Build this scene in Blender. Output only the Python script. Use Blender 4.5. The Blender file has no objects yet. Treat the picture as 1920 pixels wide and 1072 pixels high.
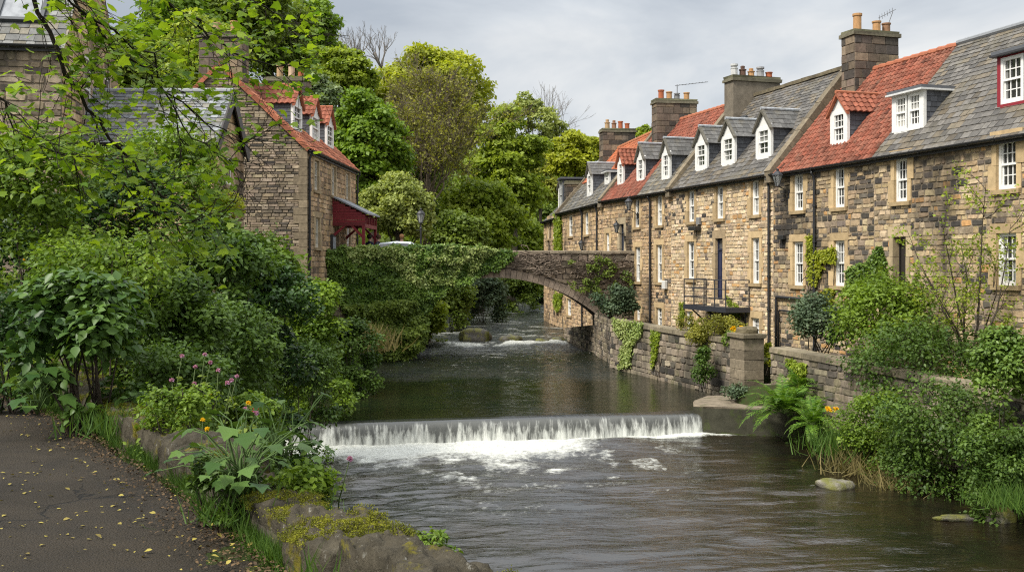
import bpy, math, random
import numpy as np
from mathutils import Vector, Matrix

C = bpy.context.scene
R = math.radians
COL = C.collection

# ------------------------------------------------------------------ camera, world, sun, exposure
FPX = 1867.0            # focal length in pixels of the 1920 wide photograph
HOR = 493.0             # row of the horizon
cam = bpy.data.cameras.new('camera'); camo = bpy.data.objects.new('camera', cam); COL.objects.link(camo)
cam.sensor_width = 36.0; cam.lens = 36.0 * FPX / 1920.0
cam.shift_y = -(536.0 - HOR) / 1920.0
cam.clip_start = 0.1; cam.clip_end = 3000
camo.location = (0, 0, 0); camo.rotation_euler = (R(90), 0, 0)
C.camera = camo
C.view_settings.view_transform = 'Standard'; C.view_settings.look = 'None'
C.view_settings.exposure = 0.82; C.view_settings.gamma = 1.0
C.render.engine = 'CYCLES'
C.cycles.max_bounces = 6; C.cycles.diffuse_bounces = 3; C.cycles.glossy_bounces = 3
C.cycles.transmission_bounces = 4; C.cycles.transparent_max_bounces = 6
C.cycles.use_denoising = False; C.cycles.pixel_filter_type = 'BLACKMAN_HARRIS'; C.cycles.filter_width = 1.15
C.cycles.sample_clamp_indirect = 4.0; C.cycles.blur_glossy = 0.3

SUN_EL, SUN_AZ = 50.0, 232.0       # azimuth clockwise from +Y: behind the camera and to the left
w = bpy.data.worlds.new('World'); C.world = w; w.use_nodes = True
nt = w.node_tree; nt.nodes.clear()
def wn(t, **k):
    n = nt.nodes.new(t)
    for a, b in k.items(): setattr(n, a, b)
    return n
out = wn('ShaderNodeOutputWorld'); bg = wn('ShaderNodeBackground'); bg2 = wn('ShaderNodeBackground')
sky = wn('ShaderNodeTexSky', sky_type='NISHITA', sun_disc=False)
sky.sun_elevation = R(SUN_EL); sky.sun_rotation = R(SUN_AZ)
nt.links.new(sky.outputs[0], bg.inputs[0]); bg.inputs[1].default_value = 0.06
tc = wn('ShaderNodeTexCoord'); sep = wn('ShaderNodeSeparateXYZ'); nt.links.new(tc.outputs['Generated'], sep.inputs[0])
def wm(op, a, b=None, c=None):
    n = wn('ShaderNodeMath', operation=op)
    for i, v in enumerate((a, b, c)):
        if v is None: continue
        if isinstance(v, (int, float)): n.inputs[i].default_value = v
        else: nt.links.new(v, n.inputs[i])
    return n.outputs[0]
zz = wm('ADD', wm('MAXIMUM', sep.outputs[2], 0.0), 0.22)
cx = wm('DIVIDE', sep.outputs[0], zz); cy = wm('DIVIDE', sep.outputs[1], zz)
comb = wn('ShaderNodeCombineXYZ'); nt.links.new(cx, comb.inputs[0]); nt.links.new(cy, comb.inputs[1])
comb.inputs[2].default_value = 7.2
nz = wn('ShaderNodeTexNoise'); nz.inputs['Scale'].default_value = 0.85; nz.inputs['Detail'].default_value = 7
nz.inputs['Roughness'].default_value = 0.52; nz.inputs['Distortion'].default_value = 0.5
nt.links.new(comb.outputs[0], nz.inputs['Vector'])
cr = wn('ShaderNodeValToRGB')
cr.color_ramp.elements[0].position = 0.35; cr.color_ramp.elements[0].color = (0.30, 0.33, 0.37, 1)
cr.color_ramp.elements[1].position = 0.58; cr.color_ramp.elements[1].color = (0.62, 0.62, 0.61, 1)
e = cr.color_ramp.elements.new(0.47); e.color = (0.45, 0.475, 0.50, 1)
nt.links.new(nz.outputs['Fac'], cr.inputs[0])
nt.links.new(cr.outputs[0], bg2.inputs[0])
zen = wm('ADD', 0.88, wm('MULTIPLY', wm('MAXIMUM', wm('SUBTRACT', sep.outputs[2], 0.22), 0.0), 1.9))   # overcast sky: brightest overhead
nt.links.new(zen, bg2.inputs[1])
mixw = wn('ShaderNodeMixShader'); mixw.inputs[0].default_value = 0.90
nt.links.new(bg.outputs[0], mixw.inputs[1]); nt.links.new(bg2.outputs[0], mixw.inputs[2]); nt.links.new(mixw.outputs[0], out.inputs[0])

sl = bpy.data.lights.new('sun', 'SUN'); sl.energy = 2.7; sl.angle = R(11); sl.color = (1.0, 0.955, 0.88)
so = bpy.data.objects.new('sun', sl); COL.objects.link(so)
_d = Vector((math.sin(R(SUN_AZ)) * math.cos(R(SUN_EL)), math.cos(R(SUN_AZ)) * math.cos(R(SUN_EL)), math.sin(R(SUN_EL))))
so.rotation_euler = _d.to_track_quat('Z', 'Y').to_euler(); so.location = _d * 100

# ------------------------------------------------------------------ helpers
def P(px, py, Y):
    """world point on the sight line of a photograph pixel at depth Y"""
    return Vector(((px - 960.0) / FPX * Y, Y, (HOR - py) / FPX * Y))
def _h(ix, iy, s): 
    v = np.sin(ix * 127.1 + iy * 311.7 + s * 74.7) * 43758.5453
    return v - np.floor(v)
def vnoise(x, y, s=0):
    x = np.asarray(x, float); y = np.asarray(y, float)
    ix = np.floor(x); iy = np.floor(y); fx = x - ix; fy = y - iy
    fx = fx * fx * (3 - 2 * fx); fy = fy * fy * (3 - 2 * fy)
    a = _h(ix, iy, s); b = _h(ix + 1, iy, s); c = _h(ix, iy + 1, s); d = _h(ix + 1, iy + 1, s)
    return (a * (1 - fx) + b * fx) * (1 - fy) + (c * (1 - fx) + d * fx) * fy
def fbm(x, y, s=0, o=4):
    t = 0; a = 0.5
    for k in range(o):
        t = t + a * vnoise(x * 2 ** k, y * 2 ** k, s + k * 13); a *= 0.5
    return t

def wloc(o):
    v = Vector((0, 0, 0))
    while o is not None:
        v = v + o.location; o = o.parent
    return v
def tag(o, label=None, cat=None, group=None, kind=None):
    if label: o['label'] = label
    if cat: o['category'] = cat
    if group: o['group'] = group
    if kind: o['kind'] = kind
    return o
def thing(name, label, cat, loc=(0, 0, 0), rz=0, group=None):
    o = bpy.data.objects.new(name, None); COL.objects.link(o); o.location = loc; o.rotation_euler = (0, 0, rz)
    o.empty_display_size = 0.3
    return tag(o, label, cat, group)
def copy_tree(o, parent=None):
    c = o.copy(); COL.objects.link(c)
    if parent: c.parent = parent
    for ch in [x for x in COL.objects if x.parent == o]: copy_tree(ch, c)
    return c
def link_mesh(name, me, mats, parent=None, smooth=False):
    o = bpy.data.objects.new(name, me); COL.objects.link(o)
    for m in (mats if isinstance(mats, (list, tuple)) else [mats]): me.materials.append(m)
    if parent is not None: o.parent = parent
    if smooth: me.polygons.foreach_set('use_smooth', [True] * len(me.polygons))
    return o

class MB:
    def __init__(s, F=None): s.v = []; s.f = []; s.t = []; s.F = F
    def add(s, vs, fs, tint=(1, 1, 1)):
        b = len(s.v)
        s.v.extend([s.F(*q) for q in vs] if s.F else [tuple(q) for q in vs])
        for f in fs: s.f.append([b + i for i in f]); s.t.append(tint)
    def quad(s, a, b, c, d, tint=(1, 1, 1)): s.add([a, b, c, d], [(0, 1, 2, 3)], tint)
    def box(s, a, b, tint=(1, 1, 1), j=0, rng=None):
        x0, y0, z0 = a; x1, y1, z1 = b
        vs = [(x0, y0, z0), (x1, y0, z0), (x1, y1, z0), (x0, y1, z0), (x0, y0, z1), (x1, y0, z1), (x1, y1, z1), (x0, y1, z1)]
        if j: vs = [tuple(q + rng.uniform(-j, j) for q in p) for p in vs]
        s.add(vs, [(0, 3, 2, 1), (4, 5, 6, 7), (0, 1, 5, 4), (1, 2, 6, 5), (2, 3, 7, 6), (3, 0, 4, 7)], tint)
    def bbox(s, a, b, bev=.01, tint=(1, 1, 1), j=0, rng=None):
        """box with chamfered vertical and top edges"""
        x0, y0, z0 = a; x1, y1, z1 = b
        def ring(i, z): return [(x0 + i, y0, z), (x1 - i, y0, z), (x1, y0 + i, z), (x1, y1 - i, z), (x1 - i, y1, z), (x0 + i, y1, z), (x0, y1 - i, z), (x0, y0 + i, z)]
        r0 = ring(bev, z0); r1 = ring(bev, z1 - bev)
        r2 = [(x0 + bev + (bev if k in (0, 7, 6, 5) else bev) * .0 + 0, 0, 0) for k in range(8)]
        q = bev * 1.0
        r2 = [(min(max(x, x0 + q), x1 - q), min(max(y, y0 + q), y1 - q), z1) for x, y, z in r1]
        vs = r0 + r1 + r2
        if j: vs = [tuple(c + rng.uniform(-j, j) for c in p) for p in vs]
        fs = [tuple(range(7, -1, -1)), tuple(range(16, 24))]
        for k in range(8):
            n = (k + 1) % 8
            fs += [(k, n, 8 + n, 8 + k), (8 + k, 8 + n, 16 + n, 16 + k)]
        s.add(vs, fs, tint)
    def tube(s, pts, rad, n=6, tint=(1, 1, 1), cap=True):
        pts = [Vector(p) for p in pts]; m = len(pts)
        if not hasattr(rad, '__len__'): rad = [rad] * m
        vs = []; up = Vector((0.31, 0.2, 0.93))
        for i, p in enumerate(pts):
            d = (pts[min(i + 1, m - 1)] - pts[max(i - 1, 0)])
            if d.length < 1e-9: d = Vector((0, 0, 1))
            d.normalize(); a = d.cross(up)
            if a.length < .05: a = d.cross(Vector((1, 0, 0)))
            a.normalize(); b = d.cross(a)
            for k in range(n):
                t = 2 * math.pi * k / n
                vs.append(tuple(p + a * math.cos(t) * rad[i] + b * math.sin(t) * rad[i]))
        fs = []
        for i in range(m - 1):
            for k in range(n):
                k2 = (k + 1) % n; fs.append((i * n + k, i * n + k2, (i + 1) * n + k2, (i + 1) * n + k))
        if cap and n > 2: fs += [tuple(range(n - 1, -1, -1)), tuple(range((m - 1) * n, m * n))]
        s.add(vs, fs, tint)
    def lathe(s, c, prof, n=12, tint=(1, 1, 1)):
        vs = []
        for r, z in prof:
            for k in range(n):
                t = 2 * math.pi * k / n; vs.append((c[0] + r * math.cos(t), c[1] + r * math.sin(t), c[2] + z))
        fs = []; m = len(prof)
        for i in range(m - 1):
            for k in range(n):
                k2 = (k + 1) % n; fs.append((i * n + k, i * n + k2, (i + 1) * n + k2, (i + 1) * n + k))
        fs += [tuple(range(n - 1, -1, -1)), tuple(range((m - 1) * n, m * n))]
        s.add(vs, fs, tint)
    def build(s, name, mat, parent=None, smooth=False, label=None):
        me = bpy.data.meshes.new(name)
        o0 = wloc(parent) if parent is not None else Vector((0, 0, 0))
        me.from_pydata([(x - o0.x, y - o0.y, z - o0.z) for x, y, z in s.v], [], s.f)
        at = me.attributes.new('tint', 'FLOAT_COLOR', 'FACE')
        at.data.foreach_set('color', np.array([(*t, 1) for t in s.t], np.float32).ravel())
        me.update()
        o = link_mesh(name, me, mat, parent, smooth)
        if label: o['label'] = label
        return o

class Fr:
    """house frame: u along a facade, o outwards, z up"""
    def __init__(s, origin, ud, out):
        s.o = Vector((origin[0], origin[1], 0)); s.u = Vector((ud[0], ud[1], 0)).normalized()
        n = Vector((-s.u.y, s.u.x, 0)); q = Vector((out[0], out[1], 0))
        s.n = n if n.dot(q) > 0 else -n
    def __call__(s, u, o, z):
        return (s.o.x + s.u.x * u + s.n.x * o, s.o.y + s.u.y * u + s.n.y * o, z)
    def px(s, px, py, o=0.0):
        """(u, z) of the point of the plane at outward distance o that lies on a sight line"""
        k = (px - 960.0) / FPX; b = s.o + s.n * o
        u = (k * b.y - b.x) / (s.u.x - k * s.u.y)
        Y = b.y + s.u.y * u
        return u, (HOR - py) / FPX * Y
    def rect(s, x0, x1, y0, y1, o=0.0):
        """u0,u1,z0,z1 of an upright opening seen between pixel columns x0,x1 and rows y0,y1"""
        ua = s.px(x0, y0, o)[0]; ub = s.px(x1, y0, o)[0]; xm = (x0 + x1) / 2
        return min(ua, ub), max(ua, ub), s.px(xm, y1, o)[1], s.px(xm, y0, o)[1]

# ------------------------------------------------------------------ materials
def mat(name): 
    m = bpy.data.materials.new(name); m.use_nodes = True; n = m.node_tree; n.nodes.clear(); return m, n
class NB:
    def __init__(s, name):
        s.m, s.t = mat(name); s.o = s.t.nodes.new('ShaderNodeOutputMaterial')
    def n(s, t, ins=None, **k):
        q = s.t.nodes.new(t)
        for a, b in k.items(): setattr(q, a, b)
        for a, b in (ins or {}).items(): s.set(q.inputs[a], b)
        return q
    def set(s, inp, v):
        if hasattr(v, 'links') or hasattr(v, 'is_linked'): s.t.links.new(v, inp)
        else:
            if isinstance(v, tuple) and len(v) == 3 and inp.type == 'RGBA': v = (*v, 1)
            inp.default_value = v
    def coord(s, scale=(1, 1, 1), kind='Object'):
        c = s.n('ShaderNodeTexCoord'); mp = s.n('ShaderNodeMapping', {'Vector': c.outputs[kind], 'Scale': scale}); return mp.outputs[0]
    def noise(s, sc, det=4, rough=.55, vec=None, dist=0):
        q = s.n('ShaderNodeTexNoise', {'Scale': sc, 'Detail': det, 'Roughness': rough, 'Distortion': dist})
        s.t.links.new(vec if vec is not None else s.coord(), q.inputs['Vector']); return q.outputs['Fac']
    def ramp(s, fac, *st):
        q = s.n('ShaderNodeValToRGB', {0: fac}); el = q.color_ramp.elements
        while len(el) < len(st): el.new(0.5)
        for e_, (p, c) in zip(el, st): e_.position = p; e_.color = (*c, 1) if len(c) == 3 else c
        return q.outputs[0]
    def mr(s, fac, a, b, c=0., d=1.):
        return s.n('ShaderNodeMapRange', {0: fac, 1: a, 2: b, 3: c, 4: d}).outputs[0]
    def mixc(s, f, a, b, mode='MIX'):
        q = s.n('ShaderNodeMix', data_type='RGBA', blend_type=mode)
        s.set(q.inputs[0], f); s.set(q.inputs[6], a); s.set(q.inputs[7], b); return q.outputs[2]
    def math(s, op, a, b=0., c=None):
        q = s.n('ShaderNodeMath', operation=op); s.set(q.inputs[0], a); s.set(q.inputs[1], b)
        if c is not None: s.set(q.inputs[2], c)
        return q.outputs[0]
    def bump(s, h, st=.5, d=.02, nrm=None):
        q = s.n('ShaderNodeBump', {'Strength': st, 'Distance': d, 'Height': h})
        if nrm is not None: s.set(q.inputs['Normal'], nrm)
        return q.outputs[0]
    def attr(s, name='tint'): return s.n('ShaderNodeAttribute', attribute_name=name)
    def pbr(s, col, rough=.8, spec=.3, nrm=None, metal=0., **k):
        q = s.n('ShaderNodeBsdfPrincipled'); s.set(q.inputs['Base Color'], col); s.set(q.inputs['Roughness'], rough)
        s.set(q.inputs['Specular IOR Level'], spec); s.set(q.inputs['Metallic'], metal)
        if nrm is not None: s.set(q.inputs['Normal'], nrm)
        for a, b in k.items(): s.set(q.inputs[a], b)
        return q
    def done(s, sh): s.t.links.new(sh.outputs[0] if hasattr(sh, 'outputs') else sh, s.o.inputs[0]); return s.m

def tinted(name, base=(1, 1, 1), rough=.88, spec=.2, var=.35, nsc=9., bump=.5, bd=.015, stain=None, lichen=None, bsc=30.):
    b = NB(name); co = b.coord()
    t = b.attr().outputs['Color']
    v = b.mr(b.noise(nsc, 5, .6, co), .25, .75, 1 - var, 1 + var)
    c = b.mixc(1., t, b.n('ShaderNodeCombineColor', {0: v, 1: v, 2: v}).outputs[0], 'MULTIPLY')
    if stain:
        f = b.mr(b.noise(stain[0], 5, .62, b.coord((1, 1, .45)), .3), stain[1], stain[2], 0., stain[3])
        c = b.mixc(f, c, stain[4])
    if lichen:
        f = b.mr(b.noise(lichen[0], 6, .7, co), lichen[1], lichen[2], 0., lichen[3])
        c = b.mixc(f, c, lichen[4])
    nb = b.bump(b.noise(bsc, 5, .65, co), bump, bd)
    return b.done(b.pbr(c, rough, spec, nb))
M = {}
M['stone'] = tinted('rubble_stone', var=.38, stain=(.42, .53, .66, .82, (.034, .030, .026)), lichen=(2.2, .6, .75, .35, (.22, .2, .15)))
M['stone_pale'] = tinted('pale_stone', var=.28, stain=(.5, .62, .78, .55, (.05, .044, .038)))
M['stone_brown'] = tinted('brown_stone', var=.35, stain=(.8, .5, .7, .6, (.045, .038, .03)), lichen=(1.6, .6, .72, .4, (.09, .09, .04)))
M['stone_mossy'] = tinted('river_wall_stone', var=.35, stain=(.9, .5, .68, .75, (.035, .032, .026)), lichen=(1.4, .58, .7, .6, (.09, .1, .03)))
M['dressed'] = tinted('dressed_sandstone', var=.22, nsc=5., bump=.3, stain=(1.2, .58, .75, .6, (.08, .065, .05)))
M['slate'] = tinted('roof_slate', var=.4, rough=.62, spec=.4, bump=.25, bd=.006, lichen=(1.3, .5, .66, .65, (.12, .105, .07)))
M['cheek'] = tinted('dormer_slate', var=.2, rough=.55, spec=.4, bump=.2, bd=.005)
M['pantile'] = tinted('clay_pantile', var=.22, rough=.75, bump=.25, bd=.006, lichen=(1.5, .54, .7, .6, (.10, .065, .045)))
M['harl'] = tinted('grey_harling', var=.3, nsc=4., bump=.8, bsc=60., stain=(1., .5, .7, .6, (.07, .06, .045)))
M['lead'] = tinted('lead_flashing', var=.15, rough=.5, spec=.5, bump=.15)
M['pot'] = tinted('chimney_pot_clay', var=.2, rough=.8, bump=.2)
M['paint'] = tinted('painted_wood', var=.06, rough=.45, spec=.4, bump=.06, bd=.003)
M['iron'] = tinted('black_iron', var=.15, rough=.5, spec=.5, bump=.1, bd=.003)
M['bark'] = tinted('tree_bark', var=.4, nsc=12., bump=.9, bd=.03)
M['rock'] = tinted('river_rock', var=.4, nsc=5., rough=.55, spec=.4, bump=.8, bd=.03, lichen=(1.6, .46, .58, .9, (.13, .13, .015)))
M['concrete'] = tinted('ledge_concrete', var=.35, nsc=4., bump=.6, lichen=(3., .55, .68, .7, (.06, .08, .02)))
M['cloth'] = tinted('cloth', var=.15, rough=.9, bump=.2)
M['red'] = tinted('porch_red_paint', var=.12, rough=.5, spec=.4, bump=.1, bd=.004)

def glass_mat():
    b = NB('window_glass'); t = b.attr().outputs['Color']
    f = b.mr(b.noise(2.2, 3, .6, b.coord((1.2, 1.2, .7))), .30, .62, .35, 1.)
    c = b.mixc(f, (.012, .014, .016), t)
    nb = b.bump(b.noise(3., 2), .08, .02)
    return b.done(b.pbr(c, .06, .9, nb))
M['glass'] = glass_mat()
def leaf_mat(name, c1, c2, tr=.35, rough=.5, c3=None, spec=.3):
    b = NB(name); f = b.attr('lv').outputs['Fac']
    st = [(0., c1), (.85, c2)] + ([(1., c3)] if c3 else [])
    c = b.ramp(f, *st)
    v = b.mr(b.noise(.55, 3, .6, b.coord(kind='Object')), .3, .7, .82, 1.18)
    c = b.mixc(1., c, b.n('ShaderNodeCombineColor', {0: v, 1: v, 2: v}).outputs[0], 'MULTIPLY')
    p = b.pbr(c, rough, spec)
    tl = b.n('ShaderNodeBsdfTranslucent', {'Color': b.mixc(1., c, (1.25, 1.25, .55), 'MULTIPLY')})
    mx = b.n('ShaderNodeMixShader', {0: tr}); b.t.links.new(p.outputs[0], mx.inputs[1]); b.t.links.new(tl.outputs[0], mx.inputs[2])
    return b.done(mx)
L = {}
L['bright'] = leaf_mat('leaf_spring', (.20, .25, .016), (.43, .45, .04), .44)
L['fresh'] = leaf_mat('leaf_fresh', (.145, .215, .020), (.34, .41, .050), .44)
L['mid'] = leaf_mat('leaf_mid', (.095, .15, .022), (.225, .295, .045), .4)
L['rich'] = leaf_mat('leaf_rich', (.09, .16, .016), (.21, .32, .032), .4)
L['dark'] = leaf_mat('leaf_dark', (.016, .042, .010), (.05, .105, .02), .24, .42)
L['olive'] = leaf_mat('leaf_olive', (.14, .15, .024), (.30, .29, .045), .38)
L['silver'] = leaf_mat('leaf_silver', (.12, .17, .08), (.24, .30, .14), .3, .6)
L['willow'] = leaf_mat('leaf_willow', (.18, .23, .06), (.38, .42, .12), .38, .6)
L['yellow'] = leaf_mat('leaf_yellow', (.24, .27, .04), (.40, .40, .075), .42)
L['ivy'] = leaf_mat('leaf_ivy', (.05, .105, .016), (.17, .26, .04), .22, .42)
L['ivy_pale'] = leaf_mat('leaf_ivy_pale', (.14, .21, .035), (.34, .39, .13), .25, .45)
L['grey'] = leaf_mat('leaf_grey_green', (.045, .08, .042), (.12, .165, .085), .25, .6)
L['big'] = leaf_mat('leaf_broad', (.03, .075, .016), (.105, .185, .035), .25, .42)
L['grass'] = leaf_mat('grass_blade', (.035, .085, .012), (.11, .19, .03), .35, .6, (.25, .21, .08))
L['dry'] = leaf_mat('dry_grass', (.12, .11, .04), (.30, .24, .10), .3, .7)
L['fallen'] = leaf_mat('fallen_leaf', (.16, .12, .03), (.40, .33, .07), .1, .7)
L['litter'] = leaf_mat('leaf_litter', (.035, .022, .012), (.12, .075, .035), .05, .8)
L['petal_pink'] = leaf_mat('petal_pink', (.42, .16, .30), (.62, .33, .52), .3, .6)
L['petal_yellow'] = leaf_mat('petal_yellow', (.75, .42, .01), (.85, .6, .02), .3, .6)
L['petal_white'] = leaf_mat('petal_white', (.6, .6, .55), (.8, .8, .75), .3, .6)
L['moss'] = leaf_mat('moss_tuft', (.06, .07, .008), (.19, .19, .015), .2, .9)
L['petal_red'] = leaf_mat('petal_red', (.4, .02, .02), (.5, .04, .03), .3, .6)

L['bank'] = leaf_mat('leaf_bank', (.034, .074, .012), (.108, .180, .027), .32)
L['bank_light'] = leaf_mat('leaf_bank_light', (.07, .135, .014), (.20, .295, .032), .38)
# ------------------------------------------------------------------ leaves
T_QUAD = (np.array([(0, 0, 0), (.36, .5, .06), (0, 1, 0), (-.36, .5, .06)]), [(0, 1, 2, 3)])
T_LEAF = (np.array([(0, 0, 0), (.24, .22, .07), (.30, .5, .08), (0, 1, -.06), (-.30, .5, .08), (-.24, .22, .07), (0, .5, 0)]),
          [(0, 1, 2, 6), (6, 2, 3), (0, 6, 4, 5), (6, 3, 4)])
T_MAPLE = (np.array([(0, 0, 0), (.22, .02, .03), (.52, .12, .05), (.42, .33, .05), (.54, .56, -.04), (.30, .60, .04), (0, 1, -.16),
                     (-.30, .60, .04), (-.54, .56, -.04), (-.42, .33, .05), (-.52, .12, .05), (-.22, .02, .03), (0, .4, 0)]),
           [(12, 0, 1, 2), (12, 2, 3, 4), (12, 4, 5, 6), (12, 6, 7, 8), (12, 8, 9, 10), (12, 10, 11, 0)])
T_BLADE = (np.array([(-.022, 0, 0), (.022, 0, 0), (.018, .5, .10), (-.018, .5, .10), (0, 1, .42)]), [(0, 1, 2, 3), (3, 2, 4)])
def unit(v): return v / np.maximum(np.linalg.norm(v, axis=1, keepdims=True), 1e-9)
def rdir(rng, n): return unit(rng.normal(size=(n, 3)))
def leaf_mesh(name, Pt, Nm, S, mt, parent=None, T=T_QUAD, rng=None, lv=None, Td=None):
    """many leaves as one mesh: Pt base points, Nm leaf normals, S lengths, Td preferred leaf direction"""
    n = len(Pt); Nm = unit(Nm)
    t = Td if Td is not None else rng.normal(size=(n, 3))
    B = t - Nm * np.sum(t * Nm, axis=1, keepdims=True); B = unit(B); A = np.cross(B, Nm)
    tv, tf = T; k = len(tv); S = np.asarray(S).reshape(n, 1, 1)
    V = Pt[:, None, :] + S * (tv[None, :, 0:1] * A[:, None, :] + tv[None, :, 1:2] * B[:, None, :] + tv[None, :, 2:3] * Nm[:, None, :])
    if parent is not None: V = V - np.array(wloc(parent))[None, None, :]
    V = V.reshape(-1, 3).astype(np.float32)
    fl = np.array([i for f in tf for i in f]); ls = np.array([len(f) for f in tf]); nf = len(tf)
    loops = (np.arange(n)[:, None] * k + fl[None, :]).ravel()
    tot = np.tile(ls, n); start = np.concatenate([[0], np.cumsum(tot)[:-1]])
    me = bpy.data.meshes.new(name)
    me.vertices.add(len(V)); me.vertices.foreach_set('co', V.ravel())
    me.loops.add(len(loops)); me.loops.foreach_set('vertex_index', loops.astype(np.int32))
    me.polygons.add(n * nf); me.polygons.foreach_set('loop_start', start.astype(np.int32))
    at = me.attributes.new('lv', 'FLOAT', 'FACE')
    if lv is None: lv = rng.random(n)
    at.data.foreach_set('value', np.repeat(np.clip(lv, 0, 1), nf).astype(np.float32))
    me.update(calc_edges=True)
    return link_mesh(name, me, mt, parent)

def blobs(rng, c, rad, nb, br=(.26, .42), low=-.35, core=.5):
    """clump centres spread through a crown"""
    d = rdir(rng, nb * 3); d = d[d[:, 2] > low][:nb]
    r = rng.uniform(core, .82, len(d))[:, None]
    cs = np.array(c) + d * r * np.array(rad)
    rr = rng.uniform(*br, len(d)) * np.mean(rad)
    return cs, rr
def clump_pts(rng, cs, rr, n, sq=.7, shell=(.55, 1.08), rag=.25):
    pr = rr ** 2 / np.sum(rr ** 2); idx = rng.choice(len(cs), n, p=pr)
    d = rdir(rng, n); d[:, 2] = np.where((d[:, 2] < -.2) & (rng.random(n) < .55), -d[:, 2], d[:, 2])
    q = rng.uniform(shell[0] ** 2, shell[1] ** 2, n) ** .5 * (1 + rag * rng.normal(size=n) * .5)
    p = cs[idx] + d * (rr[idx] * q)[:, None] * np.array((1, 1, sq))
    return p, d, idx
def grow(rng, base, d, ln, r, depth, out, tips, split=3, spread=.7, up=.15, shrink=.68, segs=4, wob=.18):
    pts = [Vector(base)]; rad = [r]; d = Vector(d).normalized(); dirs = [d.copy()]
    for i in range(segs):
        d = (d + Vector(rng.normal(size=3)) * wob + Vector((0, 0, up)) * .35).normalized()
        pts.append(pts[-1] + d * ln / segs); rad.append(r * (1 - .45 * (i + 1) / segs)); dirs.append(d.copy())
    out.append((pts, rad))
    if depth == 0: tips.append((pts[-1], d.copy())); tips.append((pts[segs // 2], d.copy())); return
    for k in range(split):
        i = segs if k == 0 else int(rng.integers(max(1, segs // 2), segs + 1))
        dd = (dirs[i] + Vector(rng.normal(size=3)).normalized() * spread * (0.5 if k == 0 else 1.)).normalized()
        grow(rng, pts[i], dd, ln * shrink * rng.uniform(.75, 1.15), rad[i] * .72, depth - 1, out, tips, split, spread, up, shrink, max(2, segs - 1), wob)
def branches(name, out, mt, parent, n=5, tint=(.08, .065, .05), minr=.004):
    m = MB()
    for pts, rad in out: m.tube(pts, [max(x, minr) for x in rad], n if rad[0] > .05 else 3, tint, cap=rad[0] > .05)
    return m.build(name, mt, parent, smooth=True)

def tree(label, base, c, rad, leaf, n=9000, ls=.3, nb=34, seed=0, sq=.7, br=(.26, .42), tint=(.07, .058, .042), low=-.85,
         up=.5, name='broadleaf_tree', limbs=14, tr=.28, group=None, core=.5, rag=.25, extra=None):
    rng = np.random.default_rng(seed); c = np.array(c, float)
    t = thing(name, label, 'tree', base, group=group)
    cs, rr = blobs(rng, c, rad, int(nb * 1.5), br, low, core); n = int(n * 1.45)
    p, d, idx = clump_pts(rng, cs, rr, n, sq, rag=rag)
    nm = d * .55 + np.array((0, 0, up)) + rng.normal(size=(n, 3)) * .45
    lv = rng.random(n) * .6 + rng.random(len(cs))[idx] * .4
    leaf_mesh('crown', p, nm, ls * rng.uniform(.6, 1.3, n), L[leaf], t, rng=rng, lv=lv)
    m = MB(); b = Vector(base); top = Vector(c) + Vector((0, 0, rad[2] * .35))
    q = b.lerp(top, .45) + Vector((rng.normal() * .25, rng.normal() * .25, 0))
    m.tube([b - Vector((0, 0, .3)), b + (q - b) * .3, q, top], [tr * 1.25, tr, tr * .7, tr * .2], 8, tint)
    for i in rng.permutation(len(cs))[:limbs]:
        e_ = Vector(cs[i]); s_ = b.lerp(top, rng.uniform(.35, .75)); s_ = s_ if s_.z < e_.z else b.lerp(top, .35)
        md = s_.lerp(e_, .5) + Vector((0, 0, .12 * (e_ - s_).length)) + Vector(rng.normal(size=3)) * .2
        m.tube([s_, md, e_], [tr * .22, tr * .14, tr * .05], 5, tint)
    if extra: extra(rng, m, cs)
    m.build('trunk', M['bark'], t, smooth=True)
    return t
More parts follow.
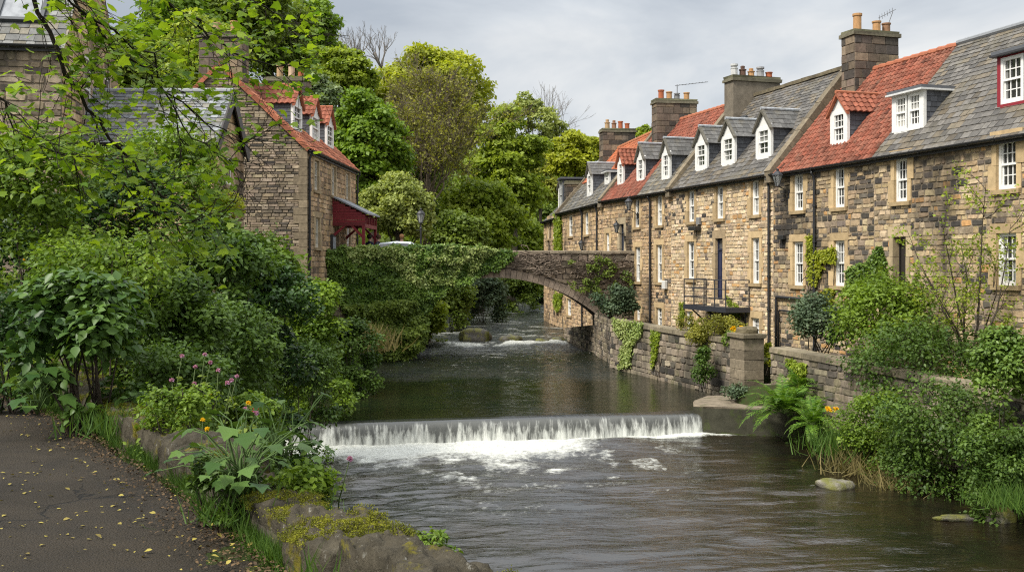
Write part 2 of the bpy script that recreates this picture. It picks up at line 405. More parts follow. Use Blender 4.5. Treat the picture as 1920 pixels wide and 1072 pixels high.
def shrub(label, c, rad, leaf, n=4000, ls=.1, nb=22, seed=0, sq=.8, T=T_QUAD, br=(.26, .42), low=-.75, up=.55, name='leafy_shrub',
          cat='shrub', base=None, stems=7, tint=(.07, .055, .04), rag=.35, droop=0., group=None, core=.45, sprays=0, lvb=0., sk=1.):
    rng = np.random.default_rng(seed + 1000); c = np.array(c, float)
    b = Vector(base) if base is not None else Vector((c[0], c[1], c[2] - rad[2] * .95))
    t = thing(name, label, cat, b, group=group)
    cs, rr = blobs(rng, c, rad, nb, br, low, core); drop = c[2] - rad[2] * .5 - b.z
    if sk and drop > .1:                          # the mass comes down to the ground
        q = int(nb * min(1.6, .35 + .6 * drop / rad[2]) * sk); a = rng.uniform(0, 6.28, q); r_ = rng.uniform(.3, .9, q) ** .5 * .82
        cz = b.z + .04 + drop * rng.random(q); cs = np.vstack([cs, np.stack([c[0] + np.cos(a) * r_ * rad[0], c[1] + np.sin(a) * r_ * rad[1], cz], 1)])
        rr = np.concatenate([rr, rng.uniform(br[0], br[1], q) * np.mean(rad) * .85]); n = int(n * (1 + .7 * q / nb))
    p, d, idx = clump_pts(rng, cs, rr, n, sq, rag=rag)
    m = MB()
    sprays = int(sprays * 1.8)
    if sprays:                                    # thin shoots that reach out of the mass
        dd = rdir(rng, sprays); dd[:, 2] = np.abs(dd[:, 2]) * .8 + .1
        for k in range(sprays):
            i = rng.integers(len(cs)); s0 = cs[i]; ln = rr[i] * rng.uniform(1.1, 1.9)
            e_ = s0 + dd[k] * ln + np.array((0, 0, -droop * ln * .4))
            m.tube([s0, (s0 + e_) / 2 + (0, 0, .1 * ln), e_], [.012, .008, .003], 3, tint)
            kk = int(14 + rng.integers(10)); f = rng.uniform(.35, 1.05, kk)[:, None]
            q = s0 + (e_ - s0) * f + np.array((0, 0, .1 * ln)) * (4 * f * (1 - f)) + rng.normal(size=(kk, 3)) * ls * .35
            p = np.vstack([p, q]); d = np.vstack([d, np.tile(dd[k], (kk, 1))]); idx = np.concatenate([idx, np.full(kk, i)])
    n = len(p)
    nm = d * .5 + np.array((0, 0, up)) + rng.normal(size=(n, 3)) * .42
    Td = d * .7 + rng.normal(size=(n, 3)) * .6 + np.array((0, 0, -droop))
    lv = rng.random(n) * .4 + rng.random(len(cs))[idx] * .6 + lvb
    leaf_mesh('foliage', p, nm, ls * rng.uniform(.6, 1.3, n), L[leaf], t, T, rng, lv, Td)
    for i in rng.permutation(len(cs))[:stems]:
        e_ = Vector(cs[i]); a = b + Vector((rng.normal() * .12, rng.normal() * .12, -.1))
        md = a.lerp(e_, .5) + Vector((0, 0, .15 * rad[2]))
        sr = min(.022, .012 * rad[0] + .006); m.tube([a, md, e_], [sr, sr * .7, sr * .3], 5, tint)
    if len(m.v): m.build('stem', M['bark'], t, smooth=True)
    return t

# ------------------------------------------------------------------ terrain and water
W0, W1, W2 = -3.9, -4.1, -4.6            # water: above the rapids, the weir pool, below the weir
_ly = [-20, 0, 4, 6, 8, 10, 12, 15, 20, 25, 30, 39, 45, 52, 62, 75, 90, 101, 115, 140, 200]
_lx = [4, 1.6, .5, -.5, -1.9, -3.2, -4.3, -5.2, -5.8, -6.3, -6.1, -6.0, -5.5, -4.9, -4.5, -3.6, -1.5, 1.5, 6, 16, 45]
_ry = [-20, 0, 10, 17, 19.4, 21, 24, 26.4, 27.4, 29.7, 38.9, 45, 49.3, 59.5, 67, 72, 80, 100, 115, 140, 200]
_rx = [20, 13.5, 11.2, 10.0, 9.4, 8.6, 7.7, 6.7, 5.3, 6.8, 4.0, 3.8, 4.4, 3.1, 2.2, 3.4, 6, 11, 16, 27, 60]
def xl(y): return np.interp(y, _ly, _lx)
def xr(y): return np.interp(y, _ry, _rx)
def sst(t): t = np.clip(t, 0, 1); return t * t * (3 - 2 * t)
def gh(x, y):
    x = np.asarray(x, float); y = np.asarray(y, float)
    a = xl(y); b = xr(y); dl = a - x; dr = x - b
    wat = np.where(y < 26.5, W2, np.where(y < 51, W1, W0))
    bed = wat - .55 + .1 * fbm(x * .8, y * .8, 3)
    tl = np.interp(y, [0, 12, 20, 30, 40, 50, 60, 80], [-1.62, -1.68, -2.0, -1.7, -1.2, -.6, -.6, 1.])
    wid = np.interp(y, [0, 9, 14, 30], [.5, .8, 2.6, 3.6])
    land = bed + (tl - bed) * sst(dl / wid)
    hill = np.clip(y - 46, 0, 90) * .10 * sst((dl - 5) / 14) + np.clip(dl - 9, 0, 60) * .24 * sst((y - 44) / 22)
    hill = hill + np.clip(-x - 16, 0, 100) * .16 * sst((y - 8) / 20)
    land = land + np.minimum(hill, 19)
    tr_ = np.interp(y, [0, 26, 28.5, 30, 60, 67, 75], [-3.1, -3.15, -3.5, -4.3, -4.3, -3.6, -1.])
    rw = np.interp(y, [0, 24, 28, 30, 67, 75], [2.6, 2.4, 1.2, .6, .8, 4.])
    rl = bed + (tr_ - bed) * sst(dr / rw) + np.clip(dr - 5, 0, 80) * .22 * sst((y - 66) / 15)
    g = np.where(dl > 0, land, np.where(dr > 0, rl, bed))
    nzz = (fbm(x * .35, y * .35, 9) - .45) * np.clip(np.hypot(x, y - 10) / 40, .12, 1.2)
    return g + np.where(dl > 1.2, nzz, 0)
def grid_mesh(name, xs, ys, zf, mt, smooth=True, parent=None, attrs=None):
    X, Y = np.meshgrid(xs, ys); Z = zf(X, Y) if callable(zf) else zf
    nx, ny = len(xs), len(ys)
    V = np.stack([X, Y, Z], -1).reshape(-1, 3).astype(np.float32)
    i = (np.arange(ny - 1)[:, None] * nx + np.arange(nx - 1)[None, :]).ravel()
    F = np.stack([i, i + 1, i + nx + 1, i + nx], 1).ravel()
    me = bpy.data.meshes.new(name); me.vertices.add(len(V)); me.vertices.foreach_set('co', V.ravel())
    me.loops.add(len(F)); me.loops.foreach_set('vertex_index', F.astype(np.int32))
    me.polygons.add(len(i)); me.polygons.foreach_set('loop_start', np.arange(0, len(F), 4, dtype=np.int32))
    for k, v in (attrs or {}).items():
        at = me.attributes.new(k, 'FLOAT', 'POINT'); at.data.foreach_set('value', np.asarray(v(X, Y) if callable(v) else v, np.float32).ravel())
    me.update(calc_edges=True)
    return link_mesh(name, me, mt, parent, smooth)

def ground_mat():
    b = NB('ground_soil'); co = b.coord()
    f = b.mr(b.noise(.9, 5, .6, co), .4, .6)
    c = b.mixc(f, (.035, .045, .012), (.045, .034, .022))
    c = b.mixc(b.mr(b.noise(9., 4, .6, co), .35, .65), c, (.03, .05, .012))
    return b.done(b.pbr(c, .95, .1, b.bump(b.noise(14., 5, .7, co), .7, .06)))
xs = np.concatenate([-np.geomspace(700, 17, 34), np.arange(-16.5, 16.6, .33), np.geomspace(17, 700, 26)])
ys = np.concatenate([np.arange(-20, 2, 1.0), np.arange(2, 76, .4), np.geomspace(76, 1200, 40)])
tag(grid_mesh('ground', xs, ys, gh, ground_mat()), kind='structure')

def path_mat():
    b = NB('path_tarmac'); co = b.coord()
    n1 = b.noise(90., 4, .7, co); n2 = b.noise(1.3, 5, .6, co)
    c = b.mixc(b.mr(n2, .35, .65), (.021, .0155, .0085), (.046, .034, .020))
    sp = b.n('ShaderNodeTexVoronoi', {'Scale': 75., 'Vector': co})
    c = b.mixc(b.mr(sp.outputs['Distance'], .05, .3, .55, 0.), c, (.12, .105, .09))
    c = b.mixc(b.mr(b.noise(4., 5, .7, co), .55, .75, 0, .6), c, (.022, .018, .014))
    ck = b.n('ShaderNodeTexVoronoi', {'Scale': .8, 'Vector': b.n('ShaderNodeVectorMath', {0: co, 1: b.n('ShaderNodeTexNoise', {'Scale': 2.5, 'Detail': 5., 'Vector': co}).outputs['Color']}, operation='ADD').outputs[0]}, feature='DISTANCE_TO_EDGE')
    crk = b.math('MULTIPLY', b.mr(ck.outputs['Distance'], .004, .014, 1., 0.), b.mr(b.noise(.7, 2, .5, co), .5, .62))
    c = b.mixc(crk, c, (.010, .008, .005)); c = b.mixc(b.mr(b.noise(.55, 4, .6, co), .52, .68, 0, .45), c, (.07, .054, .034))
    h = b.math('SUBTRACT', b.math('ADD', b.math('MULTIPLY', sp.outputs['Distance'], .7), n1), crk)
    return b.done(b.pbr(c, .8, .35, b.bump(h, 1., .02)))
PE = [(2.0, -3.0), (.6, 1.5), (-.05, 3.4), (-1.22, 5.16), (-1.95, 6.4), (-2.6, 7.34), (-4.2, 9.7), (-6.3, 12.3), (-9.2, 15.2), (-14, 18.5)]
def path_edge(y): return np.interp(y, [p[1] for p in PE], [p[0] for p in PE])
def path_strip():
    ys_ = np.arange(-3, 17, .12); nx = 44; vs = []; fs = []
    for y in ys_:
        e_ = path_edge(y) + .10 * (fbm(y * 1.7, 0, 5) - .45); wd = np.interp(y, [0, 8, 16], [7, 6, 5])
        for i in range(nx):
            t = i / (nx - 1); x = e_ - wd * t
            vs.append((x, y, -1.60 - .035 * (1 - min(1, t * 9)) + .03 * (float(vnoise(x * .7, y * .7, 2)) - .5) + .012 * float(vnoise(x * 5, y * 5, 4))))
    for j in range(len(ys_) - 1):
        for i in range(nx - 1):
            a = j * nx + i; fs.append((a, a + nx, a + nx + 1, a + 1))
    me = bpy.data.meshes.new('path'); me.from_pydata(vs, [], fs); me.update()
    tag(link_mesh('path', me, path_mat(), None, True), kind='structure')
path_strip()

# --- weir line
WL = Vector((-6.6, 24.9, 0)); WR = Vector((5.15, 27.15, 0)); WD = (WR - WL).normalized(); WN = Vector((WD.y, -WD.x, 0))   # WN points downstream
def weir_d(x, y): return (x - WL.x) * WN.x + (y - WL.y) * WN.y          # distance downstream of the crest
def weir_t(x, y): return (x - WL.x) * WD.x + (y - WL.y) * WD.y
def foam_lower(x, y):
    d = weir_d(x, y) - .25; t = weir_t(x, y)
    ln = np.interp(t, [0, 3, 6.2, 8.2, 9.4, 11, 12], [3.2, 4.2, 5.4, 5.0, 1.4, .8, .4])
    a = np.clip(1.15 - d / np.maximum(.25, ln + 1.4 * (fbm(t * .9, d * .35, 21) - .45)), 0, 1)
    brk = fbm(x * 2.1, y * 1.5, 22, 5)
    f = np.clip(a * 1.25 - (1.05 - a) * (brk - .22) * 3.0 , 0, 1)
    streak = np.clip((fbm(t * 1.1 + .25 * d, d * 1.3, 25, 5) - .485) * 7, 0, 1) * np.clip(1 - d / 10., 0, 1) * .8 * np.clip(t / 4, 0, 1) * np.clip((11.2 - t) / 1.5, 0, 1)
    smooth_tongue = np.exp(-((t - 9.3) / .9) ** 2 - ((d - .9) / .7) ** 2)
    return np.clip(np.where(d < -.3, 1, f) + streak - smooth_tongue * 1.1, 0, 1)
def z_lower(x, y):
    d = weir_d(x, y); t = weir_t(x, y)
    f = foam_lower(x, y); a = np.exp(-np.clip(d, 0, 99) / 4.5)
    calm = np.interp(t, [0, 7, 11, 15], [1.2, 1.1, .7, .45]) * (.45 + 1.2 * fbm(t * .35, d * .5, 30, 3)); wx = 2.2 * fbm(t * .22, d * .3, 36, 2)
    z = W2 + .07 * a * (fbm(t * .7, d * 1.2, 31, 3) - .43) * 2
    z = z + calm * (.13 * (fbm(t * .62 + wx * .3, d * 1.45 + wx, 32, 2) - .37) + .085 * np.abs(fbm(t * 1.1 + wx, d * 2.7 + wx * .8, 37, 2) - .37) + .045 * np.abs(fbm(t * 1.5 + wx, d * 4.6 + wx, 38, 2) - .37))
    z = z + .08 * f * (fbm(x * 2.6, y * 2.6, 35, 4) - .3)
    z = z + .16 * np.exp(-((t - 9.3) / 1.0) ** 2 - ((d - 1.5) / .8) ** 2)
    return z - .03
def foam_glint_upper(x, y):
    c = .5 * (xl(y) + xr(y)); hw = .5 * (xr(y) - xl(y))
    r = np.exp(-((y - 49.6 - .6 * np.sin(x)) / .9) ** 2) * np.clip((fbm(x * 1.6, y * .9, 41, 5) - .36) * 6, 0, 1)
    dn = np.clip((51 - y) / 3, 0, 1) * np.clip((y - 33) / 12, 0, 1)
    s = np.clip((fbm(x * .9 + .8 * vnoise(x * .4, y * .4, 46), y * 2.3, 43, 5) - .485) * 8, 0, 1) * dn * np.clip((fbm(x * .45, y * .4, 44, 3) - .30) * 5, 0, 1) * np.exp(-((x - c + .6) / (hw * .62)) ** 2)  # sky reflections on the ripples, painted in as pale streaks
    up = np.clip((fbm(x * .8, y * 1.4, 47, 5) - .52) * 7, 0, 1) * np.clip((y - 51) / 2, 0, 1) * .55
    return np.clip(r * .9 + s * .62 + up, 0, 1)
def z_upper(x, y):
    base = W1 + (W0 - W1) * sst((y - 48.5) / 3)
    amp = .006 + .085 * np.exp(-((y - 44) / 6.) ** 2) + .045 * (y > 50)
    z = base + amp * (fbm(x * 1.4, y * .9, 51, 5) - .47) * 2 + .05 * foam_glint_upper(x, y)
    d = weir_d(x, y)
    return z - .05 * sst((d + .5) / .5)
def water_mat(name, deep, brown, bs=1., rip=.5, ior=1.33):
    b = NB(name); co = b.coord()
    fo = b.attr('foam').outputs['Fac']  # foam mask; upstream it also carries painted ripple reflections
    n3 = b.noise(7., 6, .7, b.coord((1., .7, 1.)), .6)
    f = b.mr(b.math('ADD', fo, b.math('MULTIPLY', b.math('SUBTRACT', n3, .5), 1.5)), .32, .95)
    c = b.mixc(b.mr(b.noise(.5, 4, .6, co), .38, .62), deep, brown)
    c = b.mixc(b.mr(b.noise(2.2, 4, .6, co), .55, .75, 0, .55), c, (brown[0] * 1.9, brown[1] * 1.7, brown[2] * 1.2))
    c = b.mixc(f, c, b.mixc(b.noise(5., 5, .7, co), (.38, .38, .33), (.82, .83, .76)))
    rp = b.attr('rip').outputs['Fac']
    h = b.math('ADD', b.noise(2.6 * bs, 4, .6, b.coord((.55, 1.9, 1.)), .8), b.math('MULTIPLY', b.noise(9. * bs, 3, .6, b.coord((.6, 1.8, 1.)), .6), .35))
    nb = b.bump(h, b.math('MULTIPLY', rp, rip), .13)
    nb = b.bump(n3, b.math('MULTIPLY', f, .8), .08, nb)
    q = b.pbr(c, b.mr(f, 0, 1, .03, .6), .5, nb); q.inputs['IOR'].default_value = ior
    return b.done(q)
wm_low = water_mat('river_water', (.007, .0065, .0045), (.016, .011, .006), 1.3, .22, 1.85)
wm_up = water_mat('pool_water', (.006, .010, .005), (.012, .013, .006), 1.2, .9)
wm_far = water_mat('riffle_water', (.006, .009, .005), (.013, .013, .007), 1.2, .8, 1.6)
def rip_low(x, y): return .75 + .25 * fbm(x * .3, y * .3, 77)
def rip_up(x, y): return .12 + .88 * sst((y - 33.5 - 3 * (fbm(x * .5, y * .3, 78) - .5)) / 5)
def water_sheet(name, xs, ys, zf, ff, mt, keep, rf=None):
    o = grid_mesh(name, xs, ys, zf, mt, True, None, {'foam': ff, 'rip': rf})
    X, Y = np.meshgrid(xs, ys); me = o.data
    import bmesh
    k = keep(X, Y).ravel(); bm = bmesh.new(); bm.from_mesh(me); bm.verts.ensure_lookup_table()
    bmesh.ops.delete(bm, geom=[bm.verts[i] for i in np.nonzero(~k)[0]], context='VERTS'); bm.to_mesh(me); bm.free()
    return tag(o, kind='structure')
water_sheet('river', np.arange(-8.5, 15.5, .07), np.concatenate([np.arange(2, 13, .3), np.arange(13, 27.6, .045)]), z_lower, foam_lower, wm_low,
            lambda x, y: (weir_d(x, y) > .05) & (x > xl(y) - .9) & (x < xr(y) + .9), rip_low)
water_sheet('weir_pool', np.arange(-8, 8.5, .10), np.arange(24, 44.4, .09), z_upper, foam_glint_upper, wm_up,
            lambda x, y: (weir_d(x, y) < .0) & (x > xl(y) - .9) & (x < xr(y) + .45), rip_up)
water_sheet('riffle', np.arange(-8, 16.5, .10), np.concatenate([np.arange(44.31, 60, .11), np.arange(60, 132, .5)]), z_upper, foam_glint_upper, wm_far,
            lambda x, y: (x > xl(y) - .9) & (x < xr(y) + .6), rip_up)

# --- the weir: stone sill, falling water
wm_ = MB()
Lw = (WR - WL).length
for k in range(14):
    a = WL + WD * (Lw * k / 14) + WN * -.45; 
    F_ = Fr((a.x, a.y), (WD.x, WD.y), (WN.x, WN.y))
    m_ = MB(F_); m_.box((0.004, 0, -5.4), (Lw / 14 - .004, .46 + .01 * math.sin(k * 7), -4.2 + .006 * math.sin(k * 5)), (.07, .06, .05))
    wm_.v += []; b0 = len(wm_.v); wm_.v += m_.v; wm_.f += [[i + b0 for i in f] for f in m_.f]; wm_.t += m_.t
t_ = thing('weir', 'low straight stone weir across the river under a curtain of falling white water', 'weir', (WL.x, WL.y, -5))
wm_.build('sill', M['rock'], t_)
def fall_mat():
    b = NB('falling_water')
    u = b.attr('fu').outputs['Fac']; v = b.attr('fv').outputs['Fac']
    vec = b.n('ShaderNodeCombineXYZ', {0: b.math('MULTIPLY', u, 9.), 1: b.math('MULTIPLY', v, .8), 2: 0.}).outputs[0]
    vec3 = b.n('ShaderNodeCombineXYZ', {0: b.math('MULTIPLY', u, 3.1), 1: b.math('MULTIPLY', v, .5), 2: 7.}).outputs[0]
    n1 = b.math('ADD', b.math('MULTIPLY', b.noise(1., 5, .72, vec, .25), .6), b.math('MULTIPLY', b.noise(1., 4, .65, vec3, .3), .4))
    vec2 = b.n('ShaderNodeCombineXYZ', {0: b.math('MULTIPLY', u, 1.1), 1: 0., 2: 3.}).outputs[0]
    n2 = b.noise(1., 3, .6, vec2)
    thr = b.math('ADD', b.mr(v, .1, 1., .20, .04), b.math('MULTIPLY', b.math('SUBTRACT', .5, n2), .28))
    f = b.mr(b.math('SUBTRACT', n1, thr), .30, .50)
    f = b.math('MAXIMUM', b.math('MULTIPLY', f, b.mr(v, .03, .16)), b.mr(v, .02, .12, 0., .13))
    c = b.mixc(f, (.022, .023, .022), (.60, .61, .56))
    q = b.pbr(c, b.mr(f, 0, 1, .10, .55), .5, b.bump(n1, .6, .04)); q.inputs['IOR'].default_value = 1.33
    return b.done(q)
def fall():
    us = np.arange(0, Lw, .035); prof = [(-.42, .012, 0.), (-.15, .0, .02), (-.02, -.012, .05), (.06, -.035, .10), (.12, -.08, .18), (.16, -.16, .32), (.18, -.25, .5), (.19, -.38, .8), (.21, -.54, 1.), (.22, -.62, 1.1)]
    vs = []; fu = []; fv = []
    for i, u in enumerate(us):
        j = .035 * (fbm(u * 2.3, 0, 61) - .45) + .03 * (fbm(u * 9, 0, 62) - .45)
        for d, z, v in prof:
            p = WL + WD * float(u) + WN * float(d + j * min(1, v * 3) * 2.); vs.append((p.x, p.y, W1 + .01 + z + (.028 * (fbm(u * .9, 0, 63) - .47) + .012 * (fbm(u * 5., 0, 64) - .47)) * (d > -.3))); fu.append(u); fv.append(v)
    k = len(prof); fs = [(i * k + j, (i + 1) * k + j, (i + 1) * k + j + 1, i * k + j + 1) for i in range(len(us) - 1) for j in range(k - 1)]
    me = bpy.data.meshes.new('waterfall'); me.from_pydata(vs, [], fs)
    for nm, a in (('fu', fu), ('fv', fv)):
        at = me.attributes.new(nm, 'FLOAT', 'POINT'); at.data.foreach_set('value', np.array(a, np.float32))
    me.update(); tag(link_mesh('waterfall', me, fall_mat(), None, True), kind='structure')
fall()

# ------------------------------------------------------------------ masonry
PAL = {
 'warm': [((.41, .305, .18), 5), ((.34, .25, .15), 4), ((.48, .375, .235), 3), ((.44, .255, .11), 1.3), ((.265, .205, .14), 3), ((.17, .14, .105), 1.5), ((.09, .079, .067), .8)],
 'pale': [((0.568, 0.431, 0.272), 6), ((0.481, 0.359, 0.221), 4), ((0.655, 0.515, 0.349), 4), ((0.507, 0.302, 0.133), .9), ((0.346, 0.264, 0.179), 2.0), ((0.172, 0.134, 0.103), .5)],
 'tan': [((0.469, 0.330, 0.195), 5), ((0.408, 0.280, 0.159), 4), ((0.531, 0.386, 0.236), 3), ((0.296, 0.213, 0.133), 2), ((0.172, 0.128, 0.093), .8)],
 'brown': [((.30, .235, .165), 5), ((.24, .19, .135), 4), ((.36, .29, .205), 3), ((.16, .13, .10), 2), ((.09, .075, .062), .6)],
 'river': [((.26, .215, .155), 5), ((.2, .165, .12), 4), ((.33, .28, .2), 2), ((.12, .105, .085), 3), ((.06, .055, .045), 1.2)],
 'bridge': [((.30, .235, .17), 5), ((.235, .185, .135), 4), ((.36, .285, .205), 2), ((.15, .125, .095), 2)],
 'chim': [((.17, .13, .095), 4), ((.12, .095, .075), 4), ((.23, .175, .12), 2), ((.07, .06, .05), 3)],
}
def pick(rng, pal, dark=0.):
    ps = PAL[pal]; wts = [w_ for _, w_ in ps]
    if dark > 0 and rng.random() < dark: c = (.062, .055, .048) if rng.random() < .6 else (.12, .1, .08)
    else: c = rng.choices([c_ for c_, _ in ps], wts)[0]
    k = rng.uniform(.82, 1.18); return (c[0] * k, c[1] * k * rng.uniform(.97, 1.03), c[2] * k * rng.uniform(.92, 1.06))
def masonry(m, F, u0, u1, z0, z1, holes=(), pal='warm', seed=0, ch=(.15, .30), cw=(.18, .50), proud=(.008, .03), gap=.008, zlo=None, zhi=None, dark=None, o=0.):
    """random rubble: every stone a chamfered block standing a little proud of the joints"""
    rng = random.Random(seed); z = z0; F0_ = m.F; m.F = F
    while z < z1 - .05:
        h = min(rng.uniform(*ch), z1 - z)
        if z1 - z - h < .08: h = z1 - z
        u = u0 - rng.uniform(0, .2)
        while u < u1:
            wd = rng.uniform(*cw) * (1 if h > .2 else 1.15); a, b_ = max(u, u0), min(u + wd, u1); u += wd
            if b_ - a < .06: continue
            rows = [(z, z + h)] if not (h > .24 and wd < .3 and rng.random() < .45) else [(z, z + h * .5), (z + h * .5, z + h)]
            for q0, q1 in rows:
                rs = [(a, b_, q0, q1)]
                for (ha, hb, hz0, hz1) in holes:
                    nr = []
                    for (ra, rb, rz0, rz1) in rs:
                        if rb <= ha or ra >= hb or rz1 <= hz0 or rz0 >= hz1: nr.append((ra, rb, rz0, rz1)); continue
                        if ra < ha: nr.append((ra, ha, rz0, rz1))
                        if rb > hb: nr.append((hb, rb, rz0, rz1))
                        ma, mb_ = max(ra, ha), min(rb, hb)
                        if rz0 < hz0: nr.append((ma, mb_, rz0, hz0))
                        if rz1 > hz1: nr.append((ma, mb_, hz1, rz1))
                    rs = nr
                for (ra, rb, rz0, rz1) in rs:
                    ra += gap; rb -= gap; rz0 += gap * .8; rz1 -= gap * .8
                    if rb - ra < .035 or rz1 - rz0 < .03: continue
                    um, zm = (ra + rb) / 2, (rz0 + rz1) / 2
                    if zhi and (zm > zhi(um) - .03): continue
                    if zlo and (zm < zlo(um) + .03): continue
                    w_, h_ = rb - ra, rz1 - rz0; s_ = min(w_, h_); c_ = s_ * rng.uniform(.05, .24)
                    pr = o + rng.uniform(*proud); j = lambda: rng.uniform(-.15, .15) * s_
                    cs = [(ra + c_, rz0), (rb - c_, rz0), (rb, rz0 + c_), (rb, rz1 - c_), (rb - c_, rz1), (ra + c_, rz1), (ra, rz1 - c_), (ra, rz0 + c_)]
                    cs = [(min(max(p + j(), ra), rb), min(max(q + j(), rz0), rz1)) for p, q in cs]
                    if zhi: cs = [(p, min(q, zhi(p) - .01)) for p, q in cs]
                    if zlo: cs = [(p, max(q, zlo(p) + .01)) for p, q in cs]
                    k = min(.022, s_ * .16) / max(w_, h_) * 2
                    inn = [(um + (p - um) * (1 - k), pr + rng.uniform(-.004, .004), zm + (q - zm) * (1 - k)) for p, q in cs]
                    vs = [(p, o - .004, q) for p, q in cs] + inn
                    fs = [tuple(range(8, 16))] + [(n, (n + 1) % 8, 8 + (n + 1) % 8, 8 + n) for n in range(8)]
                    m.add(vs, fs, pick(rng, pal, dark(um, zm) if dark else 0.))
        z += h
    m.F = F0_
def wall_face(m, F, u0, u1, z0, z1, holes=(), tint=(.3, .25, .18), zhi=None, zlo=None, o=0., step=None):
    """the joint plane behind the stones, with real openings"""
    F0_ = m.F; m.F = F; us = sorted({u0, u1} | {min(max(x, u0), u1) for h in holes for x in h[:2]})
    if step:
        us = sorted(set(us) | set(np.arange(u0, u1, step).tolist()))
    zs = sorted({z0, z1} | {min(max(x, z0), z1) for h in holes for x in h[2:4]})
    for i in range(len(us) - 1):
        for k in range(len(zs) - 1):
            um, zm = (us[i] + us[i + 1]) / 2, (zs[k] + zs[k + 1]) / 2
            if any(h[0] < um < h[1] and h[2] < zm < h[3] for h in holes): continue
            a, b_, c, d = zs[k], zs[k], zs[k + 1], zs[k + 1]
            if zlo: a, b_ = max(a, zlo(us[i])), max(b_, zlo(us[i + 1]))
            if zhi: c, d = min(c, zhi(us[i])), min(d, zhi(us[i + 1]))
            if c - a < 1e-4 and d - b_ < 1e-4: continue
            m.quad((us[i], o, a), (us[i + 1], o, b_), (us[i + 1], o, max(d, b_)), (us[i], o, max(c, a)), tint)
    m.F = F0_

# ------------------------------------------------------------------ parts of houses
WHITE = (.74, .73, .69)
def window(F, r, t, seed=0, cols=3, rows=4, sur=(.47, .345, .19), frame=WHITE, lintel=.24, sill=True, o=0., jw=.15, rec=.09, label=None, glow=(.10, .105, .10), name='window', door=False):
    """a sash window (frame) with pane, stone surround and sill as its sub-parts"""
    u0, u1, z0, z1 = r; rng = random.Random(seed); m = MB(F); fo = o - rec; w_ = u1 - u0; h_ = z1 - z0
    fw = min(.085, w_ * .13)
    m.box((u0, fo - .06, z0), (u0 + fw, fo + .03, z1), frame); m.box((u1 - fw, fo - .06, z0), (u1, fo + .03, z1), frame)
    m.box((u0 + fw, fo - .06, z1 - fw), (u1 - fw, fo + .03, z1), frame); m.box((u0 + fw, fo - .06, z0), (u1 - fw, fo + .05, z0 + fw * 1.35), frame)
    a, b_, c, d = u0 + fw, u1 - fw, z0 + fw * 1.35, z1 - fw; zm = (c + d) / 2
    m.box((a, fo - .05, zm - .028), (b_, fo + .022, zm + .028), frame)
    for k in (0, 1):                      # upper sash a little in front of the lower
        s0, s1 = (c, zm - .028) if k == 0 else (zm + .028, d); fy = fo - .035 + .018 * k
        st = .032
        m.box((a, fy - .018, s0), (a + st, fy + .018, s1), frame); m.box((b_ - st, fy - .018, s0), (b_, fy + .018, s1), frame)
        for i in range(1, cols):
            x = a + (b_ - a) * i / cols; m.box((x - .013, fy - .012, s0), (x + .013, fy + .012, s1), frame)
        for i in range(1, rows // 2):
            zz_ = s0 + (s1 - s0) * i / (rows // 2); m.box((a + st, fy - .010, zz_ - .013), (b_ - st, fy + .010, zz_ + .013), frame)
    wo = m.build(name, M['paint'], t, label=label)
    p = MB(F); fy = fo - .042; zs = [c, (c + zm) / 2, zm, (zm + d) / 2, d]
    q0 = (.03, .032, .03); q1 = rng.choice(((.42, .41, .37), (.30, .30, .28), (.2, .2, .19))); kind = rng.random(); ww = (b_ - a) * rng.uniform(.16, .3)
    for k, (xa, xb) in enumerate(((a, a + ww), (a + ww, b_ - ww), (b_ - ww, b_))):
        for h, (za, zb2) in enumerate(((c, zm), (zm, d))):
            curtained = (kind < .45 and k != 1) or (.45 <= kind < .65 and h == 1) or (kind > .88)  # paler quads are curtains and blinds coloured into the pane
            p.quad((xa, fy, za), (xb, fy, za), (xb, fy, zb2), (xa, fy, zb2), q1 if curtained else q0)
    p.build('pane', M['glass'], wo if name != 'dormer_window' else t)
    if sur:
        q = MB(F); k = lambda: (lambda f: tuple(x * f for x in sur))(rng.uniform(.8, 1.15))
        n = max(2, int(h_ / .42)); zb = z0
        for sd in (0, 1):
            for i in range(n):
                za, zb_ = z0 + h_ * i / n + .004, z0 + h_ * (i + 1) / n - .004; ex = jw + (.11 if (i + sd) % 2 else 0.)
                pr = o + .018 + rng.uniform(0, .012) + (.006 if (i + sd) % 2 else 0)
                if sd == 0: q.box((u0 - ex, fo - .07, za), (u0 - .001, pr, zb_), k())
                else: q.box((u1 + .001, fo - .07, za), (u1 + ex, pr, zb_), k())
        q.box((u0 - jw - .05, fo - .07, z1 + .002), (u1 + jw + .05, o + .03, z1 + lintel), k())
        q.build('stone_surround', M['dressed'], wo)
    if sill:
        q = MB(F); q.box((u0 - jw + .01, fo - .07, z0 - .115), (u1 + jw - .01, o + .085, z0 - .003), tuple(x * .75 for x in (sur or (.3, .25, .18))))
        q.build('sill', M['dressed'], wo)
    return wo
def hole_of(r, jw=.15, lintel=.24, sill=.115): return (r[0] - jw, r[1] + jw, r[2] - sill, r[3] + lintel)
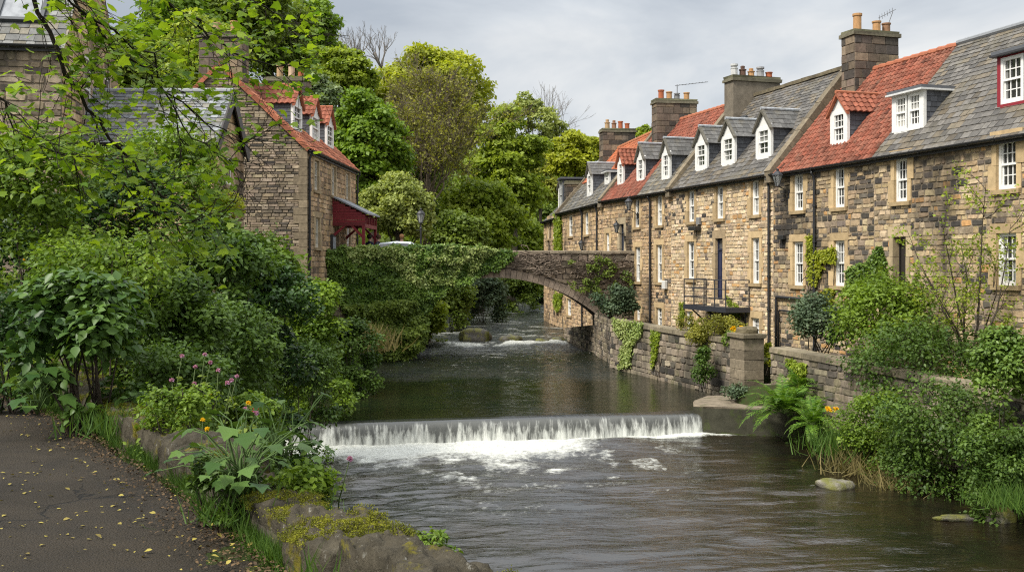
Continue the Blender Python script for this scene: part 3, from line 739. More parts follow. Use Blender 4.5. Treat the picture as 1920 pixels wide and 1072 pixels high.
def doorway(F, r, t, seed=0, col=(.03, .03, .05), sur=(.42, .34, .22), rec=.28, transom=True, o=0., jw=.16, lintel=.3, name='door', glassy=False):
    u0, u1, z0, z1 = r; rng = random.Random(seed); m = MB(F); fo = o - rec; zt = z1 - (.42 if transom else 0)
    m.box((u0, fo - .05, z0), (u0 + .05, fo + .02, z1), col); m.box((u1 - .05, fo - .05, z0), (u1, fo + .02, z1), col)
    m.box((u0 + .05, fo - .05, z1 - .05), (u1 - .05, fo + .02, z1), col)
    if transom: m.box((u0 + .05, fo - .05, zt - .03), (u1 - .05, fo + .02, zt + .03), col)
    m.box((u0 + .052, fo - .045, z0 + .01), (u1 - .052, fo - .01, zt - .03), col)
    wd = u1 - u0 - .104
    for i in (0, 1):
        for (fa, fb) in ((.08, .38), (.46, .92)):
            hh = zt - z0; a = u0 + .052 + wd * (.1 + .45 * i); m.box((a, fo - .012, z0 + hh * fa), (a + wd * .35, fo + .004, z0 + hh * fb), tuple(x * 1.35 for x in col))
    d = m.build(name, M['paint'], t)
    if transom:
        p = MB(F); p.quad((u0 + .05, fo - .03, zt + .03), (u1 - .05, fo - .03, zt + .03), (u1 - .05, fo - .03, z1 - .05), (u0 + .05, fo - .03, z1 - .05), (.12, .12, .12)); p.build('pane', M['glass'], d)
    h = MB(F); h.tube([(u0 + .14, fo, z0 + 1.02), (u0 + .14, fo + .05, z0 + 1.02)], .028, 8, (.3, .24, .1)); h.build('handle', M['iron'], d)
    q = MB(F); n = 4; k = lambda: (lambda f: tuple(x * f for x in sur))(rng.uniform(.8, 1.12))
    for sd in (0, 1):
        for i in range(n):
            za, zb_ = z0 + (z1 - z0) * i / n + .004, z0 + (z1 - z0) * (i + 1) / n - .004; ex = jw + (.1 if (i + sd) % 2 else 0)
            pr = o + .02 + rng.uniform(0, .012)
            if sd == 0: q.box((u0 - ex, fo - .07, za), (u0 - .001, pr, zb_), k())
            else: q.box((u1 + .001, fo - .07, za), (u1 + ex, pr, zb_), k())
    q.box((u0 - jw - .06, fo - .07, z1 + .002), (u1 + jw + .06, o + .032, z1 + lintel), k()); q.build('stone_surround', M['dressed'], d)
    return d

class Slope:
    """front roof slope: (u, w) with w metres up the slope from the eave"""
    def __init__(s, F, ze, zr, d, ov=.12):
        s.F = F; s.ze, s.zr, s.d, s.ov = ze, zr, d, ov; s.tan = (zr - ze) / d; s.a = math.atan(s.tan)
        s.len = (d + ov) / math.cos(s.a); s.c, s.s = math.cos(s.a), math.sin(s.a)
    def z(s, depth): return s.ze + depth * s.tan
    def __call__(s, u, w_, h=0.): return (u, s.ov - w_ * s.c + h * s.s, s.ze - s.ov * s.tan + w_ * s.s + h * s.c)
def roof_deck(m, S, u0, u1, tint=(.05, .05, .05), back=True):
    m.quad(S(u0, 0), S(u1, 0), S(u1, S.len), S(u0, S.len), tint)
    if back: m.quad((u1, -S.d * 2 - S.ov, S.ze - S.ov * S.tan), (u0, -S.d * 2 - S.ov, S.ze - S.ov * S.tan), S(u0, S.len), S(u1, S.len), tint)
def slates(m, S, u0, u1, w0, w1, seed=0, base=(.12, .123, .125), ex=(.25, .16), wd=(.20, .36), edge=None):
    rng = random.Random(seed); w_ = w0
    while w_ < w1 - .03:
        e_ = ex[0] + (ex[1] - ex[0]) * (w_ - w0) / max(w1 - w0, .1); e1 = min(w_ + e_, w1); u = u0 - rng.uniform(0, .3)
        if edge: lo, hi = edge(w_)
        else: lo, hi = u0, u1
        while u < hi:
            q = rng.uniform(*wd); a, b_ = max(u, lo), min(u + q, hi); u += q
            if b_ - a < .04: continue
            k = rng.uniform(.58, 1.4); br = rng.random(); t = (base[0] * k * (1.12 if br < .25 else 1), base[1] * k, base[2] * k * (.82 if br < .25 else 1.04))
            l0, l1 = .016 + rng.uniform(0, .012), .016 + rng.uniform(0, .012); dn = rng.uniform(-.015, .015); g = .005
            m.add([S(a + g, w_ - .02 + dn, l0), S(b_ - g, w_ - .02 + dn, l1), S(b_ - g, e1, .004), S(a + g, e1, .004), S(a + g, w_ - .02 + dn, 0), S(b_ - g, w_ - .02 + dn, 0)],
                  [(0, 1, 2, 3), (4, 5, 1, 0)], t)
        w_ = e1
def pantiles(m, S, u0, u1, w0, w1, seed=0, base=(.42, .15, .075), ex=.22, wd=.18, edge=None):
    rng = random.Random(seed); n = max(1, round((w1 - w0) / ex)); ex = (w1 - w0) / n
    prof = [(0, -.01), (.2, .05), (.45, .068), (.68, .035), (.84, -.005), (1., -.01)]
    for j in range(n):
        wa = w0 + j * ex; lo, hi = edge(wa) if edge else (u0, u1); k = int(round((hi - lo) / wd)); 
        for i in range(max(k, 1)):
            a = lo + i * wd
            f = rng.uniform(.68, 1.22); hue = rng.random(); t = (base[0] * f, base[1] * f * (1.0 + .3 * (hue - .4)), base[2] * f * (1 + .4 * (hue - .4)))
            if rng.random() < .05: t = tuple(x * .5 for x in t)
            dn = rng.uniform(-.012, .012); dl = rng.uniform(-.004, .008); vs = []
            for (p, h) in prof:
                vs += [S(a + p * wd, wa - .035 + dn, h + .032 + dl), S(a + p * wd, wa + ex + .01, h + .004), S(a + p * wd, wa - .035 + dn, h * .55 + .002)]
            fs = []
            for q in range(len(prof) - 1): fs += [(q * 3, q * 3 + 3, q * 3 + 4, q * 3 + 1), (q * 3 + 2, q * 3 + 5, q * 3 + 3, q * 3)]
            m.add(vs, fs, t)
def gutter(F, t, u0, u1, z, o=.14):
    m = MB(F); n = 8
    for i in range(n):
        a0, a1 = math.pi * i / n, math.pi * (i + 1) / n; r = .075
        m.quad((u0, o + r + r * math.cos(a0), z - r * math.sin(a0)), (u1, o + r + r * math.cos(a0), z - r * math.sin(a0)), (u1, o + r + r * math.cos(a1), z - r * math.sin(a1)), (u0, o + r + r * math.cos(a1), z - r * math.sin(a1)), (.022, .022, .024))
    m.box((u0, o - .02, z - .15), (u1, o + .0, z + .02), (.025, .024, .024))
    k = u0 + .3
    while k < u1: m.box((k, o - .06, z - .085), (k + .03, o + .16, z - .072), (.02, .02, .02)); k += .9
    return m.build('gutter', M['iron'], t)
def downpipe(F, t, u, z0, z1, bend=True):
    m = MB(F); r = .045; o = .09
    pts = [(u, o, z0), (u, o, z1 - .35)] + ([(u, o + .02, z1 - .25), (u, .2, z1 - .1), (u, .2, z1)] if bend else [(u, o, z1)])
    m.tube(pts, r, 8, (.02, .02, .022)); z = z0 + .4
    while z < z1 - .4: m.tube([(u, o, z), (u, o, z + .07)], r * 1.35, 8, (.02, .02, .022)); m.box((u - .07, 0.02, z + .02), (u + .07, o, z + .05), (.02, .02, .022)); z += 1.15
    return m.build('downpipe', M['iron'], t, smooth=False)
def stack(F, t, u, o, wu, wo, z0, z1, pots, seed=0, mode='stone', name='chimney', cap=True):
    """chimney stack across the ridge, centred at (u,o); pots = (offset along o, radius, height, tint, kind)"""
    rng = random.Random(seed); m = MB(F); a, b_, c, d = u - wu / 2, u + wu / 2, o - wo / 2, o + wo / 2
    if mode == 'harl': m.box((a, c, z0), (b_, d, z1 - .22), (.17, .145, .11))
    else:
        m.box((a, c, z0), (b_, d, z1 - .22), (.15, .125, .095)); z = z0
        while z < z1 - .26:
            h = min(rng.uniform(.24, .36), z1 - .22 - z)
            for (F2, l0, l1) in ((lambda p, q, r: F(a - q, p, r), c, d), (lambda p, q, r: F(p, d + q, r), a, b_), (lambda p, q, r: F(p, c - q, r), a, b_), (lambda p, q, r: F(b_ + q, p, r), c, d)):
                x = l0
                while x < l1 - .05:
                    w_ = min(rng.uniform(.3, .6), l1 - x); w_ = l1 - x if l1 - x - w_ < .15 else w_
                    m2 = MB(F2); pr = rng.uniform(.012, .03); g = .008; cc = pick(rng, 'chim')
                    m2.add([(x + g, 0, z + g), (x + w_ - g, 0, z + g), (x + w_ - g, 0, z + h - g), (x + g, 0, z + h - g), (x + 2.4 * g, pr, z + 2.4 * g), (x + w_ - 2.4 * g, pr, z + 2.4 * g), (x + w_ - 2.4 * g, pr, z + h - 2.4 * g), (x + 2.4 * g, pr, z + h - 2.4 * g)],
                           [(4, 5, 6, 7), (0, 1, 5, 4), (1, 2, 6, 5), (2, 3, 7, 6), (3, 0, 4, 7)], cc)
                    b0 = len(m.v); m.v += m2.v; m.f += [[i + b0 for i in f] for f in m2.f]; m.t += m2.t
                    x += w_
            z += h
    if cap:
        m.box((a - .07, c - .07, z1 - .22), (b_ + .07, d + .07, z1 - .10), (.16, .145, .10), .012, rng)
        m.box((a - .03, c - .03, z1 - .099), (b_ + .03, d + .03, z1), (.13, .125, .075), .02, rng)
    st = m.build(name, M['harl'] if mode == 'harl' else M['stone_brown'], t)
    for (po, r, h, tint, kind) in pots:
        p = MB(); x, y, z = F(u + rng.uniform(-.03, .03), o + po, z1 - .03)
        if kind == 'cowl':
            p.lathe((x, y, z), [(r, 0), (r, h * .62), (r * 1.12, h * .64), (r * 1.12, h * .70), (r * .8, h * .71), (r * .8, h * .84), (r * 1.15, h * .86), (r * 1.15, h)], 12, tint)
        elif kind == 'horned':
            p.lathe((x, y, z), [(r, 0), (r * .92, h * .6), (r * 1.15, h * .63), (r * 1.15, h * .7), (r * .6, h * .74), (r * .7, h * .95), (r * .5, h)], 10, tint)
        else:
            p.lathe((x, y, z), [(r, 0), (r * .9, h * .06), (r * .88, h * .86), (r * 1.06, h * .88), (r * 1.06, h), (r * .8, h), (r * .76, h * .6)], 12, tint)
        p.build('chimney_pot', M['pot'], st, smooth=False)
    return st
def dormer(F, S, t, uc, wd, of, h, g, seed=0, kind='slate', trim=WHITE, cols=2, rows=4, flat=False, frame=WHITE, pair=False, label=None, zb=None):
    """a roof dormer: slated cheeks, with roof, gable board and window as its sub-parts"""
    rng = random.Random(seed); tan = S.tan; zb = S.z(of) if zb is None else zb
    a, b_ = uc - wd / 2, uc + wd / 2; ze = zb + h; de = of + h / tan; dr = of + (h + (g if not flat else .14)) / tan
    d = thing('dormer', label, None, F(uc, -of, zb)); d.parent = t; d.location = d.location - wloc(t)
    for x, sg in ((a, -1), (b_, 1)):              # cheeks, in slate courses
        m = MB(F); m.add([(x, -of, zb - .1), (x, -of, ze), (x, -de - .05, ze), (x, -of, zb)], [(0, 1, 2)], (.055, .058, .064)); z = zb; k = 0
        while z < ze - .02:
            z1 = min(z + .15, ze); q = of + .0; end = of + (z - zb) / tan + .1
            end = max(end, of + .12); end = of + (z1 - zb) / tan
            while q < end - .03:
                q1 = min(q + rng.uniform(.18, .34), end); kk = rng.uniform(.75, 1.3)
                m.quad((x + sg * .018, -q, z), (x + sg * .018, -q1 + .006, z), (x + sg * .006, -q1 + .006, z1), (x + sg * .006, -q, z1), (.075 * kk, .079 * kk, .088 * kk)); q = q1
            z = z1
        m.build('cheek', M['cheek'], d)
    fr = MB(F)                                     # white face round the window
    fr.box((a - .03, -of - .07, zb - .06), (a + .09, -of + .03, ze), trim); fr.box((b_ - .09, -of - .07, zb - .06), (b_ + .03, -of + .03, ze), trim)
    fr.box((a + .09, -of - .07, zb - .06), (b_ - .09, -of + .05, zb + .05), trim)
    fr.box((a + .09, -of - .07, ze - .07), (b_ - .09, -of + .02, ze), trim)
    if not flat:
        fr.add([(a - .03, -of, ze), (b_ + .03, -of, ze), (uc, -of, ze + g), (a - .03, -of - .06, ze), (b_ + .03, -of - .06, ze), (uc, -of - .06, ze + g)], [(0, 1, 2), (5, 4, 3), (0, 2, 5, 3), (1, 4, 5, 2)], trim)
    fr.build('gable_board' if not flat else 'face_frame', M['paint'] if trim == WHITE else M['red'], d)
    r = MB(F); ov = .10
    if flat:
        r.box((a - .1, -dr - .3, ze + .02), (b_ + .1, -of + .16, ze + .11), (.10, .105, .115)); r.box((a - .13, -dr - .25, ze - .03), (b_ + .13, -of + .19, ze + .02), (.6, .6, .58) if trim == WHITE else (.03, .03, .033))
        r.build('dormer_roof', M['lead'], d)
    else:
        sl_ = g / (wd / 2); L_ = math.hypot(wd / 2 + ov, g + ov * sl_)
        for sg in (-1, 1):
            def Sx(y, v, hh=0., sg=sg):            # y back from the face, v up the little slope
                f = v / L_; return (uc + sg * ((wd / 2 + ov) * (1 - f) + hh * .6), -y, ze - ov * sl_ + (g + ov * sl_) * f + hh * .8 + .02)
            yb = lambda v: of + (h + (g + ov * sl_) * v / L_ - ov * sl_) / tan + .15
            r.quad(Sx(of - .12, 0), Sx(yb(0), 0), Sx(yb(L_), L_), Sx(of - .12, L_), (.1, .1, .1))
            n = 4
            for j in range(n):
                v0, v1 = L_ * j / n, L_ * (j + 1) / n; y = of - .14
                while y < yb(v0):
                    y1 = min(y + (.215 if kind == 'pantile' else rng.uniform(.2, .34)), yb(v0) + .1); f = rng.uniform(.7, 1.25)
                    if kind == 'pantile':
                        tt = (.25 * f, .085 * f, .05 * f); ym = y + (y1 - y) * .45
                        r.add([Sx(y, v0 - .02, .03), Sx(ym, v0 - .02, .075), Sx(y1, v0 - .02, .03), Sx(y, v1, .005), Sx(ym, v1, .05), Sx(y1, v1, .005), Sx(y, v0 - .02, 0), Sx(ym, v0 - .02, .03), Sx(y1, v0 - .02, 0)],
                              [(0, 1, 4, 3), (1, 2, 5, 4), (6, 7, 1, 0), (7, 8, 2, 1)], tt)
                    else:
                        tt = (.115 * f, .112 * f, .105 * f)
                        r.add([Sx(y + .004, v0 - .015, .022), Sx(y1 - .004, v0 - .015, .022), Sx(y1 - .004, v1, .006), Sx(y + .004, v1, .006), Sx(y + .004, v0 - .015, 0), Sx(y1 - .004, v0 - .015, 0)], [(0, 1, 2, 3), (4, 5, 1, 0)], tt)
                    y = y1
        rt = (.36, .13, .07) if kind == 'pantile' else (.36, .38, .40)
        r.tube([(uc, -of + .14, ze + g + .05), (uc, -dr - .1, ze + g + .05)], .06, 7, rt)
        bt = (.33, .11, .06) if kind == 'pantile' else (.12, .11, .085)
        for sg in (-1, 1):                         # barge boards / skews over the little gable
            r.add([(uc, -of + .13, ze + g + .06), (uc + sg * (wd / 2 + ov + .03), -of + .13, ze - ov * sl_ + .02), (uc + sg * (wd / 2 + ov + .03), -of + .13, ze - ov * sl_ - .08), (uc, -of + .13, ze + g - .07),
                   (uc, -of + .02, ze + g + .06), (uc + sg * (wd / 2 + ov + .03), -of + .02, ze - ov * sl_ + .02), (uc + sg * (wd / 2 + ov + .03), -of + .02, ze - ov * sl_ - .08), (uc, -of + .02, ze + g - .07)],
                  [(0, 1, 2, 3), (7, 6, 5, 4), (0, 4, 5, 1), (1, 5, 6, 2), (3, 2, 6, 7)], bt)
        r.build('dormer_roof', M['pantile'] if kind == 'pantile' else M['slate'], d)
    rr_ = (a + .09, b_ - .09, zb + .05, ze - .07)
    if pair:
        mid = (rr_[0] + rr_[1]) / 2
        window(F, (rr_[0], mid - .03, rr_[2], rr_[3]), d, seed, cols, rows, None, frame, sill=False, o=-of, rec=.0, name='dormer_window')
        window(F, (mid + .03, rr_[1], rr_[2], rr_[3]), d, seed + 1, cols, rows, None, frame, sill=False, o=-of, rec=.0, name='dormer_window')
    else: window(F, rr_, d, seed, cols, rows, None, frame, sill=False, o=-of, rec=.0, name='dormer_window')
    return d
def skew(F, S, t, u, wd=.34, w0=0., w1=None, seed=0, tint=(.19, .155, .105)):
    """raised stone coping of a gable, running up the slope, and down the back"""
    rng = random.Random(seed); m = MB(F); w1 = w1 or S.len; w_ = w0
    while w_ < w1 - .02:
        e_ = min(w_ + rng.uniform(.55, .8), w1); k = rng.uniform(.75, 1.2); h = .17 + rng.uniform(-.012, .012)
        v = [S(u - wd / 2, w_ + .006, -.1), S(u + wd / 2, w_ + .006, -.1), S(u + wd / 2, e_ - .006, -.1), S(u - wd / 2, e_ - .006, -.1), S(u - wd / 2, w_ + .006, h), S(u + wd / 2, w_ + .006, h), S(u + wd / 2, e_ - .006, h), S(u - wd / 2, e_ - .006, h)]
        m.add(v, [(0, 3, 2, 1), (4, 5, 6, 7), (0, 1, 5, 4), (1, 2, 6, 5), (2, 3, 7, 6), (3, 0, 4, 7)], tuple(x * k for x in tint)); w_ = e_
    a = S(u, S.len, -.1); zb = S.ze - S.ov * S.tan
    m.add([(u - wd / 2, a[1], a[2] + .28), (u + wd / 2, a[1], a[2] + .28), (u + wd / 2, -2 * S.d - S.ov, zb + .17), (u - wd / 2, -2 * S.d - S.ov, zb + .17),
           (u - wd / 2, a[1], a[2]), (u + wd / 2, a[1], a[2]), (u + wd / 2, -2 * S.d - S.ov, zb - .1), (u - wd / 2, -2 * S.d - S.ov, zb - .1)], [(0, 1, 2, 3), (0, 3, 7, 4), (1, 5, 6, 2)], tint)
    m.box((u - wd / 2 - .02, -.05, S.ze - .42), (u + wd / 2 + .02, .22, S.ze - .02), tint, .012, rng)       # skew putt
    return m.build('skew_stone', M['stone_brown'], t)
def shell(m, F, L_, d2, z0, ze, zr, tint):
    """back wall and the two gable walls"""
    for u in (0.012, L_ - .012):
        m.add([(u, -.02, z0), (u, -.02, ze), (u, -d2 / 2, zr - .03), (u, -d2, ze), (u, -d2, z0)], [(0, 1, 2, 3, 4)], tint)
    m.quad((0, -d2, z0), (L_, -d2, z0), (L_, -d2, ze), (0, -d2, ze), tint)

# ------------------------------------------------------------------ the terrace on the right bank
def rowpt(s): return (19.53 - .305 * s, s)
ROUT = (-.9565, -.2917)
PA, PB, PC, PD, PE_, PF, PG = rowpt(13.0), rowpt(29.2), rowpt(34.4), rowpt(42.0), rowpt(49.3), (2.85, 60.5), (2.15, 67.0)
def house(name, label, A, B, ze, zr, d, base, pal, seed, joint, dark=None, wallmat='stone', ch=(.10, .21), cw=(.12, .40), group='terraced stone houses along the right bank'):
    F = Fr(A, (B[0] - A[0], B[1] - A[1]), ROUT); Ln = math.hypot(B[0] - A[0], B[1] - A[1])
    t = thing(name, label, 'house', (A[0], A[1], base), group=group)
    return dict(F=F, L=Ln, t=t, S=Slope(F, ze, zr, d), ze=ze, zr=zr, d=d, base=base, pal=pal, seed=seed, joint=joint, dark=dark, wm=wallmat, holes=[], ch=ch, cw=cw)
def wins(H, lst, **k):
    for i, (x0, x1, y0, y1) in enumerate(lst):
        r = H['F'].rect(x0 - .10 * (x1 - x0), x1 + .03 * (x1 - x0), y0, y1, -.06); H['holes'].append(hole_of(r)); window(H['F'], r, H['t'], H['seed'] * 50 + i, **k)
def finish_wall(H):
    m = MB(H['F']); wall_face(m, H['F'], 0, H['L'], H['base'], H['ze'] + .02, H['holes'], H['joint'])
    masonry(m, H['F'], 0, H['L'], H['base'], H['ze'] - .05, H['holes'], H['pal'], H['seed'], dark=H['dark'], ch=H['ch'], cw=H['cw'])
    shell(m, H['F'], H['L'], H['d'] * 2, H['base'], H['ze'], H['zr'], H['joint'])
    m.build('wall', M[H['wm']], H['t'])
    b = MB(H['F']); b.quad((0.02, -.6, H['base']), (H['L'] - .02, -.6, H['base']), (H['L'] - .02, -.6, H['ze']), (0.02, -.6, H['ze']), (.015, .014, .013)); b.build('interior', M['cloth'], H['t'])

def soot(u, z, c=0., w_=1.):
    return float(np.clip((fbm(u * .55 + c, z * .55, 71) - .51) * 6, 0, 1)) * w_
# ---- nearest slate house (right edge)
H1 = house('slate_roof_house', 'stone house at right edge with grey slate roof and red framed dormer', PA, PB, 3.18, 6.62, 3.0, -3.3, 'warm', 1, (.25, .2, .14), lambda u, z: soot(u, z, 0, .25))
wins(H1, [(1683, 1705, 297, 378), (1876, 1909, 262, 355), (1876, 1909, 437, 535)])
r_ = H1['F'].rect(1682, 1706, 444, 560, -.12); r_ = (r_[0], r_[1], r_[3] - 2.25, r_[3]); H1['holes'].append(hole_of(r_, .16, .3, 0))
doorway(H1['F'], r_, H1['t'], 3, (.022, .019, .017), sur=(.42, .33, .2), transom=False, rec=.2)
finish_wall(H1)
S1 = H1['S']; m = MB(H1['F']); roof_deck(m, S1, 0, H1['L'], (.05, .05, .05)); slates(m, S1, 0, H1['L'], 0, S1.len, 11, (.108, .099, .083))
rf1 = m.build('roof', M['slate'], H1['t'])
m = MB(H1['F']); m.tube([S1(0, S1.len, .03), S1(H1['L'], S1.len, .03)], .09, 8, (.22, .23, .24)); m.build('ridge', M['lead'], rf1)
gutter(H1['F'], H1['t'], 0, H1['L'], 3.06); 
def dpx(H, x0, x1, of): a = H['F'].px(x0, 200, -of)[0]; b_ = H['F'].px(x1, 200, -of)[0]; return (a + b_) / 2, abs(a - b_)
uc, wd = dpx(H1, 1675, 1732, .55); 
dormer(H1['F'], S1, H1['t'], uc, wd, .55, 1.08, 0, 31, flat=True, cols=3, pair=True, label='wide white flat roofed dormer')
uc, wd = dpx(H1, 1873, 1975, .7)
dormer(H1['F'], S1, H1['t'], uc, wd, .7, 1.3, 0, 33, flat=True, cols=3, pair=True, trim=(.24, .02, .03), label='wide flat roofed dormer with dark red frame')
# ---- red pantile house
H2 = house('pantile_roof_house', 'stone house with bright red pantile roof between two downpipes and sooty wall', PB, PC, 3.17, 6.55, 3.0, -3.2, 'warm', 2, (.24, .19, .13), lambda u, z: soot(u + 10, z, 0, .42) + (.25 if u < 1.4 else 0))
wins(H2, [(1492, 1509, 326, 395), (1569, 1587, 314, 389), (1492, 1509, 453, 535), (1569, 1587, 451, 536)])
finish_wall(H2)
S2 = H2['S']; m = MB(H2['F']); roof_deck(m, S2, 0, H2['L'], (.08, .05, .04)); pantiles(m, S2, 0.02, H2['L'] - .25, 0.0, S2.len - .02, 21, (.225, .076, .046))
rf2 = m.build('roof', M['pantile'], H2['t'])
m = MB(H2['F']); u = 0.0
while u < H2['L'] - .2: m.tube([S2(u, S2.len, .02), S2(min(u + .42, H2['L']), S2.len, .045)], [.10, .115], 8, (.34, .12, .065)); u += .40
m.build('ridge_tiles', M['pantile'], rf2)
m = MB(H2['F']); m.box((.0, .0, 0), (.001, .001, .001)); 
gutter(H2['F'], H2['t'], 0, H2['L'] - .1, 3.05)
uc, wd = dpx(H2, 1559, 1589, .5)
dormer(H2['F'], S2, H2['t'], uc, wd, .5, 1.12, .52, 35, 'pantile', cols=3, label='gabled dormer with red pantiles and white front')
downpipe(H2['F'], H2['t'], H2['F'].px(1531, 400)[0], -3.2, 3.0)
# ---- cream slate house with three gabled dormers
H3 = house('three_dormer_house', 'cream stone house with grey slate roof, three white gabled dormers and iron balcony', PC, PD, 3.2, 6.97, 3.15, -3.2, 'pale', 3, (.33, .28, .2), lambda u, z: soot(u + 20, z, 3, .22), 'stone_pale', (.10, .19), (.11, .34))
wins(H3, [(1413, 1426, 338, 403), (1347, 1359, 349, 410), (1294, 1304.5, 357, 416), (1414, 1427, 446, 531), (1293, 1304.5, 453, 524), (1413, 1427, 596, 636)], cols=2)
r_ = H3['F'].rect(1346.5, 1360, 447, 561, -.1); H3['holes'].append(hole_of(r_, .16, .3, 0)); doorway(H3['F'], r_, H3['t'], 5, (.022, .026, .055), sur=(.40, .30, .18), rec=.10)
r_ = H3['F'].rect(1289, 1302, 583, 640, -.06); H3['holes'].append(hole_of(r_)); window(H3['F'], r_, H3['t'], 77, cols=2)
finish_wall(H3)
S3 = H3['S']; m = MB(H3['F']); roof_deck(m, S3, 0, H3['L'], (.05, .05, .05)); slates(m, S3, .18, H3['L'] - .18, 0, S3.len, 12, (.104, .096, .082), (.24, .15))
rf3 = m.build('roof', M['slate'], H3['t'])
m = MB(H3['F']); u = 0.
while u < H3['L'] - .1: m.box((u + .004, -S3.d - .11, S3.zr - .04), (min(u + .6, H3['L']), -S3.d + .11, S3.zr + .09), (.15, .125, .08), .01, random.Random(int(u * 100))); u += .6
m.build('ridge', M['stone_brown'], rf3)
skew(H3['F'], S3, H3['t'], .05, .36, 0, None, 1); skew(H3['F'], S3, H3['t'], H3['L'] - .05, .34, 0, None, 2)
for i, (x0, x1, of) in enumerate(((1419, 1446, .5), (1354, 1378, .5), (1305, 1326, .5))):
    uc, wd = dpx(H3, x0, x1, of); dormer(H3['F'], S3, H3['t'], uc, wd, of, 1.12, .6, 40 + i, 'slate')
gutter(H3['F'], H3['t'], .15, H3['L'], 3.07)
m = MB(H3['F'])
u, z = H3['F'].px(1380, 222, -1.9); w_ = (1.95 + .12) / S3.c
for a, b_ in ((-.34, -.27), (.27, .34)): m.add([S3(u + a, w_ - .5, .01), S3(u + b_, w_ - .5, .01), S3(u + b_, w_ + .5, .01), S3(u + a, w_ + .5, .01), S3(u + a, w_ - .5, .11), S3(u + b_, w_ - .5, .11), S3(u + b_, w_ + .5, .11), S3(u + a, w_ + .5, .11)], [(4, 5, 6, 7), (0, 1, 5, 4), (1, 2, 6, 5), (2, 3, 7, 6), (3, 0, 4, 7)], (.05, .055, .06))
for a, b_ in ((-.5, -.43), (.43, .5)): m.add([S3(u - .27, w_ + a, .01), S3(u + .27, w_ + a, .01), S3(u + .27, w_ + b_, .01), S3(u - .27, w_ + b_, .01), S3(u - .27, w_ + a, .11), S3(u + .27, w_ + a, .11), S3(u + .27, w_ + b_, .11), S3(u - .27, w_ + b_, .11)], [(4, 5, 6, 7), (0, 1, 5, 4), (2, 3, 7, 6)], (.05, .055, .06))
sk = m.build('skylight', M['iron'], rf3)
m = MB(H3['F']); m.quad(S3(u - .27, w_ - .43, .07), S3(u + .27, w_ - .43, .07), S3(u + .27, w_ + .43, .07), S3(u - .27, w_ + .43, .07), (.3, .32, .33)); m.build('skylight_pane', M['glass'], rf3)
downpipe(H3['F'], H3['t'], H3['F'].px(1446, 400)[0] + .02, -3.2, 3.0)
def balcony(H):
    F = H['F']; a = F.px(1285, 540, .95)[0]; b_ = F.px(1363, 540, .95)[0]; u0, u1 = min(a, b_), max(a, b_); z = F.px(1330, 573, .5)[1]
    m = MB(F); dk = (.03, .032, .04)
    m.box((u0, .02, z - .10), (u1, .98, z - .02), (.07, .065, .06)); m.box((u0, .98, z - .16), (u1, 1.02, z + .02), dk); m.box((u0 - .04, .02, z - .16), (u0, 1.02, z + .02), dk); m.box((u1, .02, z - .16), (u1 + .04, 1.02, z + .02), dk)
    bal = m.build('balcony', M['iron'], H['t'])
    m = MB(F); n = 5
    for i in range(n): 
        u = u0 + (u1 - u0) * i / (n - 1); m.tube([(u, 1.0, z), (u, 1.0, z + 1.0)], .022, 6, dk)
    for u in (u0, u1): m.tube([(u, .06, z), (u, .06, z + 1.0)], .02, 6, dk)
    for q in (.34, .67, 1.0):
        m.tube([(u0, .05, z + q), (u0, 1.0, z + q)], .018, 6, dk); m.tube([(u0, 1.0, z + q), (u1, 1.0, z + q)], .018, 6, dk); m.tube([(u1, 1.0, z + q), (u1, .05, z + q)], .018, 6, dk)
    m.build('railing', M['iron'], bal)
    for u in (u0 + .3, (u0 + u1) / 2, u1 - .3): m = MB(F); m.tube([(u, .0, z - .75), (u, .3, z - .6), (u, .85, z - .13)], .03, 6, dk); m.tube([(u, .02, z - .12), (u, .02, z - .8)], .025, 6, dk); m.build('bracket', M['iron'], bal)
balcony(H3)
# ---- mixed roof house
H4 = house('mixed_roof_house', 'stone house behind the bridge end with roof half red pantile and half slate', PD, PE_, 3.17, 6.88, 3.15, -4.6, 'tan', 4, (.29, .235, .165), lambda u, z: soot(u + 30, z, 5, .3), 'stone', (.11, .21), (.13, .36))
wins(H4, [(1234.5, 1244, 366.5, 422.5), (1193, 1201.5, 373, 426), (1234.5, 1244, 459, 529), (1194.5, 1203, 463, 528), (1234.5, 1244, 577, 614), (1196, 1202.5, 573, 600)], cols=2)
for i, (x0, x1, y0, y1) in enumerate(((1168, 1176, 420, 500),)):
    r_ = H4['F'].rect(x0, x1, y0, y1, -.15); r_ = (r_[0], r_[1], -.5, r_[3]); H4['holes'].append(hole_of(r_, .16, .3, 0)); doorway(H4['F'], r_, H4['t'], 9, (.03, .035, .05), transom=True, rec=.1)
wins(H4, [(1139, 1145, 437, 478)], cols=2)
finish_wall(H4)
S4 = H4['S']; m = MB(H4['F']); roof_deck(m, S4, 0, H4['L'], (.06, .05, .045))
slates(m, S4, .15, H4['L'] - .1, 0, S4.len, 13, (.135, .125, .10), (.26, .2), edge=lambda w_: (.15, 3.3 + .15 * w_) if w_ < 2.2 else (.15, .3 + .5 * max(0, 4. - w_)))
rf4 = m.build('roof', M['slate'], H4['t'])
m = MB(H4['F']); pantiles(m, S4, .15, H4['L'] - .1, 0, 2.2, 22, (.21, .071, .044), edge=lambda w_: (3.3 + .15 * w_, H4['L'] - .15)); pantiles(m, S4, .15, H4['L'] - .1, 2.2, S4.len, 23, (.22, .073, .045), edge=lambda w_: (.3 + .5 * max(0, 4. - w_), H4['L'] - .15))
u = 0.1
while u < H4['L'] - .2: m.tube([S4(u, S4.len, .02), S4(min(u + .42, H4['L']), S4.len, .045)], [.10, .115], 8, (.34, .12, .065)); u += .40
m.build('pantiles', M['pantile'], rf4)
skew(H4['F'], S4, H4['t'], H4['L'] - .05, .34, 0, None, 3)
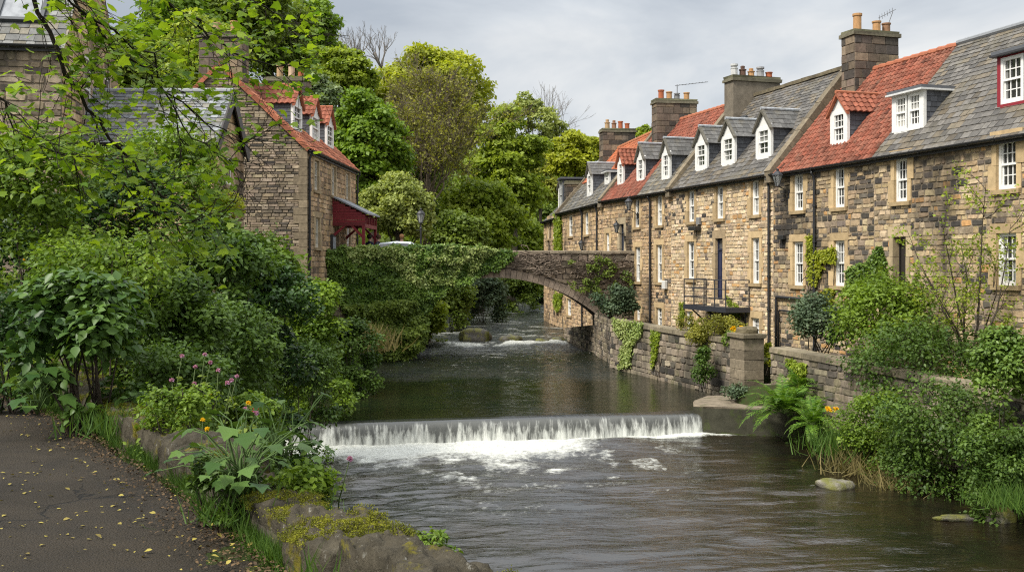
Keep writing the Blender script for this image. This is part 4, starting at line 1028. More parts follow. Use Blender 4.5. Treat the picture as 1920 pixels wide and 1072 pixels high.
for i, (x0, x1, of, tr_, kd) in enumerate(((1242, 1256, .42, WHITE, 'slate'), (1195, 1208, .5, (.30, .10, .06), 'slate'), (1159, 1169, .5, (.30, .10, .06), 'pantile'))):
    uc, wd = dpx(H4, x0, x1, of); dormer(H4['F'], S4, H4['t'], uc, wd, of, 1.15, .6, 50 + i, kd, WHITE, label=('dormer with white gable', 'dormer with red trim and slate roof', 'dormer with red pantile roof')[i])
gutter(H4['F'], H4['t'], 0, H4['L'], 3.04); downpipe(H4['F'], H4['t'], H4['F'].px(1222, 400)[0], -3.0, 3.0)
# ---- orange roof house
H5 = house('orange_roof_house', 'far stone house of the terrace with orange roof and ivy column', PE_, PF, 3.1, 6.72, 3.1, -4.7, 'tan', 5, (.28, .23, .165), None, 'stone', (.15, .28), (.2, .5))
wins(H5, [(1099, 1106, 398, 440), (1068.5, 1076, 403, 443), (1066, 1073, 560, 591), (1089, 1095, 470, 500)], cols=2)
r_ = H5['F'].rect(1112, 1119, 440, 500, -.15); 
finish_wall(H5)
S5 = H5['S']; m = MB(H5['F']); roof_deck(m, S5, 0, H5['L']); slates(m, S5, 0, H5['L'] - .1, 0, 2.4, 14, (.12, .115, .10), (.28, .24), (.25, .42)); rf5 = m.build('roof', M['slate'], H5['t'])
m = MB(H5['F']); pantiles(m, S5, 0, H5['L'] - .1, 2.4, S5.len, 24, (.35, .105, .045), ex=.3, wd=.25)
u = 0.1
while u < H5['L'] - .2: m.tube([S5(u, S5.len, .02), S5(min(u + .42, H5['L']), S5.len, .045)], [.10, .115], 8, (.38, .14, .065)); u += .40
m.build('pantiles', M['pantile'], rf5)
skew(H5['F'], S5, H5['t'], H5['L'] - .1, .4, 0, None, 4)
uc, wd = dpx(H5, 1101, 1110, .5); dormer(H5['F'], S5, H5['t'], uc, 1.05, .5, 1.2, .55, 60, 'slate'); 
uc, wd = dpx(H5, 1135, 1142, .9); dormer(H5['F'], S5, H5['t'], uc, .9, .9, .6, 0, 61, flat=True, label='low grey box dormer')
gutter(H5['F'], H5['t'], 0, H5['L'], 2.98)
for x in (1122, 1094): downpipe(H5['F'], H5['t'], H5['F'].px(x, 420)[0], -4.2 if x < 1100 else -.5, 2.95)
# ---- last house
H6 = house('end_house', 'farthest house of the terrace with small slate roof above the river', PF, PG, 2.85, 5.4, 2.6, -4.7, 'tan', 6, (.30, .235, .17), None, 'stone', (.16, .3), (.25, .6))
wins(H6, [(1047, 1049.5, 412, 448), (1038, 1041, 412, 448), (1029, 1031.5, 412, 448)], cols=2)
finish_wall(H6)
S6 = H6['S']; m = MB(H6['F']); roof_deck(m, S6, 0, H6['L']); slates(m, S6, 0, H6['L'], 0, S6.len, 15, (.10, .10, .095), (.3, .26), (.3, .45)); m.build('roof', M['slate'], H6['t'])
dormer(H6['F'], S6, H6['t'], 2.2, 1.3, .5, 1.9, 0, 62, flat=True, trim=(.07, .075, .085), frame=(.5, .5, .48), label='tall dark slate hung dormer'); dormer(H6['F'], S6, H6['t'], 4.6, 1.3, .8, 1.3, .5, 63, 'slate', label='small slate dormer')
gutter(H6['F'], H6['t'], 0, H6['L'], 2.74)
# ---- chimneys on the party walls
OC, OR_, TN, GR = (.42, .24, .11), (.36, .11, .05), (.40, .27, .15), (.2, .2, .2)
stack(H3['F'], H3['t'], -1.15, -3.05, .72, 1.75, 5.4, 7.92, [(.5, .155, .62, OC, 'plain'), (-.28, .15, .42, OC, 'plain'), (-.68, .15, .38, (.25, .14, .08), 'plain')], 1)
m = MB(); c_ = Vector(H3['F'](-1.15, -3.8, 8.25)); m.tube([c_, c_ + Vector((.15, 0, .42))], .012, 5, (.1, .1, .1)); 
for i in range(6): m.tube([c_ + Vector((-.3 + .09 * i, 0, .12 + .055 * i)), c_ + Vector((-.3 + .09 * i, 0.05, .32 + .05 * i))], .008, 4, (.1, .1, .1))
m.tube([c_ + Vector((-.35, 0, .2)), c_ + Vector((.25, 0, .5))], .01, 5, (.1, .1, .1)); m.build('aerial', M['iron'], H3['t'])
stack(H4['F'], H4['t'], -1.1, -3.2, .75, 2.2, 5.4, 7.78, [(.85, .14, .55, (.5, .5, .48), 'cowl'), (.45, .14, .5, (.12, .07, .05), 'horned'), (.05, .14, .42, OC, 'horned'), (-.4, .15, .5, (.3, .3, .3), 'cowl'), (-.8, .15, .3, OR_, 'plain')], 2, 'harl')
stack(H5['F'], H5['t'], -1.45, -3.2, .8, 2.0, 5.3, 7.9, [(.65, .15, .5, OR_, 'plain'), (.25, .15, .42, OC, 'plain'), (-.15, .13, .36, GR, 'cowl'), (-.62, .15, .4, OC, 'plain')], 3)
m = MB(); c_ = Vector(H5['F'](-1.45, -3.35, 7.9)); m.tube([c_, c_ + Vector((0, 0, .75))], .02, 5, (.1, .1, .1)); m.tube([c_ + Vector((-.1, 0, .7)), c_ + Vector((1.5, 0, .88))], .014, 5, (.08, .08, .08))
for i in range(9): m.tube([c_ + Vector((.1 + .16 * i, -.15, .72 + .02 * i)), c_ + Vector((.1 + .16 * i, .15, .72 + .02 * i))], .01, 4, (.08, .08, .08))
m.build('aerial', M['iron'], H5['t'])
stack(H5['F'], H5['t'], H5['L'] - 2.1, -3.1, .85, 1.95, 5.0, 7.9, [(.6, .15, .6, TN, 'horned'), (.2, .14, .55, (.26, .14, .09), 'horned'), (-.2, .15, .5, OR_, 'plain'), (-.6, .15, .38, OR_, 'plain')], 4)
stack(H6['F'], H6['t'], .3, -.9, .6, .9, 2.6, 5.0, [], 5)

# ---- garden in front of the terrace, river wall, steps
def gwall(s, off=0.): return Vector((15.82 - .305 * s + off, s, 0))
def gedge(s): return gwall(s, 2.3) if 27.8 < s < 29.9 else gwall(s, .25) if s < 39.2 else Vector((4.35 - .05 * (s - 39.2), s, 0))
m = MB()
for i in range(32):
    s0, s1 = 11.9 + i * 1.0468, 11.9 + (i + 1) * 1.0468; a, b_ = gedge(s0), gedge(s1); c_, d_ = Vector((*rowpt(s1), 0)), Vector((*rowpt(s0), 0))
    m.add([(a.x, a.y, -3.02), (b_.x, b_.y, -3.02), (c_.x, c_.y, -3.0), (d_.x, d_.y, -3.0), (a.x, a.y, -4.2), (b_.x, b_.y, -4.2)], [(0, 3, 2, 1), (0, 1, 5, 4)], (.07, .085, .035))
tag(m.build('garden_ground', ground_mat()), kind='structure')
def river_wall(name, label, A, B, zt, zb, th, pal, seed, mt, cope=True, ext=None):
    F = Fr(A, (B[0] - A[0], B[1] - A[1]), ROUT); Ln = math.hypot(B[0] - A[0], B[1] - A[1]); rng = random.Random(seed)
    t = thing(name, label, 'wall', (A[0], A[1], zb)); m = MB(F); top = lambda u: zt[0] + (zt[1] - zt[0]) * u / Ln
    wall_face(m, F, 0, Ln, zb, max(zt), (), (.15, .125, .095), zhi=top, step=.5); masonry(m, F, 0, Ln, zb, max(zt), (), pal, seed, (.14, .26), (.2, .55), (.01, .045), zhi=top)
    m.quad((0, -th, zb), (Ln, -th, zb), (Ln, -th, zt[1]), (0, -th, zt[0]), (.15, .125, .095)); m.quad((0, 0, zb), (0, -th, zb), (0, -th, zt[0]), (0, 0, zt[0]), (.15, .125, .095)); m.quad((Ln, 0, zb), (Ln, -th, zb), (Ln, -th, zt[1]), (Ln, 0, zt[1]), (.15, .125, .095))
    m.build('masonry', M[mt], t)
    if cope:
        m = MB(F); u = 0.
        while u < Ln - .05:
            w_ = min(rng.uniform(.6, 1.1), Ln - u); k = rng.uniform(.7, 1.15)
            m.add([(u + .006, .06, top(u)), (u + w_ - .006, .06, top(u + w_)), (u + w_ - .006, -th - .05, top(u + w_)), (u + .006, -th - .05, top(u)), (u + .006, .05, top(u) + .14 + rng.uniform(-.01, .015)), (u + w_ - .006, .05, top(u + w_) + .14 + rng.uniform(-.01, .015)), (u + w_ - .006, -th - .04, top(u + w_) + .15), (u + .006, -th - .04, top(u) + .15)],
                  [(0, 3, 2, 1), (4, 5, 6, 7), (0, 1, 5, 4), (1, 2, 6, 5), (2, 3, 7, 6), (3, 0, 4, 7)], (.22 * k, .185 * k, .125 * k)); u += w_
        m.build('coping', M['stone_mossy'], t)
    return F, Ln, t
GA, GB = gwall(29.75), gwall(39.2)
FG, LG, tG = river_wall('garden_wall', 'mossy stone river wall with flat coping below the iron balcony', GA, GB, (-2.45, -2.35), -4.8, .45, 'river', 81, 'stone_mossy')
mp = MB(FG); z = -4.8; rng = random.Random(4)          # gate pillar at the near end
while z < -2.2:
    h = rng.uniform(.28, .38); k = rng.uniform(.6, 1.15)
    if z + h > -2.25: h = -2.2 - z
    sp = rng.choice((.0, .4, .55)); 
    mp.bbox((-.62, -.52, z + .006), (-.62 + (sp or .84) - .006, .16, z + h - .004), .018, (.2 * k, .165 * k, .115 * k), .008, rng)
    if sp: k = rng.uniform(.5, 1.1); mp.bbox((-.62 + sp + .006, -.52, z + .006), (.22, .16, z + h - .004), .018, (.2 * k, .165 * k, .115 * k), .008, rng)
    z += h
mp.bbox((-.68, -.58, -2.2), (.28, .22, -2.08), .02, (.16, .135, .09), .01, rng); mp.bbox((-.5, -.42, -2.08), (.08, .06, -1.9), .06, (.15, .125, .075), .03, rng)
mp.build('pillar', M['stone_mossy'], tG)
GC = gwall(12.0); GD = gwall(28.0)
FG2, LG2, tG2 = river_wall('bank_wall', 'low rubble wall with coping behind the fern and shrubs on right bank', GC, GD, (-2.85, -2.5), -4.4, .45, 'river', 82, 'stone_mossy')
t_ = thing('garden_steps', 'narrow stone steps between the gate pillar and bank wall', 'steps', (gwall(28.6).x, 28.6, -4)); m = MB(FG)
for i in range(5): m.bbox((-1.75, -.15 - .3 * i - .32, -4.2), (-.63, -.15 - .3 * i, -3.72 + .17 * i), .015, (.2, .17, .13), .006, rng)
m.build('tread', M['concrete'], t_)
def ledge():
    pts = [(4.95, 27.25), (5.15, 26.95), (6.3, 26.75), (7.5, 26.3), (8.2, 26.4), (8.1, 28.6), (6.95, 29.3), (5.7, 29.1), (5.1, 28.1)]
    rng = random.Random(3); m = MB(); n = len(pts); cx_, cy_ = 6.6, 27.4
    lay = [(1.02, -5.3), (1.0, -4.3), (1.0, -3.93), (.975, -3.88)]
    vs = []
    for k, z in lay:
        for (x, y) in pts: vs.append((cx_ + (x - cx_) * k + rng.uniform(-.03, .03), cy_ + (y - cy_) * k + rng.uniform(-.03, .03), z + rng.uniform(-.02, .02)))
    fs = []
    for i in range(len(lay) - 1):
        for k in range(n): fs.append((i * n + k, i * n + (k + 1) % n, (i + 1) * n + (k + 1) % n, (i + 1) * n + k))
    fs.append(tuple(range((len(lay) - 1) * n, len(lay) * n))); m.add(vs, fs[:2 * n], (.05, .048, .032)); m.add(vs, fs[2 * n:], (.19, .155, .11))
    t = thing('weir_ledge', 'flat concrete ledge at the right end of the weir', 'ledge', (6.6, 27.4, -4.6)); m.build('slab', M['concrete'], t)
ledge()

# ------------------------------------------------------------------ bridge
BL, BR = Vector((-7.9, 41.44, 0)), Vector((5.72, 45.64, 0))
FB = Fr((BL.x, BL.y), (BR.x - BL.x, BR.y - BL.y), (.29, -.957)); LB = (BR - BL).length
BW = 3.9; ZT = .42; ZD = -.52
uR, zR = FB.px(1131, 600); uC, zC = FB.px(925, 520); hs = uR - uC; rise = zC - zR; RAD = (hs * hs + rise * rise) / (2 * rise)
def zarch(u):
    x = abs(u - uC)
    return -9. if x >= hs else zC - RAD + math.sqrt(RAD * RAD - x * x)
FBS = lambda u, o, z: FB(u - .265 * min(o, 0.), o, z)      # the barrel runs with the river, askew to the faces
def bridge():
    t = thing('stone_bridge', 'low stone arch bridge over the river, half buried in ivy', 'bridge', (BL.x, BL.y, -5)); rng = random.Random(8)
    m = MB(FBS); us = sorted(set([0, LB, uC - hs, uC + hs] + [uC - hs + 2 * hs * i / 48 for i in range(49)])); 
    zl = lambda u: max(zarch(u), -5.2)
    for o, sg in ((0., 1), (-BW, -1)):
        for a, b_ in zip(us, us[1:]):
            za, zb = zl(a), zl(b_)
            if a <= uC - hs + 1e-6 and b_ <= uC - hs + 1e-6: za = zb = -5.2
            elif a >= uC + hs - 1e-6: za = zb = -5.2
            elif abs(a - (uC - hs)) < 1e-6: za = zR
            elif abs(b_ - (uC + hs)) < 1e-6: zb = zR
            if abs(b_ - (uC - hs)) < 1e-6: za = zb = -5.2
            q = [(a, o, za), (b_, o, zb), (b_, o, ZT), (a, o, ZT)]
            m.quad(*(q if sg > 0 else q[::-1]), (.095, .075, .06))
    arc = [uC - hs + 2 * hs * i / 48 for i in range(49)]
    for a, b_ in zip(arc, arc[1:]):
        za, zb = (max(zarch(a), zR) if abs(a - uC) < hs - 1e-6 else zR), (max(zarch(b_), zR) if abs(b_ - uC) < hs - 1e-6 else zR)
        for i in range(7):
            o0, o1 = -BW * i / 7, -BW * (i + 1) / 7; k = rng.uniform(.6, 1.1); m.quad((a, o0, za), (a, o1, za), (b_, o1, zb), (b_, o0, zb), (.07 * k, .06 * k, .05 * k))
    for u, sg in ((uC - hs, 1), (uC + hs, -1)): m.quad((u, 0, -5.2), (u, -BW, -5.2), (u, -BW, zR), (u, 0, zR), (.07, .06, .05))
    zl2 = lambda u: zarch(u) + .36 if abs(u - uC) < hs else -5.2
    masonry(m, FBS, 0, LB, -4.9, ZT - .02, (), 'bridge', 91, (.2, .34), (.3, .7), (.008, .03), zlo=zl2)
    bm_ = m.build('body', M['stone_brown'], t)
    m = MB(FBS); n = 44                                  # voussoirs
    for i in range(n):
        a0, a1 = -math.asin(min(1, hs / RAD)) + 2 * math.asin(hs / RAD) * i / n, -math.asin(hs / RAD) + 2 * math.asin(hs / RAD) * (i + 1) / n; k = rng.uniform(.75, 1.15); g = .003
        f = lambda a, r: (uC + r * math.sin(a), zC - RAD + r * math.cos(a)); r1 = RAD + rng.uniform(.32, .40)
        p = [f(a0 + g / 3, RAD - .012), f(a1 - g / 3, RAD - .012), f(a1 - g / 3, r1), f(a0 + g / 3, r1)]; o = rng.uniform(.03, .05)
        vs = [(x, -.3, z) for x, z in p] + [(x, o, z) for x, z in p]
        m.add(vs, [(4, 5, 6, 7), (0, 1, 5, 4), (1, 2, 6, 5), (2, 3, 7, 6), (3, 0, 4, 7)], (.30 * k, .235 * k, .18 * k))
    m.build('arch_ring', M['stone_brown'], t)
    m = MB(FBS)
    for o0, o1 in ((-.36, .05), (-BW - .05, -BW + .36)):
        u = 0.
        while u < LB - .05:
            w_ = min(rng.uniform(.7, 1.2), LB - u); k = rng.uniform(.8, 1.15); m.bbox((u + .004, o0, ZT), (u + w_ - .004, o1, ZT + .13), .02, (.26 * k, .215 * k, .155 * k), .008, rng); u += w_
    m.build('parapet_coping', M['stone_brown'], t)
    m = MB(FBS)
    for o0, o1 in ((-.36, -.34), (-BW + .34, -BW + .36)): m.quad((0, o0, ZD), (LB, o0, ZD), (LB, o0, ZT), (0, o0, ZT), (.13, .1, .08))
    m.build('parapet', M['stone_brown'], t)
    m = MB(FBS); m.quad((-4, -.36, ZD), (LB + .2, -.36, ZD), (LB + .2, -BW + .36, ZD), (-4, -BW + .36, ZD), (.06, .058, .055)); m.quad((LB - 2.5, -BW + .3, ZD - .004), (LB + .3, -BW + .3, ZD - .004), (LB + .3, -BW - 14, ZD - .004), (LB - 1.5, -BW - 14, ZD - .004), (.06, .058, .055))
    tag(m.build('road', M['concrete']), kind='structure')
bridge()
# river walls under the bridge, in front of the far houses
river_wall('abutment_wall', 'dark mossy quay wall under the right end of the bridge', (4.05, 39.3), (3.75, 45.2), (-2.3, -2.2), -4.9, .5, 'river', 83, 'stone_mossy', False)
river_wall('far_quay_wall', 'low mossy footing wall along the far houses seen through the arch', (3.78, 45.2), (2.72, 51.5), (-2.8, -3.35), -4.9, .5, 'river', 84, 'stone_mossy', False)

# ------------------------------------------------------------------ houses on the left bank
PFo = (-7.86, 38.1); FP = Fr(PFo, (.047, 1), (1, 0)); LP = 9.3
def pub():
    t = thing('gabled_pub', 'tall brown stone gable house with red pantile roof and three dormers left of bridge', 'house', (PFo[0], PFo[1], -1.6))
    ze, zr, d = 4.45, 7.65, 3.35; S = Slope(FP, ze, zr, d, .10); holes = []; base = -2.2
    for i, (x0, x1, y0, y1) in enumerate(((586, 593, 301, 357), (619, 626, 313, 367), (646, 652, 325, 374), (588, 594, 408, 464))):
        r = FP.rect(x0, x1, y0, y1, -.06); r = (r[0], max(r[1], r[0] + .75), r[2], r[3]); holes.append(hole_of(r))
        window(FP, r, t, 300 + i, 2, 4, (.40, .31, .19), (.5, .47, .4))
    r = FP.rect(647, 653, 415, 466, -.06); r = (r[0], r[0] + .8, -.1, r[3]); holes.append(hole_of(r)); window(FP, r, t, 310, 2, 4, (.40, .31, .19))
    r = FP.rect(618, 636, 420, 470, -.15); r = (r[0], r[0] + 1.1, -.5, 1.75); holes.append(hole_of(r, .16, .3, 0)); dr = doorway(FP, r, t, 12, (.05, .04, .035), sur=(.42, .33, .21))
    m = MB(FP); wall_face(m, FP, 0, LP, base, ze, holes, (.22, .18, .13)); masonry(m, FP, 0, LP, base, ze - .04, holes, 'tan', 101, (.14, .26), (.18, .45))
    shell(m, FP, LP, 2 * d, base, ze, zr, (.17, .14, .1))
    FGb = lambda u, o, z: FP(-o - .002, -u, z)
    zhi = lambda u: ze + (zr - ze) * (1 - abs(u - d) / d) - .04
    masonry(m, FGb, .0, 2 * d, base, zr, (), 'brown', 102, (.07, .15), (.12, .45), (.006, .03), zhi=zhi, dark=lambda u, z: soot(u, z * 1.5, 7, .18))
    rng = random.Random(5); z = base
    while z < ze - .2:                          # quoins
        h = rng.uniform(.26, .36); k = rng.uniform(.7, 1.1); lw = rng.choice((.3, .5)); m.box((-.035, -lw, z + .006), (.5 if lw < .4 else .3, .03, min(z + h, ze - .05) - .006), (.24 * k, .19 * k, .125 * k), .008, rng); z += h
    m.build('wall', M['stone_brown'], t)
    m = MB(FP); roof_deck(m, S, 0, LP, (.08, .05, .04)); pantiles(m, S, .02, LP, 0, S.len - .02, 103, (.34, .115, .06), .3, .24)
    rf = m.build('roof', M['pantile'], t)
    m = MB(FP)
    for a in range(int(S.len / .33)):            # verge tiles on the gable
        w0 = a * .33; k = rng.uniform(.7, 1.2); m.add([S(-.13, w0 - .03, .07), S(.16, w0 - .03, .07), S(.16, w0 + .32, .05), S(-.13, w0 + .32, .05), S(-.13, w0 - .03, -.10), S(-.13, w0 + .32, -.10)], [(0, 1, 2, 3), (0, 3, 5, 4)], (.34 * k, .12 * k, .065 * k))
        q = lambda u, w_, h: (u, -2 * d - (.10 - w_ * S.c + h * S.s), S.ze - .1 * S.tan + w_ * S.s + h * S.c)
        m.add([q(-.13, w0 - .03, .07), q(.16, w0 - .03, .07), q(.16, w0 + .32, .05), q(-.13, w0 + .32, .05), q(-.13, w0 - .03, -.10), q(-.13, w0 + .32, -.10)], [(0, 3, 2, 1), (0, 4, 5, 3)], (.34 * k, .12 * k, .065 * k))
    u = 0.
    while u < LP: m.tube([S(u, S.len, .02), S(min(u + .42, LP), S.len, .045)], [.10, .115], 8, (.32, .115, .065)); u += .4
    m.build('ridge_tiles', M['pantile'], rf)
    for i, (xf, y0) in enumerate(((561, 215), (609, 245), (633, 262))):
        of = .75; uc = FP.px(xf, y0, -of)[0]; uc = (1.45, 4.4, 7.1)[i]
        dormer(FP, S, t, uc, 1.3, of, 1.15, .72, 110 + i, 'pantile', cols=2)
    stack(FP, t, .42, -d, .72, 1.7, 6.7, 8.9, [(.4, .15, .5, OC, 'plain'), (-.3, .15, .45, TN, 'plain')], 11)
    stack(FP, t, LP - .4, -d + .2, .8, 2.0, 6.4, 8.75, [(-.4, .17, .62, TN, 'plain'), (.15, .17, .66, (.5, .36, .24), 'plain'), (.6, .15, .4, OR_, 'plain')], 12)
    gutter(FP, t, 0, LP, ze - .12, .1); downpipe(FP, t, .12, base, ze - .15); downpipe(FP, t, LP - .1, -.5, ze - .15)
    m = MB(FP); m.box((3.9, .0, .55), (4.5, .12, 1.2), (.03, .03, .03)); m.box((3.96, .121, .6), (4.44, .135, 1.1), (.30, .33, .36)); m.box((3.92, .0, 1.25), (4.48, .06, 1.5), (.35, .26, .17)); m.build('notice_board', M['paint'], t)
    # red timber porch
    a, b_ = 4.2, 7.1; m = MB(FP); RD = (.17, .014, .02)
    o1 = 1.42; z0, z1 = 2.8, 2.06
    pr = None
    m.add([(a, 0, z0), (b_, 0, z0), (b_, o1 + .12, z1), (a, o1 + .12, z1), (a, 0, z0 + .07), (b_, 0, z0 + .07), (b_, o1 + .12, z1 + .07), (a, o1 + .12, z1 + .07)], [(0, 3, 2, 1), (4, 5, 6, 7), (0, 1, 5, 4), (1, 2, 6, 5), (2, 3, 7, 6), (3, 0, 4, 7)], (.20, .21, .23))
    pr = m.build('porch', M['lead'], t)
    m = MB(FP)
    for u in (a + .1, b_ - .1):
        zt = lambda o: z0 + (z1 - z0) * o / (o1 + .12) - .01; n = 9
        for i in range(n):                      # boarded cheek, board by board
            za, zb = 1.72 + i * .115, 1.72 + (i + 1) * .115 - .012
            oe = min(o1, max(.05, (z0 - .02 - zb) / (z0 - z1) * (o1 + .12)))
            if zb > z0 - .05: continue
            m.box((u - .02, .01, za), (u + .02, oe, zb), RD)
        m.box((u - .05, .0, 1.58), (u + .05, o1, 1.715), (.12, .012, .016)); m.box((u - .06, o1 - .13, ZD), (u + .06, o1 - .01, 1.58), RD)
        m.add([(u - .04, o1 - .13, 1.05), (u + .04, o1 - .13, 1.05), (u + .04, o1 - .13, 1.2), (u - .04, o1 - .13, 1.2), (u - .04, o1 - .62, 1.58), (u + .04, o1 - .62, 1.58), (u + .04, o1 - .50, 1.58), (u - .04, o1 - .50, 1.58)], [(0, 1, 5, 4), (3, 2, 6, 7), (0, 4, 7, 3), (1, 2, 6, 5)], RD)
        m.add([(u - .04, .02, 1.05), (u + .04, .02, 1.05), (u + .04, .02, 1.2), (u - .04, .02, 1.2), (u - .04, .6, 1.58), (u + .04, .6, 1.58), (u + .04, .48, 1.58), (u - .04, .48, 1.58)], [(0, 1, 5, 4), (3, 2, 6, 7), (0, 4, 7, 3), (1, 2, 6, 5)], RD)
    m.box((a + .16, o1 - .1, 1.5), (b_ - .16, o1 + .0, 1.66), RD); u = a + .4
    while u < b_ - .3: m.box((u, o1 - .09, 1.66), (u + .06, o1 - .02, 1.98), RD); u += .38
    m.build('timber_frame', M['red'], pr)
pub()
def cottage():
    # gable end faces the river, roof slope faces the camera
    A, B = (-8.25, 27.5), (-8.22, 30.6); F = Fr(A, (-1, .0), (0, -1)); L_ = 7.5; d = 1.55; ze, zr, base = 3.4, 5.0, -2.0
    t = thing('slate_cottage', 'small stone cottage with grey slate roof half hidden behind leaves, left bank', 'house', (A[0], A[1], base)); S = Slope(F, ze, zr, d, .12)
    m = MB(F); wall_face(m, F, 0, L_, base, ze, (), (.2, .165, .12)); masonry(m, F, 0, L_, base, ze - .04, (), 'tan', 121, (.18, .3), (.25, .6))
    shell(m, F, L_, 2 * d, base, ze, zr, (.2, .165, .12)); FE = Fr((A[0] + .0, A[1]), (0, 1), (1, 0)); zhi = lambda u: ze + (zr - ze) * (1 - abs(u - d) / d) - .03
    r = FE.rect(414, 421, 293, 345, -.06); r = (1.15, 1.75, r[2], r[3]); 
    masonry(m, FE, 0, 2 * d, base, zr, (hole_of(r),), 'tan', 122, (.2, .34), (.3, .7), zhi=zhi)
    m.build('wall', M['stone'], t); window(FE, r, t, 320, 2, 4, (.40, .30, .2), rec=.04)
    m = MB(F); roof_deck(m, S, -.12, L_); slates(m, S, -.12, L_, 0, S.len, 123, (.17, .18, .18), (.2, .15), (.2, .36)); rf = m.build('roof', M['slate'], t)
    m = MB(F); m.tube([S(-.15, S.len, .02), S(L_, S.len, .02)], .08, 8, (.25, .26, .27)); m.build('ridge', M['lead'], rf)
    m = MB(F)
    for f0, f1 in ((S(-.14, 0, -.22), S(-.14, S.len, -.22)),):
        m.add([S(-.17, -.02, -.26), S(-.17, S.len, -.26), S(-.17, S.len, .05), S(-.17, -.02, .05), S(-.12, -.02, -.26), S(-.12, S.len, -.26), S(-.12, S.len, .05), S(-.12, -.02, .05)], [(0, 1, 2, 3), (7, 6, 5, 4), (0, 4, 5, 1), (3, 2, 6, 7)], (.035, .028, .025))
        q = lambda p: (p[0], -2 * d - p[1], p[2])
        m.add([q(S(-.17, -.02, -.26)), q(S(-.17, S.len, -.26)), q(S(-.17, S.len, .05)), q(S(-.17, -.02, .05)), q(S(-.12, -.02, -.26)), q(S(-.12, S.len, -.26)), q(S(-.12, S.len, .05)), q(S(-.12, -.02, .05))], [(0, 1, 2, 3), (7, 6, 5, 4), (0, 4, 5, 1), (3, 2, 6, 7)], (.035, .028, .025))
    m.build('barge_board', M['paint'], t); gutter(F, t, 0, L_, ze - .1, .12)
cottage()
def mill():
    A = (-11.75, 26.0); F = Fr(A, (-1, -.16), (0, -1)); L_ = 9.; d = 3.2; ze, zr, base = 5.75, 10.0, -2.0; FE = lambda u, o, z: F(-o - .003, -u, z)
    t = thing('mill_house', 'tall stone house with slate roof and skylight at the upper left, behind branches', 'house', (A[0], A[1], base)); S = Slope(F, ze, zr, d, .14)
    m = MB(F); wall_face(m, F, 0, L_, base, ze, (), (.2, .16, .12)); masonry(m, F, 0, L_, base, ze - .04, (), 'brown', 131, (.14, .28), (.2, .6), (.01, .04)); shell(m, F, L_, 2 * d, base, ze, zr, (.2, .16, .12))
    zhi = lambda u: ze + (zr - ze) * (1 - abs(u - d) / d) - .03; hs_ = [(2.1, 2.85, 1.2, 3.0), (2.1, 2.85, 4.0, 5.9), (4.4, 5.1, 1.2, 3.0), (4.4, 5.1, 4.0, 5.7)]
    masonry(m, FE, 0, 2 * d, base, zr, [hole_of(h) for h in hs_], 'tan', 132, (.2, .36), (.3, .8), zhi=zhi); m.build('wall', M['stone'], t)
    for i, h in enumerate(hs_): window(FE, h, t, 330 + i, 2, 4, (.40, .30, .21), rec=.03)
    m = MB(F); roof_deck(m, S, 0, L_); slates(m, S, -.1, L_, 0, S.len, 133, (.15, .15, .135), (.26, .2), (.22, .38)); rf = m.build('roof', M['slate'], t)
    u, z = F.px(47, 14, -.9); w_ = 1.55; m = MB(F)
    for q in ((-.6, -.5, -.5, .5), (.5, .6, -.5, .5), (-.6, .6, -.6, -.5), (-.6, .6, .5, .6)):
        a, b_, c_, e_ = q; m.add([S(u + a, w_ + c_, .0), S(u + b_, w_ + c_, .0), S(u + b_, w_ + e_, .0), S(u + a, w_ + e_, .0), S(u + a, w_ + c_, .12), S(u + b_, w_ + c_, .12), S(u + b_, w_ + e_, .12), S(u + a, w_ + e_, .12)], [(4, 5, 6, 7), (0, 1, 5, 4), (1, 2, 6, 5), (2, 3, 7, 6), (3, 0, 4, 7)], (.05, .055, .06))
    m.build('skylight', M['iron'], rf); m = MB(F); m.quad(S(u - .5, w_ - .5, .07), S(u + .5, w_ - .5, .07), S(u + .5, w_ + .5, .07), S(u - .5, w_ + .5, .07), (.3, .31, .32)); m.build('skylight_pane', M['glass'], rf)
    gutter(F, t, 0, L_, ze - .12)
mill()

# ------------------------------------------------------------------ small fixed things
def lantern(label, F, px, py, sc=1., name='wall_lantern'):
    u, z = F.px(px, py, .45); t = thing(name, label, 'lantern', F(u, 0, z)); m = MB(F); bk = (.02, .02, .022)
    m.tube([(u, .02, z - .25), (u, .15, z - .1), (u, .45, z + .02), (u, .45, z - .02)], .018, 6, bk); m.box((u - .05, .0, z - .4), (u + .05, .03, z - .1), bk)
    br = m.build('bracket', M['iron'], t)
    m = MB(); c_ = F(u, .45, z); m.lathe(c_, [(.07 * sc, .0), (.09 * sc, .02), (.075 * sc, .04)], 8, bk); m.lathe(c_, [(.19 * sc, .36 * sc), (.20 * sc, .38 * sc), (.09 * sc, .50 * sc), (.04 * sc, .53 * sc), (.05 * sc, .58 * sc), (.0, .62 * sc)], 8, bk)
    for k in range(4):
        a = math.pi / 4 + k * math.pi / 2; m.tube([(c_[0] + .075 * sc * math.cos(a), c_[1] + .075 * sc * math.sin(a), c_[2] + .03), (c_[0] + .185 * sc * math.cos(a), c_[1] + .185 * sc * math.sin(a), c_[2] + .37 * sc)], .012, 4, bk)
    m.build('lantern_frame', M['iron'], t)
    m = MB(); m.lathe(c_, [(.065 * sc, .04), (.17 * sc, .36 * sc)], 8, (.35, .36, .35)); m.build('lantern_glass', M['glass'], t)
lantern('black wall lantern between slate roof and red roof houses', H2['F'], 1458, 350)
lantern('black wall lantern above the bridge end beside a tall downpipe', H4['F'], 1179, 394)
lantern('small black wall lantern over the doors behind the bridge', H4['F'], 1156, 436, .9)
lantern('lowest black wall lantern just above bridge parapet on far house', H5['F'], 1090, 468, .9)
